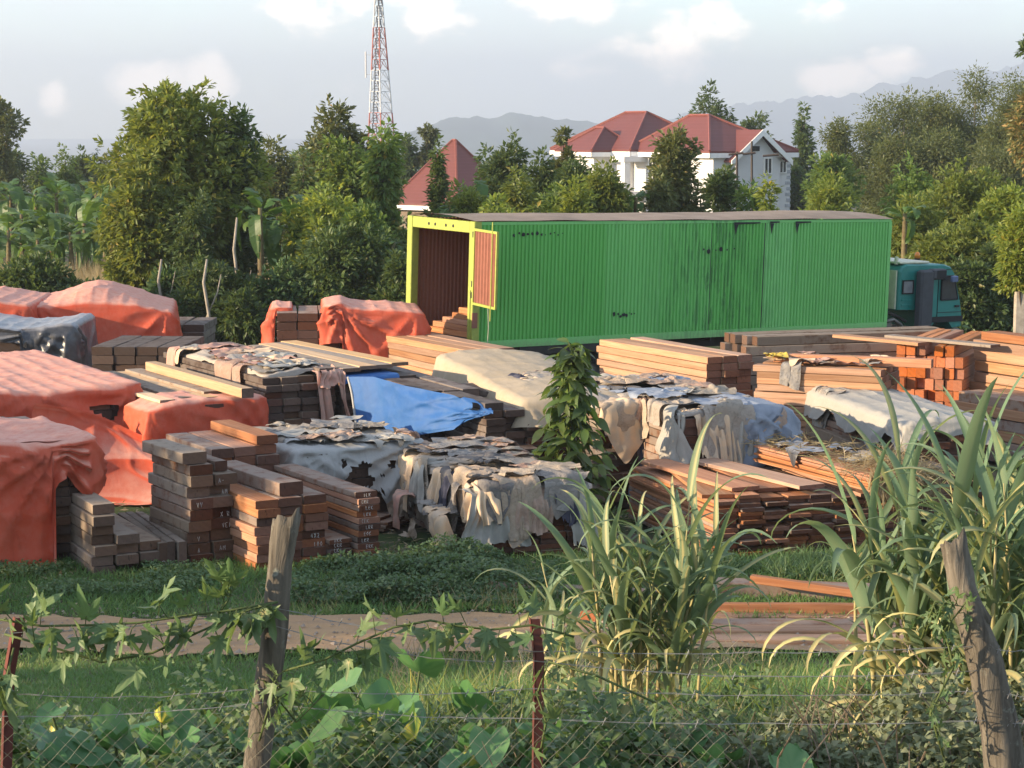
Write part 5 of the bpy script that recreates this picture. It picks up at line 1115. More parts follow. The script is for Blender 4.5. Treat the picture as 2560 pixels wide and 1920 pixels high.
def crown_np(blobs, K, q, ll, rs, lw=.5, outw=1., rnd=.75, down=.15, inner=.35, tintb=0., droop=.12, clump=.3):
    """rosettes of leaves spread through overlapping ellipsoids"""
    bl = np.array(blobs, float); vol = (bl[:, 3] * bl[:, 4] * bl[:, 5]) ** .67; pb = vol / vol.sum()
    b = bl[rs.choice(len(bl), K, p=pb)]
    d = rs.normal(0, 1, (K, 3)); d /= np.linalg.norm(d, axis=1, keepdims=True)
    r = np.where(rs.rand(K) < inner, rs.uniform(.25, .8, K), rs.uniform(.8, 1.08, K))
    bump_ = 1 + .2 * np.sin(d[:, 0] * 7 + b[:, 0] * 5) * np.sin(d[:, 2] * 6 + b[:, 2] * 3) + .1 * np.sin(d[:, 1] * 11 + b[:, 1])
    C = b[:, :3] + d * b[:, 3:] * (r * bump_)[:, None]
    O = d / b[:, 3:]; O /= np.linalg.norm(O, axis=1, keepdims=True)
    N = K * q; Cq = np.repeat(C, q, 0); Oq = np.repeat(O, q, 0)
    rd = rs.normal(0, 1, (N, 3)); Dr = Oq * outw + rd * rnd + np.array([0, 0, -down])
    P = Cq + rd * ll * clump + Oq * rs.uniform(-.3, .3, N)[:, None] * ll
    L = ll * rs.uniform(.7, 1.25, N); tt = np.clip(rs.beta(2, 2.5, N) * .75 + np.repeat(rs.beta(1.4, 3, K), q) * .45 + tintb, 0, 1)
    return leaves(P, Dr, L, L * lw * rs.uniform(.8, 1.2, N), rs, .12, droop, tt)
def shape_blobs(kind, w_, h_, rs, z0):
    """sub-crowns of a tree w_ wide, whose crown goes from z0 to h_"""
    H = h_ - z0; R_ = w_ / 2; B = []
    if kind == 'round':
        for k in range(11):
            a = rs.uniform(0, 2 * PI); t = rs.uniform(.12, .86); rr = R_ * (1 - (2 * t - .85) ** 2 * .8) * rs.uniform(.25, .66); s = R_ * rs.uniform(.32, .5)
            B.append((rr * math.cos(a), rr * math.sin(a) * .8, z0 + H * t, s, s, min(s * 1.0, H * (1 - t) * 1.02 + .1)))
        B.append((0, 0, z0 + H * .5, R_ * .62, R_ * .6, H * .42)); B.append((rs.uniform(-.2, .2) * R_, 0, z0 + H * .82, R_ * .34, R_ * .34, H * .17))
    elif kind == 'cone':
        for k in range(9):
            t = (k + .5) / 9; a = rs.uniform(0, 2 * PI); s = R_ * (1.02 - t) * .75 + .12; rr = R_ * (1 - t) * .35
            B.append((rr * math.cos(a), rr * math.sin(a), z0 + H * t, s, s, H * .13))
    elif kind == 'tall':
        for k in range(10):
            t = rs.uniform(.08, .92); a = rs.uniform(0, 2 * PI); s = R_ * rs.uniform(.4, .62) * (1.15 - .6 * abs(t - .45)); rr = R_ * .5 * rs.rand()
            B.append((rr * math.cos(a), rr * math.sin(a), z0 + H * t, s, s, min(H * .17, H * (1 - t) + .1)))
    elif kind == 'airy':
        for k in range(15):
            t = rs.uniform(.05, .97); a = rs.uniform(0, 2 * PI); s = R_ * rs.uniform(.2, .36) * (1.1 - .4 * t); rr = R_ * .72 * rs.rand() ** .5 * (1.1 - t * .75)
            B.append((rr * math.cos(a), rr * math.sin(a), z0 + H * t, s, s, s * .85))
    elif kind == 'spread':
        for k in range(10):
            a = rs.uniform(0, 2 * PI); t = rs.uniform(.4, .86); rr = R_ * rs.uniform(.25, .78); s = R_ * rs.uniform(.24, .4)
            B.append((rr * math.cos(a), rr * math.sin(a), z0 + H * t * (1 - .18 * rr / R_), s, s, min(H * .2, H * (1 - t) + .15)))
        B.append((0, 0, z0 + H * .8, R_ * .4, R_ * .4, H * .2)); B.append((0, 0, z0 + H * .35, R_ * .5, R_ * .5, H * .3))
    return B
def limbs(mb, blobs, zb, r0, rs, lean=(0, 0), forks=5):
    top = max(blobs, key=lambda b: b[2]); z1 = top[2] - top[5] * .2
    pts = [(lean[0] * t + rs.uniform(-.08, .08) * (t > 0) + top[0] * t * .6, lean[1] * t + rs.uniform(-.08, .08) * (t > 0), zb + (z1 - zb) * t) for t in (0, .25, .5, .75, 1)]
    mb.tube(pts, [r0, r0 * .8, r0 * .6, r0 * .4, r0 * .15], 7)
    bs = list(blobs); rs.shuffle(bs)
    for b in bs[:forks]:
        t = rs.uniform(.2, .6); p = Vector(pts[0]).lerp(Vector(pts[-1]), t); q = Vector(b[:3]); m_ = p.lerp(q, .55) + Vector((0, 0, .1 * (q - p).length))
        mb.tube([p, m_, q], [r0 * .4, r0 * .25, r0 * .08], 5)
def tree(name, label, px, py, wpx, D, kind, mat, K, q, ll, seed, z0f=.25, group=None, bark=None, r0=None, forks=6, lw=.5, cat='tree', pyb=None, **kw):
    rs = np.random.RandomState(seed); p = at(px, py, D); gz = G(D); h_ = p.z - gz; w_ = wpx * D / FPX * 1.25
    t = empty(name, (p.x, D, gz), 0, label, cat, group)
    z0 = h_ * z0f if pyb is None else at(px, pyb, D).z - gz
    B = shape_blobs(kind, w_, h_, rs, z0)
    V, F, tt = crown_np(B, int(K * 1.9), q, ll * .94, rs, lw, **kw)
    over = V[:, 2].max() - h_
    mobj('crown', mesh_np('crown', V, [F], mat, tt), t)
    mb = MB(); limbs(mb, B, -.1, r0 or max(.06, h_ * .018), rs, (rs.uniform(-.2, .2), 0), forks); mb.build('trunk', bark or M_BARK, t, True)
    return t
# ------------------------------------------------------------------ bananas: every big torn leaf is a part
BAN = []
def banana_leaf(L, wd, seed, droop):
    rs = np.random.RandomState(seed); n = 18; V = []; F = []; T = []
    def mid(t): a = t * droop; return np.array([L * (math.sin(a + .25) / max(droop, .3) * .75 if False else t * math.cos(a * .75)), 0, L * (t * math.sin(.95) * math.cos(a) * .5 - droop * .42 * t * t)])
    pts = [mid(k / n) for k in range(n + 1)]
    prof = [0 if k < 2 else wd * .5 * min(1, (k - 1) / 3.5) * (1 - max(0, (k / n - .72) / .28) ** 2 * .92) for k in range(n + 1)]
    for sd in (1, -1):
        k = 1
        while k < n:
            e = min(n, k + rs.randint(1, 5)); dz = rs.uniform(.05, .5); sh = rs.uniform(-.03, .05) * L
            base = len(V)
            for j in range(k, e + 1):
                sq = .012 if (j == k or j == e) else 0
                V.append(tuple(pts[j])); p = pts[j].copy(); ww = prof[j]; x_ = (.5 - (j - k) / max(1, e - k)) * .02
                p[1] += sd * ww * math.cos(dz); p[2] -= ww * math.sin(dz) * .9 - .0; p[0] += sh + x_ + .18 * ww; V.append(tuple(p))
            for j in range(e - k):
                f = (base + 2 * j, base + 2 * j + 1, base + 2 * j + 3, base + 2 * j + 2); F.append(f if sd < 0 else f[::-1])
            k = e
    T = rs.rand() * .5 + .2 + np.array([.25 * (i % 2) * rs.rand() for i in range(len(V))])
    r0 = len(V)
    return mesh_np('leaf', V, [np.array(F)], L_BAN, np.clip(T, 0, 1), smooth=False)
for k in range(10): BAN.append(banana_leaf(1.0, .30, 70 + k, .55 + .17 * k))
def banana(px, py, D, hpx, seed, label, n=9, sc_=1.0, group='banana plants in the far grove'):
    """py: top of the leaf fan; hpx: height of the visible plant"""
    rs = np.random.RandomState(seed); top = at(px, py, D); gz = G(D); t = empty('banana_plant', (top.x, D, gz), rs.uniform(0, 6), label, 'banana plant', group)
    Ht = top.z - gz; L = hpx * D / FPX * .62 * sc_; hs = max(.3, Ht - L * .75)
    mb = MB(); mb.tube([(0, 0, -.1), (.03, 0, hs * .5), (.0, .02, hs)], [.13, .11, .06], 8); mb.build('stem', M_PSEUDO, t, True)
    for k in range(n):
        a = 2.4 * k + rs.uniform(-.4, .4); el = rs.uniform(-.15, .75) - .0 * k
        o = mobj('leaf', BAN[rs.randint(len(BAN))], t, (0, 0, hs - .04 * k * L), (rs.uniform(-.3, .3), -el * .8, a), (L * rs.uniform(.8, 1.15), L * rs.uniform(.85, 1.1), L))
    return t
# ------------------------------------------------------------------ the far grove
def grove():
    g = 'trees and bushes behind the yard'
    T = lambda *a, **k: tree(*a, group=g, **k)
    # left
    T('mango_tree', 'dark rounded tree cut by the left edge of the sky', -10, 214, 120, 125, 'tall', L_RUST, 330, 13, .30, 1, .3, clump=.25)
    T('broadleaf_tree', 'small dark tree rising from the bananas at far left', 138, 312, 60, 128, 'round', L_MID, 110, 12, .25, 2, .3)
    T('cypress', 'thin pointed dark cypress behind the left bananas', 203, 322, 20, 126, 'cone', L_DARK, 60, 10, .2, 3, .2)
    T('cypress', 'crooked thin treetop just left of the jackfruit tree', 252, 322, 26, 126, 'airy', L_DARK, 50, 9, .2, 4, .3)
    T('jackfruit_tree', 'tall sunlit olive jackfruit tree, the biggest on the left', 378, 178, 300, 62, 'round', L_JACK, 900, 13, .25, 5, .18, r0=.14, forks=9, clump=.2, tintb=.08)
    T('jackfruit_tree', 'lower sunlit shoulder of olive foliage left of the jackfruit trunk', 300, 330, 170, 60, 'round', L_JACK, 420, 13, .24, 6, .08, clump=.2, tintb=.12)
    T('broadleaf_tree', 'dark green tree leaning on the jackfruit tree from the right', 505, 245, 130, 63, 'tall', L_DARK, 320, 13, .24, 7, .15)
    T('broadleaf_tree', 'tuft of creeper covering the middle of the jackfruit tree', 415, 415, 90, 58.6, 'tall', L_DARK, 200, 12, .16, 8, .25)
    T('broadleaf_tree', 'grey green rounded tree between jackfruit and rust tinged tree', 590, 296, 100, 92, 'round', L_RUST, 190, 12, .26, 9, .2)
    T('mango_tree', 'rust tinged spreading treetop left of the lattice mast', 720, 226, 135, 84, 'spread', L_RUST, 340, 13, .28, 10, .3, clump=.3)
    T('mango_tree', 'green tree standing under the rust tinged treetop', 745, 300, 150, 72, 'round', L_MID, 420, 13, .25, 11, .12, tintb=.06)
    T('papaya_tree', 'leafy tree with drooping tufts at the foot of the mast', 820, 288, 105, 66, 'tall', L_MID, 280, 14, .27, 12, .1, down=.6, tintb=.05)
    T('broadleaf_tree', 'small dark sprout against the pale hill left of the mast', 655, 345, 50, 70, 'cone', L_DARK, 70, 11, .24, 13, .4)
    for i, (px, py, wp, D, kd, m_, K, lab) in enumerate([
        (700, 398, 210, 59.5, 'round', L_YEL, 560, 'bright yellow green bush in front of the tree group left of the trailer'),
        (795, 440, 130, 58.5, 'round', L_MID, 420, 'mid green bush touching the trailer doorway from the left'),
        (745, 500, 250, 57.5, 'round', L_DARK, 640, 'dark coffee bush left of the trailer doorway'),
        (860, 560, 90, 56.5, 'tall', L_DARK, 240, 'dark bush tight against the lime rear post'),
        (610, 570, 130, 57.2, 'round', L_WEED, 300, 'low tangled bush below the lone banana stem'),
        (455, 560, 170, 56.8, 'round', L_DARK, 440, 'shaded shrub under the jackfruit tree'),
        (360, 590, 90, 57.5, 'round', L_WEED, 200, 'small shrub beside the thin trunks under the jackfruit'),
        (60, 572, 200, 55.5, 'round', L_DARK, 560, 'dark green bush behind the tarps at the far left'),
        (180, 610, 120, 55.2, 'round', L_DARK, 300, 'lower right part of the dark bush row behind the tarps'),
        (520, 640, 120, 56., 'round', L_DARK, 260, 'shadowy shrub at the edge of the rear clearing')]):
        T('bush', lab, px, py, wp, D, kd, m_, K, 13, .2, 40 + i, 0.02, forks=7, r0=.05, cat='bush')
    for i, (px, py, wp, kd, m_, lab) in enumerate([(30, 330, 80, 'round', L_DARK, 'hazy tree on the skyline at far left'), (90, 336, 70, 'round', L_MID, 'hazy low tree on the skyline beside it'), (172, 332, 80, 'round', L_DARK, 'hazy tree on the skyline between cypress and small dark tree'), (228, 336, 60, 'round', L_RUST, 'hazy tree on the skyline left of the jackfruit'), (560, 318, 70, 'round', L_DARK, 'hazy tree on the skyline right of the jackfruit'), (640, 326, 90, 'round', L_MID, 'hazy tree on the skyline left of the rust tinged treetop')]):
        T('broadleaf_tree', lab, px, py, wp, 150, kd, m_, 150, 12, .36, 60 + i, .1)
    # centre, in front of the houses
    for i, (px, py, wp, D, kd, m_, K, lab) in enumerate([
        (925, 272, 60, 165, 'airy', L_RUST, 130, 'thin treetop just left of the red pyramid roof'),
        (880, 292, 60, 165, 'round', L_DARK, 130, 'dark tree between the mast and the pyramid roof'),
        (945, 330, 48, 72, 'cone', L_DARK, 170, 'pointed dark tree in front of the red pyramid roof'),
        (1100, 292, 130, 80, 'round', L_DARK, 380, 'big dark rounded tree between the two red roofs'),
        (1055, 320, 70, 82, 'spread', L_DARK, 120, 'dark tree touching the right side of the pyramid roof'),
        (1215, 280, 70, 84, 'airy', L_RUST, 140, 'ragged treetop at the left end of the villa roof'),
        (1165, 330, 90, 76, 'round', L_DARK, 260, 'dark tree just left of the villa'),
        (1245, 345, 120, 72, 'round', L_DARK, 330, 'dark tree covering the left wall of the villa'),
        (1010, 400, 130, 64, 'round', L_JACK, 380, 'olive bush above the trailer doorway'),
        (1120, 372, 90, 63, 'tall', L_JACK, 230, 'narrow olive treetop above the trailer roof'),
        (1200, 400, 110, 62, 'round', L_MID, 250, 'mid green bush above the trailer roof left of the yellow one'),
        (1240, 385, 110, 61, 'round', L_YEL, 250, 'yellow green bush in front of the villa'),
        (1310, 352, 110, 66, 'round', L_JACK, 330, 'olive tree in front of the villa bay'),
        (1080, 420, 120, 60.5, 'round', L_YEL, 220, 'pale green bush behind the trailer roof edge'),
        (1465, 290, 125, 68, 'tall', L_RUST, 420, 'rust tinged citrus tree in front of the villa wall'),
        (1425, 370, 80, 67, 'round', L_RUST, 160, 'rust tinged lower citrus foliage beside the villa column'),
        (1560, 358, 90, 70, 'round', L_DARK, 230, 'dark tree before the villa gable'),
        (1622, 400, 66, 68, 'tall', L_MID, 120, 'blue green sapling before the villa gable'),
        (1660, 402, 70, 64, 'cone', L_YEL, 140, 'pale sunlit sapling at the villa corner'),
        (1530, 190, 125, 160, 'spread', L_DARK, 300, 'dark spreading tree behind the villa roof'),
        (1640, 240, 95, 155, 'round', L_DARK, 240, 'dark rounded tree behind the villa gable'),
        (1735, 232, 72, 150, 'cone', L_DARK, 230, 'dark pointed tree right of the villa roof'),
        (1715, 360, 90, 140, 'round', L_DARK, 200, 'dark bush beside the villa corner'),
        (1790, 386, 150, 78, 'round', L_YEL, 380, 'feathery light green bush right of the villa'),
        (1800, 330, 120, 100, 'round', L_MID, 260, 'mid green tree behind the feathery bush')]):
        T('broadleaf_tree', lab, px, py, wp, D, kd, m_, K, 13, .21 * (D / 66) ** .6, 80 + i, .12 if D < 100 else .2, forks=5)
    # gums on the right
    for i, (px, py, wp, D, kd, K, lab) in enumerate([
        (1812, 216, 90, 118, 'airy', 170, 'slender airy gum tree standing alone right of the villa'),
        (1882, 248, 84, 120, 'airy', 170, 'second thin airy gum tree next to the lone one'),
        (1960, 205, 150, 122, 'tall', 420, 'full grey green gum tree at the left of the gum stand'),
        (2030, 172, 130, 126, 'tall', 380, 'tallest gum tree of the stand'),
        (2105, 160, 140, 124, 'tall', 400, 'gum tree with bare pale trunks in the stand'),
        (2190, 165, 150, 120, 'tall', 420, 'gum tree at the right edge of the sky'),
        (1935, 300, 130, 112, 'round', 300, 'lower gum foliage under the full gum tree'),
        (2045, 290, 190, 112, 'round', 460, 'dense lower gum foliage in mid stand'),
        (2160, 310, 190, 110, 'round', 440, 'shaded lower gum foliage at the right')]):
        T('gum_tree', lab, px, py, wp, D, kd, L_GUM, int(K * 1.25), 24, .21, 120 + i, .28 if kd != 'round' else .12, bark=M_PALEBARK, lw=.42, down=.3, clump=1.15, outw=.4, forks=9)
    T('gum_tree', 'orange brown gum branch reaching in at the right edge', 2235, 190, 90, 100, 'spread', L_RUST, 160, 13, .3, 131, .5, tintb=.35)
    T('gum_tree', 'twig tip at the very edge high in the sky', 2232, 70, 44, 60, 'spread', L_DARK, 26, 9, .2, 132, .9)
    # hedge right of the trailer
    for i, (px, py, wp, D, kd, m_, K, lab) in enumerate([
        (1975, 345, 130, 70, 'round', L_MID, 360, 'mid green tree above the truck cab'),
        (2090, 355, 190, 66, 'round', L_JACK, 600, 'sunlit olive tree top in the right hedge'),
        (2185, 395, 130, 64, 'round', L_YEL, 330, 'yellow green tree at the right end of the hedge'),
        (1985, 420, 150, 63, 'round', L_JACK, 460, 'olive hedge bush behind the truck cab'),
        (2080, 470, 190, 61, 'round', L_JACK, 620, 'broad olive hedge bush right of the truck cab'),
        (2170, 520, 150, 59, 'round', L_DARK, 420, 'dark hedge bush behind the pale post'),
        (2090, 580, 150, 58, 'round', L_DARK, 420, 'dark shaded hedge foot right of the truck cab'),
        (2200, 385, 110, 47, 'round', L_YEL, 0, 'x')]):
        if K: T('bush', lab, px, py, wp, D, kd, m_, K, 13, .2, 150 + i, .03, forks=7, cat='bush')
    T('broadleaf_tree', 'bright small tree growing above the pale concrete post', 2215, 452, 120, 44, 'round', L_YEL, 330, 13, .13, 160, .0, pyb=630, tintb=.1)
    # bananas
    bl = [(20, 350, 70, 120), (75, 352, 74, 130), (120, 345, 72, 120), (165, 350, 75, 130), (205, 352, 70, 120), (238, 372, 68, 110), (45, 395, 66, 130), (110, 400, 66, 140), (180, 405, 65, 140), (15, 430, 64, 130), (150, 440, 62, 120), (225, 430, 62, 120), (80, 450, 62, 130)]
    for i, (px, py, D, hp) in enumerate(bl):
        lab = ['banana plant at the left edge below the dark tree', 'banana plant under the small dark tree', 'banana plant with upright leaf near the small dark tree', 'banana plant left of the pointed cypress', 'banana plant below the pointed cypress', 'banana plant touching the jackfruit foliage', 'banana plant in the second row at far left', 'banana plant in the middle of the left grove', 'banana plant in the second row near the jackfruit', 'low banana plant at the left edge over the dry grass', 'low banana plant over the dry grass', 'low banana plant beside the lower jackfruit foliage', 'low banana plant above the dark bush'][i]
        banana(px, py - 2, D + 16, hp, 200 + i, lab, 11, 1.15)
    banana(562, 372, 58.5, 150, 220, 'banana plant with a bare stem between the jackfruit and the bushes', 9, 1.1)
    banana(600, 385, 60, 160, 221, 'banana plant with a long green leaf right of the bare stem', 8, 1.1); banana(655, 380, 61, 120, 222, 'banana plant behind the yellow green bush', 8)
    banana(1030, 350, 66, 120, 223, 'banana plant in front of the pyramid roof', 8, 1.1); banana(975, 395, 64, 110, 224, 'banana plant under the pyramid roof edge', 7)
    banana(1375, 385, 66, 90, 225, 'banana plant at the foot of the villa column', 7); banana(1955, 405, 62, 120, 226, 'banana plant with a pale flower bud above the trailer nose', 8, 1.0)
    banana(290, 520, 66, 120, 227, 'young banana plant standing in the dry grass', 7); banana(850, 480, 57.5, 90, 228, 'banana plant peeping beside the lime doorway', 6)
    # trunks one can tell apart at the hedge foot
    for i, (px, py, pb, D, lab) in enumerate([(443, 560, 725, 55.5, 'thin pale trunk standing before the shaded shrub'), (345, 560, 700, 57, 'crooked thin trunk in the rear clearing'), (1110, 520, 600, 59, ''), (508, 470, 560, 57.6, 'bare pale trunk on the right of the jackfruit')]):
        if not lab: continue
        a = at(px, py, D); mb = MB(); mb.tube([(0, 0, 0), (.08, 0, (a.z - G(D)) * .4), (-.05, 0, (a.z - G(D)) * .75), (.05, 0, a.z - G(D))], [.06, .05, .045, .03], 6)
        mb.tube([(0, 0, .9), (.3, .1, 1.6), (.42, 0, 2.1)], [.03, .022, .012], 5)
        o = mb.build('bare_trunk', M_PALEBARK, None, True); o.location = (a.x, D, G(D)); tag(o, lab, 'tree trunk')
    # a mass of undergrowth that closes the view under the trees
    rs = np.random.RandomState(9); parts = []
    for (x0, x1, y0, y1, h0, n, ll) in ((-10.5, -1, 57, 70, 1.1, 2600, .24), (-16, -10, 55.5, 60, .5, 900, .18), (-1, 17, 57, 74, 1.3, 3600, .26), (-9, 34, 78, 130, 1.8, 3400, .5), (-36, -8, 104, 135, 2.2, 2400, .5)):
        N = n * 4; P = np.stack([rs.uniform(x0, x1, N), rs.uniform(y0, y1, N), np.zeros(N)], -1)
        P[:, 2] = np.vectorize(G)(P[:, 1]) + h0 * (.55 + .45 * vnoise(P[:, 0] * .5, P[:, 1] * .5, 5)) * rs.beta(2.4, 1.2, N)
        parts.append(leaves(P, rs.normal(0, 1, (N, 3)) + [0, -.3, .3], ll * rs.uniform(.6, 1.3, N), ll * .45 * rs.uniform(.6, 1.3, N), rs))
    V, F, tt = join(parts); o = mobj('undergrowth', mesh_np('undergrowth', V, [F], L_WEED, tt)); tag(o, 'tangled green undergrowth below the trees', kind='stuff')
    # dry grass in the clearing
    N = 60000; P = np.stack([rs.uniform(-24, -8.5, N), rs.uniform(64, 80, N), np.zeros(N)], -1); P[:, 2] = np.vectorize(G)(P[:, 1])
    keep = vnoise(P[:, 0] * .7, P[:, 1] * .7, 3) > -.45; P = P[keep]; N = len(P)
    L = rs.uniform(.5, 1.5, N) * (1 + .3 * vnoise(P[:, 0], P[:, 1], 4)); V, F, tt = leaves(P, np.stack([rs.normal(0, .25, N), rs.normal(0, .25, N), np.ones(N)], -1), L, np.full(N, .02), rs, 0, .15)
    o = mobj('dry_grass', mesh_np('dry_grass', V, [F], L_DRY, tt)); tag(o, 'pale dry grass in the clearing before the bananas', kind='stuff')
    # concrete post at the right edge
    p = at(2196, 630, 44); mb = MB().box((-.09, -.09, 0), (.11, .1, p.z - G(44)), .015); o = mb.build('concrete_post', simple('stained_concrete', (.40, .35, .29), .9, .1, .35, 6.)); o.location = (p.x + .06, 44, G(44)); tag(o, 'pale stained concrete post at the right edge', 'post')
grove()
# ------------------------------------------------------------------ shade trees just left of the view, between the low sun and the yard
def shade_row():
    rs = np.random.RandomState(77)
    for i, (x, y, top, wd) in enumerate([(-21, 10.5, 5.6, 5), (-19.5, 14.5, 6.2, 5.2), (-21.5, 18.3, 6.5, 5.4), (-20.5, 22.0, 6.2, 5.0), (-27, 16, 7.4, 6), (-27, 22, 7.4, 5.6)]):
        gz = G(y); t = empty('roadside_tree', (x, y, gz), 0, ['roadside tree nearest the camera beyond the left edge', 'second roadside tree beyond the left edge', 'third roadside tree beyond the left edge', 'last roadside tree beyond the left edge before the tarps', 'taller roadside tree behind the second one', 'taller roadside tree behind the last one'][i], 'tree', 'roadside trees shading the front of the yard')
        B = shape_blobs('round', wd, top - gz, rs, .4)
        V, F, tt = crown_np(B, 330, 12, .32, rs); mobj('crown', mesh_np('crown', V, [F], L_DARK, tt), t)
        mb = MB(); limbs(mb, B, -.1, .14, rs); mb.build('trunk', M_BARK, t, True)
shade_row()
# ------------------------------------------------------------------ shrub in mid yard: each leaf a part
def leaf_mesh(name, L, wd, mat, seed, cup=.15, droop=.35, n=6, tint=.5):
    rs = np.random.RandomState(seed); V = []; F = []
    for k in range(n + 1):
        t = k / n; ww = wd * .5 * math.sin(PI * min(1, t * 1.02 + .02)) ** .8 * (1 - .25 * t); z = -droop * L * t * t; x = L * t * (1 - .15 * droop * t)
        V += [(x, -ww, z + cup * ww), (x, 0, z), (x, ww, z + cup * ww)]
    for k in range(n):
        a = k * 3; F += [(a, a + 3, a + 4, a + 1), (a + 1, a + 4, a + 5, a + 2)]
    return mesh_np(name, V, [np.array(F)], mat, np.clip(np.full(len(V), tint) + rs.uniform(-.1, .1, len(V)), 0, 1), smooth=True)
def lookrot(d, roll=0.):
    """euler that sends +X along d, leaf face up"""
    d = Vector(d).normalized(); q = Matrix.Rotation(math.atan2(d.y, d.x), 3, 'Z') @ Matrix.Rotation(-math.asin(max(-1, min(1, d.z))), 3, 'Y') @ Matrix.Rotation(roll, 3, 'X')
    return q.to_euler()
def shrub():
    D = 28.6; top = at(1235, 746, D); gz = G(D); H = top.z - gz; rs = random.Random(5)
    t = empty('coffee_shrub', (top.x, D, gz), 0, 'leafy dark green shrub standing among the stacks in mid yard', 'shrub')
    lm = [leaf_mesh('leaf', .29, .135, L_DARK if k % 3 else L_MID, 300 + k, .2, .25 + .1 * (k % 4), 5, .25 + .13 * (k % 5)) for k in range(8)]
    mb = MB(); tips = []
    mb.tube([(0, 0, 0), (.03, 0, H * .5), (0, .02, H - .1)], [.035, .025, .01], 6)
    for k in range(62):
        z = H * (.05 + .93 * (k / 62)); a = k * 2.4; fk = k / 62; R_ = .50 * (.62 + .38 * math.sin(PI * min(1, fk * 1.5 + .15))) * (1 if fk < .66 else 1 - .62 * (fk - .66) / .34) * (.7 + .4 * rs.random())
        e = Vector((math.cos(a) * R_, math.sin(a) * R_, z + .12)); m_ = Vector((math.cos(a) * R_ * .5, math.sin(a) * R_ * .5, z + .08))
        mb.tube([(0, 0, z - .1), m_, e], [.012, .009, .005], 4)
        for q in range(9):
            f = (q + 1.5) / 9; p = Vector((0, 0, z - .1)).lerp(m_, min(1, f * 2)) if f < .5 else m_.lerp(e, f * 2 - 1)
            b = a + (1 if q % 2 else -1) * rs.uniform(.5, 1.4)
            mobj('leaf', lm[rs.randrange(8)], t, p, lookrot((math.cos(b), math.sin(b), rs.uniform(-.75, .35)), rs.uniform(-.7, .7)), rs.uniform(.65, 1.15))
    mb.build('stem', M_STEM, t, True)
    for q in range(10):
        b = q * 2.4; mobj('leaf', lm[q % 8], t, (0, 0, H - .1 - .02 * q), lookrot((math.cos(b), math.sin(b), .4 - .1 * q)), .9)
shrub()
def low_bush(px, py, D, w_, h_, label, K, mat, ll, seed):
    rs = np.random.RandomState(seed); p = at(px, py, D); gz = G(D); t = empty('bush', (p.x, D, gz), 0, label, 'bush')
    V, F, tt = crown_np([(0, 0, h_ * .5, w_ / 2, w_ / 2.4, h_ * .52), (w_ * .2, 0, h_ * .35, w_ / 3, w_ / 3, h_ * .4)], K, 11, ll, rs, .5)
    V[:, 2] = np.maximum(V[:, 2], .01); mobj('crown', mesh_np('crown', V, [F], mat, tt), t)
    mb = MB(); limbs(mb, [(0, 0, h_ * .5, w_ / 2, w_ / 2, h_ * .5)], 0, .02, rs, forks=1); mb.build('trunk', M_STEM, t)
low_bush(1245, 985, 27.6, 1.0, .55, 'low dark weeds at the foot of the mid yard shrub', 90, L_DARK, .11, 3)
# ------------------------------------------------------------------ tall cane grass: stalks with single leaves
CANE = []
def cane_leaf(L, wd, droop, seed, tint, twist=.4):
    rs = np.random.RandomState(seed); n = 14; V = []; F = []; T = []
    p = np.zeros(3); ang = 1.02 + rs.uniform(-.1, .15); dl = L / n; side = 0.
    for k in range(n + 1):
        t = k / n; ww = wd * .5 * min(1, .45 + t * 3) * (1 - max(0, t - .35) / .65) ** .75 + .0008
        tw = twist * t * math.sin(3 * t + seed); c, s = math.cos(tw), math.sin(tw); nz = math.cos(ang); nx = -math.sin(ang)
        v = np.array([0, c, 0]) + s * np.array([nx, 0, nz]); up = np.array([nx, 0, nz])
        V += [tuple(p - v * ww + up * ww * .35), tuple(p), tuple(p + v * ww + up * ww * .35)]; T += [tint - .05, min(1, tint + .22), tint - .05] if t < .8 else [min(1., tint + .25 * rs.rand())] * 3
        p = p + dl * np.array([math.cos(ang), side, math.sin(ang)]); ang -= droop * (t ** 1.15) * 2.3 / n * (1 if ang > -1.35 else 0); side += rs.uniform(-.02, .02)
    for k in range(n):
        a = k * 3; F += [(a, a + 3, a + 4, a + 1), (a + 1, a + 4, a + 5, a + 2)]
    return mesh_np('leaf', V, [np.array(F)], L_CANE, np.clip(T, 0, 1), smooth=True)
rg0 = random.Random(3)
for k in range(22): CANE.append(cane_leaf(1.0, (.07, .084, .097)[k % 3], (.8, 1.6, 2.0, 2.3, 2.6)[k % 5] + rg0.uniform(-.15, .15), 400 + k, (.25, .45, .6, .3, .75, .5, .86)[k % 7]))
CANE_DEAD = [cane_leaf(1.0, .06, 2.6, 440 + k, .93, 1.2) for k in range(4)]
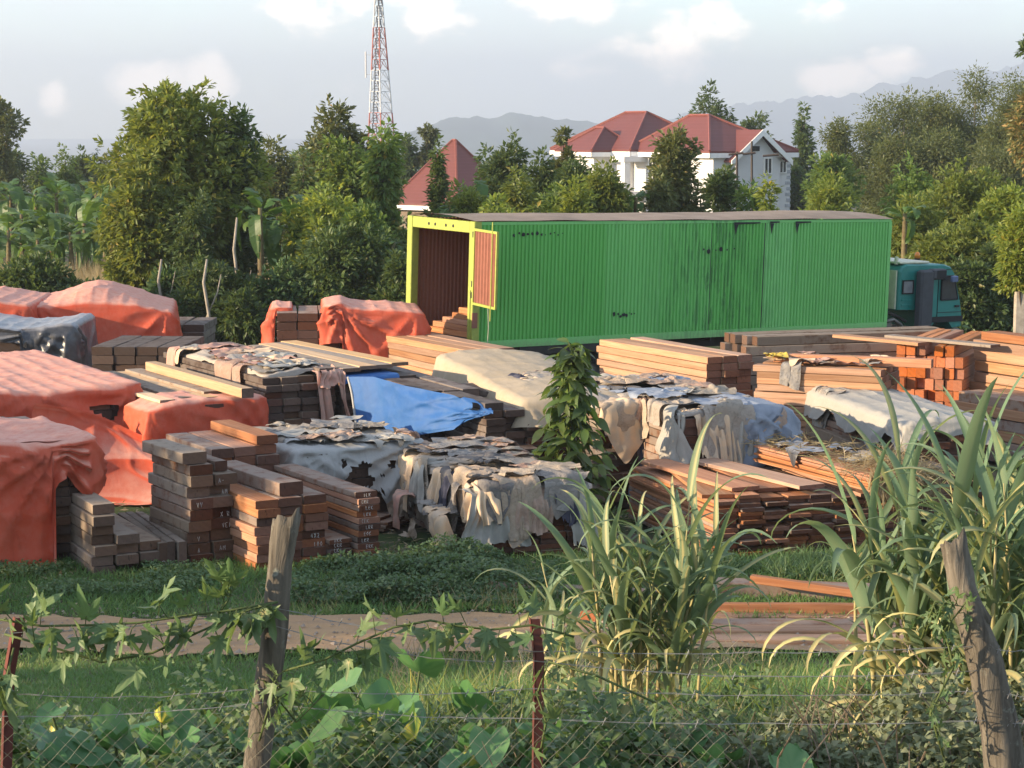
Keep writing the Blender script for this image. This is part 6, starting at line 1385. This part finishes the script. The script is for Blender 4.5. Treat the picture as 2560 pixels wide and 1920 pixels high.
def cane(px, D, py_top, spread, n, seed, label, lean=0., nl=9, thick=.016, lsc=1.0, f0=.38, hmin=.5):
    rs = random.Random(seed); top = at(px, py_top, D); gz = G(D) - .02; H = top.z - gz
    t = empty('cane_grass_clump', (top.x, D, gz), 0, label, 'cane grass', 'clumps of tall cane grass by the fence')
    for k in range(n):
        a = rs.uniform(0, 2 * PI); r = spread * math.sqrt(rs.random()); bx, by = r * math.cos(a), r * math.sin(a) * .8
        h = H * (rs.uniform(hmin, .86) if k else .88); lx = lean + rs.uniform(-.16, .16) + bx * .45; ly = rs.uniform(-.15, .15)
        def P_(f): return Vector((bx + lx * h * f * f * .6, by + ly * h * f * f * .5, h * f))
        th = thick * rs.uniform(.7, 1.15)
        st = MB().tube([P_(f) for f in (0, .25, .5, .75, 1)], [th, th * .95, th * .8, th * .55, th * .25], 6).build('stalk', M_CANE, t, True)
        for q in range(nl):
            f = f0 + (1 - f0) * (q + .5 + rs.uniform(-.3, .3)) / nl; f = max(.15, min(1., f)); az = (PI * (q % 2)) + rs.uniform(-1.0, 1.0) + k * .7
            last = q >= nl - 1; dead = q < 2 and rs.random() < .75
            L = lsc * rs.uniform(.6, 1.1) * (.85 if last else 1) * min(1.15, H / 2.1); me = CANE_DEAD[rs.randrange(4)] if dead else (CANE[rs.randrange(len(CANE))] if not last else CANE[rs.randrange(4) * 5 + rs.randrange(2)])
            el = rs.uniform(-.3, .15) if not last else rs.uniform(-.4, -.05)
            mobj('leaf', me, st, P_(f), (rs.uniform(-.25, .25), el + (.5 if dead else 0), az), (L, L * rs.uniform(.75, 1.1), L))
    return t
def m_cane_stem():
    m, nt, b = newmat('cane_stem', .6, .3); v = obj_co(nt); w_ = tex(nt, mapping(nt, v, (3, 3, 9)), 1.5, 3)
    put(nt, mixc(nt, w_, (.20, .22, .08, 1), (.46, .34, .18, 1)), b.inputs['Base Color']); return m
M_CANE = m_cane_stem()
cane(1400, 13.2, 1050, .32, 19, 11, 'big clump of tall cane grass with arching leaves left of centre right', .0, 9)
cane(1492, 13.0, 985, .10, 4, 12, 'few upright cane stems on the right side of the big clump', .05, 7)
cane(1235, 13.5, 1170, .15, 4, 13, 'sparse bending cane shoots on the left side of the big clump', -.3, 6)
cane(1925, 11.4, 880, .12, 4, 14, 'tall cane clump left of the right wooden post', -.08, 8)
cane(2085, 11.3, 950, .34, 20, 15, 'dense blue green cane clump behind the right wooden post', .0, 10, f0=.28)
cane(2205, 10.8, 910, .26, 14, 16, 'cane clump cut by the right edge of the photo', .03, 9, f0=.28)
cane(1890, 12.4, 1050, .10, 2, 17, 'thin cane shoots leaning over the orange boards', -.15, 6)
# ------------------------------------------------------------------ straw on the thin boards
def straw():
    rs = np.random.RandomState(8); s = STK['R17']; N = 2000
    P = np.stack([rs.normal(.5, .25, N), rs.normal(.2, .35, N), np.zeros(N)], -1); P[:, 2] = s.h + .02 + .22 * np.exp(-((P[:, 0] - .55) ** 2 / .12 + (P[:, 1] - .3) ** 2 / .3)) * rs.rand(N)
    Dr = rs.normal(0, 1, (N, 3)) * [1, 1, .35]; k = rs.rand(N) < .4; P[k, 1] = rs.uniform(-.1, .05, k.sum()); P[k, 0] = rs.uniform(.0, 1.0, k.sum()); Dr[k] = np.stack([rs.normal(0, .3, k.sum()), -rs.uniform(.1, .5, k.sum()), -np.ones(k.sum())], -1); P[k, 2] = s.h + rs.uniform(-.1, .12, k.sum())
    V, F, tt = leaves(P, Dr, rs.uniform(.15, .5, N), np.full(N, .012), rs, 0, .2)
    V2, F2, t2 = leaves(np.stack([rs.uniform(0, .9, 700), rs.uniform(.8, 4.2, 700), s.h + rs.uniform(.01, .1, 700)], -1), rs.normal(0, 1, (700, 3)) * [1, 1, .3], rs.uniform(.1, .35, 700), np.full(700, .01), rs, 0, .1)
    V, F, tt = join([(V, F, tt), (V2, F2, t2)])
    o = mobj('straw', mesh_np('straw', V, [F], L_DRY, tt)); o.location = s.loc; o.rotation_euler = (0, 0, s.rot); tag(o, 'pale straw strewn over the thin orange boards', 'straw', kind='stuff')
straw()
# ------------------------------------------------------------------ turf, verge and weeds
def blades(name, label, N, xr, yr, L, wd, mat, seed, mask=None, lean=.35, hfun=None, droop=.25, z=0.):
    rs = np.random.RandomState(seed); P = np.stack([rs.uniform(*xr, N), rs.uniform(*yr, N), np.zeros(N)], -1)
    if mask is not None: P = P[mask(P[:, 0], P[:, 1], rs)]
    N = len(P); yy = np.linspace(5, 60, 400); P[:, 2] = np.interp(P[:, 1], yy, [G(v) for v in yy]) + z
    l = rs.uniform(*L, N)
    if hfun is not None: l = l * hfun(P[:, 0], P[:, 1])
    Dr = np.stack([rs.normal(0, lean, N), rs.normal(0, lean, N), np.ones(N)], -1)
    tt = np.clip(.42 + .34 * vnoise(P[:, 0] * .9, P[:, 1] * .9, seed) + .22 * vnoise(P[:, 0] * 3.1, P[:, 1] * 3.1, seed + 3) + rs.normal(0, .18, N), 0, .92)
    V, F, t = leaves(P, Dr, l, np.full(N, wd) * rs.uniform(.7, 1.3, N), rs, 0, droop, tt)
    o = mobj(name, mesh_np(name, V, [F], mat, t)); tag(o, label, kind='stuff'); return o
onlawn = lambda x, y, r: (y < 21.47 + .22 * vnoise(x * .8, x * 0, 5) + .07 * vnoise(x * 4, x * 0, 6) - .05)
blades('lawn_grass', 'short green lawn on the slope below the track', 150000, (-5.4, 5.5), (14.2, 21.75), (.03, .10), .009, L_GRASS, 21, onlawn, .5)
off = lambda x, y, r: (y > 23.13 + .25 * vnoise(x * .7, x * 0, 7) + .08 * vnoise(x * 4, x * 0, 8)) & (r.rand(len(x)) < np.clip((27.4 - y) / 1.2, .0, 1))
blades('verge_grass', 'dark green verge between the track and the stacks', 90000, (-7, 8), (22.9, 27.2), (.04, .15), .011, L_GRASS, 22, off, .5)
def leafy(name, label, N, xr, yr, h, ll, mat, seed, mask=None, hf=None, lw=.6, tb=0., up=.4):
    rs = np.random.RandomState(seed); P = np.stack([rs.uniform(*xr, N), rs.uniform(*yr, N), np.zeros(N)], -1)
    if mask is not None: P = P[mask(P[:, 0], P[:, 1], rs)]
    N = len(P); yy = np.linspace(5, 60, 400); hh = h * np.ones(N) if hf is None else h * np.clip(hf(P[:, 0], P[:, 1]), 0, 2)
    P[:, 2] = np.interp(P[:, 1], yy, [G(v) for v in yy]) + .01 + hh * rs.beta(2.2, 1.2, N)
    V, F, t = leaves(P, rs.normal(0, 1, (N, 3)) * [1, 1, .5] + [0, -.25, up * .3], ll * rs.uniform(.5, 1.4, N), ll * lw * rs.uniform(.6, 1.3, N), rs, .15, .25, np.clip(rs.beta(2, 2.3, N) + tb, 0, .93))
    o = mobj(name, mesh_np(name, V, [F], mat, t)); tag(o, label, kind='stuff'); return o
leafy('weeds', 'low dark broadleaved weeds in front of the lettered timber', 24000, (-2.6, .6), (23.6, 26.0), .30, .07, L_WEED, 23, lambda x, y, r: r.rand(len(x)) < .35 + .6 * (vnoise(x * 1.2, y * 1.2, 2) > -.1), lambda x, y: .6 + .6 * vnoise(x * 1.5, y * 2, 4))
leafy('weeds', 'dark weeds under the red wrapped stack', 9000, (-6.5, -2.4), (24.0, 25.6), .14, .055, L_WEED, 24, lambda x, y, r: vnoise(x * 1.5, y * 1.5, 6) > .0)
blades('verge_grass', 'tufts of blue green grass before the wide orange stack', 9000, (2.2, 5.4), (24.9, 26.2), (.12, .30), .016, L_WEED, 25, lambda x, y, r: vnoise(x * 1.8, y * 1.8, 7) > -.35, .55, None, .5)
blades('dry_grass', 'yellow dry seed grass at the edge of the track', 420, (-3, 2.2), (23.1, 23.9), (.12, .38), .006, L_DRY, 26, lambda x, y, r: vnoise(x * 2.4, y * 0, 9) > -.4, .4, None, .4)
blades('tall_grass', 'olive tall grass below the cane clump', 15000, (-1.3, 3.2), (13.0, 17.0), (.18, .50), .012, L_GRASS, 27, lambda x, y, r: r.rand(len(x)) < np.clip((x + 1.3) / .9, 0, 1), .5, None, .6)
blades('tall_grass', 'yellowing grass blades between the fence and the cane', 9000, (-.6, 3.2), (10.5, 13.4), (.2, .55), .007, L_DRY, 28, lambda x, y, r: r.rand(len(x)) < .55, .55, None, .6)
blades('tall_grass', 'green grass tangle between the fence and the cane', 16000, (-.9, 3.4), (10.2, 13.6), (.2, .55), .015, L_WEED, 29, None, .6, None, .6)
blades('tall_grass', 'broad yellow green grass blades around the cane stems', 3400, (-1.5, 3.0), (10.8, 15.0), (.25, .62), .02, L_YEL, 33, lambda x, y, r: vnoise(x * 1.6, y * 1.2, 11) > -.25, .5, None, .55)
blades('tall_grass', 'dry bent grass stalks at the near edge of the track', 1500, (-1.2, 2.6), (17.5, 21.2), (.2, .5), .009, L_DRY, 34, lambda x, y, r: vnoise(x * 1.5, y * .8, 12) > -.1, .6, None, .5)
leafy('creeper', 'dusty grey green creeper smothering dead stalks at lower right', 15000, (.75, 3.0), (9.3, 11.4), .70, .06, L_DUSTY, 30, lambda x, y, r: vnoise(x * 4, y * 3, 15) > -.45, lambda x, y: .25 + .36 * (x - .7) + .38 * vnoise(x * 3.4, y * 2, 5), .7)
leafy('weeds', 'shaded green weeds along the foot of the fence', 23000, (-2.8, 1.6), (9.3, 12.8), .56, .075, L_WEED, 31, None, lambda x, y: .6 + .5 * vnoise(x * 2.2, y * 2, 6), .6)
def litter():
    rs = np.random.RandomState(12); yy = np.linspace(5, 60, 400); gg = [G(v) for v in yy]
    def chips(name, label, N, xr, yr, l, wd, mat, z, mask=None):
        P = np.stack([rs.uniform(*xr, N), rs.uniform(*yr, N), np.zeros(N)], -1)
        if mask is not None: P = P[mask(P[:, 0], P[:, 1])]
        N = len(P); P[:, 2] = np.interp(P[:, 1], yy, gg) + z
        V, F, t = leaves(P, rs.normal(0, 1, (N, 3)) * [1, 1, .12], rs.uniform(*l, N), rs.uniform(*wd, N), rs, .1, 0, None, .2)
        tag(mobj(name, mesh_np(name, V, [F], mat, t)), label, kind='stuff')
    chips('wood_chips', 'pale wood chips and bark scraps littering the yard', 5200, (-7, 8), (23.5, 33), (.04, .22), (.01, .05), L_DRY, .03, lambda x, y: vnoise(x * 1.1, y * 1.1, 3) > -.3)
    N = 1500; mb = MB(); r = random.Random(6); V = []; F = []
    for k in range(N):
        x, y = r.uniform(-7, 7), r.uniform(21.3, 23.5) if r.random() < .75 else r.uniform(23.5, 30); s = r.uniform(.008, .03) * (2.0 if r.random() < .05 else 1); z = G(y) + (.035 if y < 23.4 else .0)
        b = len(V); V += [(x + s * r.uniform(.6, 1.2), y, z), (x, y + s * r.uniform(.6, 1.2), z), (x - s, y, z), (x, y - s * r.uniform(.6, 1.2), z), (x + s * r.uniform(-.3, .3), y + s * r.uniform(-.3, .3), z + s * r.uniform(.5, 1.))]
        F += [(b, b + 1, b + 4), (b + 1, b + 2, b + 4), (b + 2, b + 3, b + 4), (b + 3, b, b + 4)]
    tag(mobj('pebbles', mesh_np('pebbles', V, [np.array(F)], simple('dusty_pebble', (.36, .29, .23), .95, .1, .4, 3.))), 'small stones strewn on the dirt track', kind='stuff')
litter()
def twigs():
    rs = random.Random(4); mb = MB()
    for k in range(230):
        x = rs.uniform(-.4, 2.7); y = rs.uniform(9.2, 11.2); z = G(y); h = rs.uniform(.35, .85) * (.55 + .25 * max(0, x)); a = rs.uniform(-.6, .6)
        mb.tube([(x, y, z), (x + a * h * .4, y + rs.uniform(-.1, .1), z + h * .6), (x + a * h, y + rs.uniform(-.2, .2), z + h * rs.uniform(.7, 1.05))], [.006, .005, .002], 4, False)
    o = mb.build('dead_stalks', simple('dead_stalk', (.22, .17, .12), .9, .1, .4, 20)); tag(o, 'tangle of dry dead stalks at the lower right', kind='stuff')
twigs()
# ------------------------------------------------------------------ the fence
M_POSTWOOD = None
def m_post():
    m, nt, b = newmat('weathered_post_wood', .9, .15); v = obj_co(nt)
    g = tex(nt, mapping(nt, v, (16, 16, 1.6)), 1.3, 6, .65, .6); n = tex(nt, v, 5., 5, .6); l = tex(nt, v, 13., 4, .6)
    c = mixc(nt, ramp(nt, g, [(.3, 0.), (.7, 1.)]), (.055, .046, .036, 1), (.19, .165, .13, 1)); c = mixc(nt, ramp(nt, n, [(.5, 0.), (.75, .6)]), c, (.12, .11, .085, 1)); c = mixc(nt, ramp(nt, l, [(.62, 0.), (.72, .6)]), c, (.27, .285, .235, 1))
    put(nt, c, b.inputs['Base Color']); bump(nt, b, g, .9, .02); return m
M_POSTWOOD = m_post(); M_WIRE = simple('galvanised_wire', (.34, .33, .31), .5, .4, .3, 30, .6); M_RUSTIRON = simple('rusty_angle_iron', (.14, .045, .034), .8, .2, .45, 14., 0, (.085, .034, .03)); M_MESHW = simple('dull_mesh_wire', (.20, .20, .15), .6, .3, .3, 20, .3)
def rough_post(f, name, pts, rad, label, seed, split=False):
    rs = np.random.RandomState(seed); n = 16; V = []; F = []; m = len(pts) * 5
    P = [Vector(p) for p in pts]
    ks = np.linspace(0, len(P) - 1, m)
    for i, k in enumerate(ks):
        a = int(min(k, len(P) - 2)); c = P[a].lerp(P[a + 1], k - a); r = np.interp(k, range(len(P)), rad)
        for j in range(n):
            th = 2 * PI * j / n; rr = r * (1 + .07 * math.sin(th * 3 + i * .35 + seed) + .05 * math.sin(th * 7 + i * .2) + .03 * rs.normal())
            if split and i > m - 9 and abs(((th - 4.6 + PI) % (2 * PI)) - PI) < .25: rr *= .72 + .03 * (m - i)
            z = c.z + (.03 * math.sin(th + 2.5) + .02 * rs.normal() if i == m - 1 else 0)
            V.append((c.x + rr * math.cos(th), c.y + rr * math.sin(th), z))
    for i in range(m - 1):
        for j in range(n): F.append((i * n + j, i * n + (j + 1) % n, (i + 1) * n + (j + 1) % n, (i + 1) * n + j))
    V.append((P[-1].x, P[-1].y, P[-1].z - .02)); F3 = [((m - 1) * n + j, (m - 1) * n + (j + 1) % n, len(V) - 1) for j in range(n)]
    o = mobj(name, mesh_np(name, V, [np.array(F), np.array(F3)], M_POSTWOOD, smooth=True), f); o['label'] = label; return o
FD = 9.0
def fence():
    f = empty('wire_fence', (0, FD, G(FD)), 0, 'wire fence with rough posts, barbed strands and diamond mesh in front', 'fence')
    org = Vector((0, FD, G(FD)))
    L_ = lambda px, py, D=FD: at(px, py, D) - org
    rough_post(f, 'wooden_post', [L_(545, 1740), L_(568, 1560), L_(590, 1380), L_(604, 1230), L_(622, 1118)], [.062, .06, .058, .053, .060], 'leaning split topped wooden post', 3, True)
    rough_post(f, 'wooden_post', [L_(2190, 1760), L_(2155, 1560), L_(2120, 1400), L_(2080, 1270), L_(2058, 1168)], [.088, .085, .08, .062, .058], 'thick forked wooden post', 6, True)
    # branch stub on the thick post
    MB().tube([L_(2120, 1345), L_(2096, 1300, 8.97), L_(2088, 1262, 8.95)], [.05, .042, .012], 8).build('stub', M_POSTWOOD, f, True)
    def angle(pa, pb, pc, label, tilt=.2):
        a, b, c = L_(*pa), L_(*pb), L_(*pc); mb = MB()
        for (p, q) in ((a, b), (b, c)):
            u = Vector((math.cos(tilt), math.sin(tilt), 0)); v = Vector((-math.sin(tilt), math.cos(tilt), 0)); wd, th = .042, .006
            for (d1, d2, w1, w2) in ((u, v, wd, th), (v, u, wd, th)):
                V = []
                for base in (p, q):
                    for (s1, s2) in ((0, 0), (w1, 0), (w1, w2), (0, w2)): V.append(tuple(base + d1 * s1 + d2 * s2))
                mb.add(V, [(0, 1, 5, 4), (1, 2, 6, 5), (2, 3, 7, 6), (3, 0, 4, 7), (3, 2, 1, 0), (4, 5, 6, 7)])
        o = mb.build('iron_post', M_RUSTIRON, f); o['label'] = label
    angle((1152, 1720), (1156, 1420), (1146, 1338), 'rusty angle iron post bent at its top')
    angle((4, 1740), (12, 1460), (34, 1336), 'rusty angle iron post at the left edge', .5)
    rs = random.Random(2)
    def strand(pts, sag, r=.0014, barbed=True):
        P = [L_(*p) for p in pts]; mb = MB(); path = []
        for a, b in zip(P, P[1:]):
            for k in range(10):
                t = k / 10; p = a.lerp(b, t); p.z -= sag * 4 * t * (1 - t) + rs.uniform(-.003, .003); path.append(p)
        path.append(P[-1]); path = [p + Vector((0, -.06, 0)) for p in path]
        mb.tube(path, r, 4, False); mb.tube([p + Vector((0, .003, .004 * (1 if i % 2 else -1))) for i, p in enumerate(path)], r * .8, 4, False)
        if barbed:
            L = 0
            for a, b in zip(path, path[1:]):
                d = (b - a); 
                if rs.random() < .8:
                    c = a + d * .5; mb.tube([c + Vector((-.008, -.012, -.014)), c, c + Vector((.008, .012, .016))], .0016, 3, False); mb.tube([c + Vector((.008, -.012, .012)), c, c + Vector((-.006, .012, -.015))], .0016, 3, False)
        mb.build('barbed_wire', M_WIRE, f)
    strand([(-60, 1330), (30, 1360), (600, 1308), (1150, 1400), (2100, 1388), (2300, 1392)], .02)
    strand([(-60, 1500), (12, 1490), (575, 1478), (1154, 1478), (2130, 1484), (2300, 1480)], .03)
    strand([(-60, 1560), (10, 1540), (565, 1510), (1154, 1545), (2150, 1548), (2300, 1545)], .02)
    strand([(600, 1345), (1150, 1420), (2110, 1440)], .05)
    # diamond mesh: straight zigzag wires, thin enough to stay one piece
    mb = MB(); z0, z1 = L_(800, 1700).z, L_(800, 1512).z; step = .074; x0, x1 = -2.45, 1.0; H = z1 - z0
    n = int((x1 - x0 + H) / step)
    for k in range(n):
        for sg in (1, -1):
            xb = x0 - H + k * step if sg > 0 else x0 + k * step
            pts = []
            for q in range(7):
                t = q / 6; x = xb + sg * t * H; z = z0 + t * H
                if x0 - .02 <= x <= x1 + .02: pts.append((x + .006 * math.sin(z * 40 + k), -.05 + .003 * sg + .03 * math.sin(x * 2.2), z + .015 * math.sin(x * 3.1)))
            if len(pts) > 1: mb.tube(pts, .0009, 3, False)
    o = mb.build('wire_mesh', M_MESHW, f); o['kind'] = 'stuff'; o['label'] = 'diamond wire mesh on the lower half'
fence()
# ------------------------------------------------------------------ broad taro leaves, lobed vines
def fan_leaf(name, outline, mat, seed, cup=.16, tint=.45, ripple=.045, fold=0., stalk=None):
    """leaf blade from an outline of (x,y), fan around the stalk joint at the origin, two rings"""
    n = len(outline); V = [(0, 0, 0)]; F3 = []; F4 = []; rs = np.random.RandomState(seed); T = [min(1, tint + .15)]
    for rr in (.5, 1.):
        for k, (x, y) in enumerate(outline):
            X, Y = x * rr, y * rr; r = math.hypot(X, Y); z = cup * r * r * 2 - fold * X * abs(X) + ripple * math.sin(k * 2.1 + seed) * rr + abs(Y) * .25
            V.append((X, Y, z)); T.append(np.clip(tint + (.26 if k % 2 == 0 else -.10) + rs.uniform(-.05, .05), 0, .84 if tint < .9 else 1))
    for k in range(n):
        j = (k + 1) % n; F3.append((0, 1 + k, 1 + j)); F4.append((1 + k, 1 + n + k, 1 + n + j, 1 + j))
    return mesh_np(name, V, [np.array(F3), np.array(F4)], mat, T, smooth=True)
HEART = [(-.32, 0.02), (-.42, .16), (-.40, .30), (-.22, .40), (.0, .42), (.22, .36), (.45, .24), (.68, .09), (.80, 0), (.68, -.09), (.45, -.24), (.22, -.36), (0, -.42), (-.22, -.40), (-.40, -.30), (-.42, -.16)]
def taro(px, py, D, size, n, seed, label, yellow=0, spread=1.):
    rs = random.Random(seed); p = at(px, py, D); gz = G(D) - .02; H = p.z - gz
    t = empty('taro_plant', (p.x, D, gz), 0, label, 'taro plant', 'broad leaved taro plants along the fence')
    for k in range(n):
        yl = k < yellow; a = rs.uniform(0, 2 * PI) if not yl else rs.uniform(-2.2, -1.0); h = max(.15, H * rs.uniform(.55, 1.0)); r = size * spread * rs.uniform(.3, 1.1)
        tip = Vector((r * math.cos(a), r * math.sin(a) * .7, h)); s = size * rs.uniform(.55, .95) * (.6 if yl else 1.)
        if TARO.get('v') is None: TARO['v'] = [fan_leaf('leaf', HEART, L_TARO, 500 + q, (.05, .18, .3)[q % 3], (.2, .35, .5, .65)[q % 4], .03, (.0, .25, .5)[q % 3]) for q in range(9)] + [fan_leaf('leaf', HEART, L_TARO, 520 + q, .5, .97, .05, .5) for q in range(2)]
        me = TARO['v'][9 + k % 2] if yl else TARO['v'][rs.randrange(9)]
        d = Vector((math.cos(a), math.sin(a) - .25, rs.uniform(-1.1, .05))) if not yl else Vector((rs.uniform(-.4, .4), -.4, rs.uniform(-1.6, 1.2)))
        lf = mobj('leaf', me, t, tip, lookrot(d, rs.uniform(-.5, .5)), s)
        if yl: lf['label'] = 'withering yellow leaf'
        mb = MB(); mb.tube([(0, 0, 0), tip * .5 + Vector((0, 0, h * .18)), tip], [.014, .011, .006], 5, False); mb.build('leaf_stalk', M_STEM, t, True)
TARO = {}
for i, (px, py, D, sz, n, yl, lab) in enumerate([
    (95, 1560, 9.9, .30, 6, 1, 'taro plant with a pale upturned leaf at the lower left corner'), (150, 1530, 10.6, .22, 3, 2, 'taro with a tall curled yellow leaf left of the leaning post'),
    (355, 1545, 10.3, .28, 5, 2, 'taro with two small yellow leaves between left edge and leaning post'), (270, 1610, 9.8, .28, 5, 0, 'low taro at the bottom left of the leaning post'),
    (450, 1600, 10.0, .30, 5, 1, 'taro just left of the leaning post foot'), (720, 1520, 10.6, .34, 6, 0, 'taro with big drooping leaves right of the leaning post'),
    (880, 1420, 11.2, .42, 4, 0, 'tall taro with large pleated upright leaves beside the track'), (800, 1560, 9.9, .34, 6, 1, 'taro with one yellow leaf low before the pleated one'),
    (960, 1560, 10.0, .36, 6, 2, 'taro with a long hanging yellow leaf left of the iron post'), (1060, 1590, 9.7, .30, 5, 0, 'dark taro touching the iron post from the left'),
    (1270, 1590, 9.9, .28, 5, 1, 'taro with a torn yellow leaf right of the iron post'), (1400, 1600, 9.8, .26, 4, 0, 'small taro between iron post and cane stems'),
    (1640, 1600, 9.8, .28, 5, 1, 'taro with a folded yellow leaf among the creeper'), (1190, 1640, 9.5, .26, 4, 0, 'taro at the bottom edge beside the iron post'), (640, 1630, 9.6, .3, 5, 0, 'taro at the bottom edge right of the leaning post'), (40, 1640, 9.6, .3, 4, 0, 'taro filling the bottom left corner'), (1520, 1640, 9.5, .24, 4, 0, 'low taro at the bottom edge below the cane')]):
    taro(px, py, D, sz, int(n * 1.6), 600 + i, lab, yl)
def lobed():
    o = []
    for k in range(5):
        c = (-95, -48, 0, 48, 95)[k] * PI / 180; L = (.42, .72, 1., .72, .42)[k]
        for (da, rr) in ((-.30, .30), (-.16, L * .72), (0, L), (.16, L * .72)): o.append((rr * math.cos(c + da), rr * math.sin(c + da)))
    return o + [(-.12, .12), (-.16, 0), (-.12, -.12)]
LOB = [fan_leaf('leaf', lobed(), L_WEED, 540 + q, .08, (.3, .5, .7, .86, .4, .6)[q], .04, .15 * (q % 3)) for q in range(6)]
def vine(label, pts, n, seed, size, hang=.75, D=FD):
    rs = random.Random(seed); org = at(*pts[0], D); t = empty('climbing_vine', org, 0, label, 'vine'); P = [at(px, py, D - .10 - .05 * (i % 2)) - org for i, (px, py) in enumerate(pts)]
    mb = MB(); mb.tube(P, [.0055] * len(P), 5); mb.build('stem', M_STEM, t, True)
    for k in range(n):
        q = (k + rs.random()) / n * (len(P) - 1); a = int(min(q, len(P) - 2)); p = P[a].lerp(P[a + 1], q - a)
        up = rs.random() > hang; d = Vector((rs.uniform(-.7, .7), rs.uniform(-.8, .1), rs.uniform(.2, 1) if up else rs.uniform(-1.4, -.3))); tip = p + Vector((rs.uniform(-.05, .05), rs.uniform(-.08, .02), rs.uniform(.03, .1) if up else -rs.uniform(.0, .06)))
        mobj('leaf', LOB[rs.randrange(6)], t, tip, lookrot(d, rs.uniform(-.8, .8)), size * rs.uniform(.65, 1.2))
        MB().tube([p, p.lerp(tip, .6) + Vector((0, -.01, .02)), tip], .0025, 4, False).build('leaf_stalk', M_STEM, t)
vine('vine with hanging lobed leaves along the top strand left of the leaning post', [(-20, 1335), (90, 1352), (200, 1350), (300, 1345), (400, 1330), (500, 1318), (600, 1300)], 34, 1, .145)
vine('second vine looping below the top strand at the left', [(10, 1370), (120, 1400), (220, 1430), (330, 1410), (430, 1365), (530, 1320), (600, 1300)], 17, 2, .13)
vine('vine on the strand between the leaning post and the iron post', [(610, 1450), (700, 1425), (770, 1390), (850, 1355), (930, 1340), (990, 1352), (1060, 1360), (1150, 1350), (1240, 1375)], 34, 3, .135)
vine('pale upright vine shoot left of the leaning post', [(470, 1330), (490, 1300), (505, 1272)], 7, 4, .15, .1)
vine('small vine creeping up the leaning post foot', [(560, 1600), (580, 1530), (620, 1500), (570, 1470), (640, 1560), (700, 1500)], 22, 5, .055, .5)
vine('grey vine wrapped round the iron post', [(1165, 1640), (1180, 1560), (1160, 1500), (1185, 1430), (1290, 1460), (1420, 1520)], 14, 6, .1)
vine('dusty vine climbing the thick forked post', [(2040, 1640), (2010, 1540), (2060, 1440), (2040, 1360), (2080, 1310), (2020, 1300), (1990, 1380)], 46, 7, .06, .5)
vine('left edge vine leaves beside the iron post', [(-30, 1440), (20, 1470), (0, 1520), (30, 1400)], 9, 8, .14)
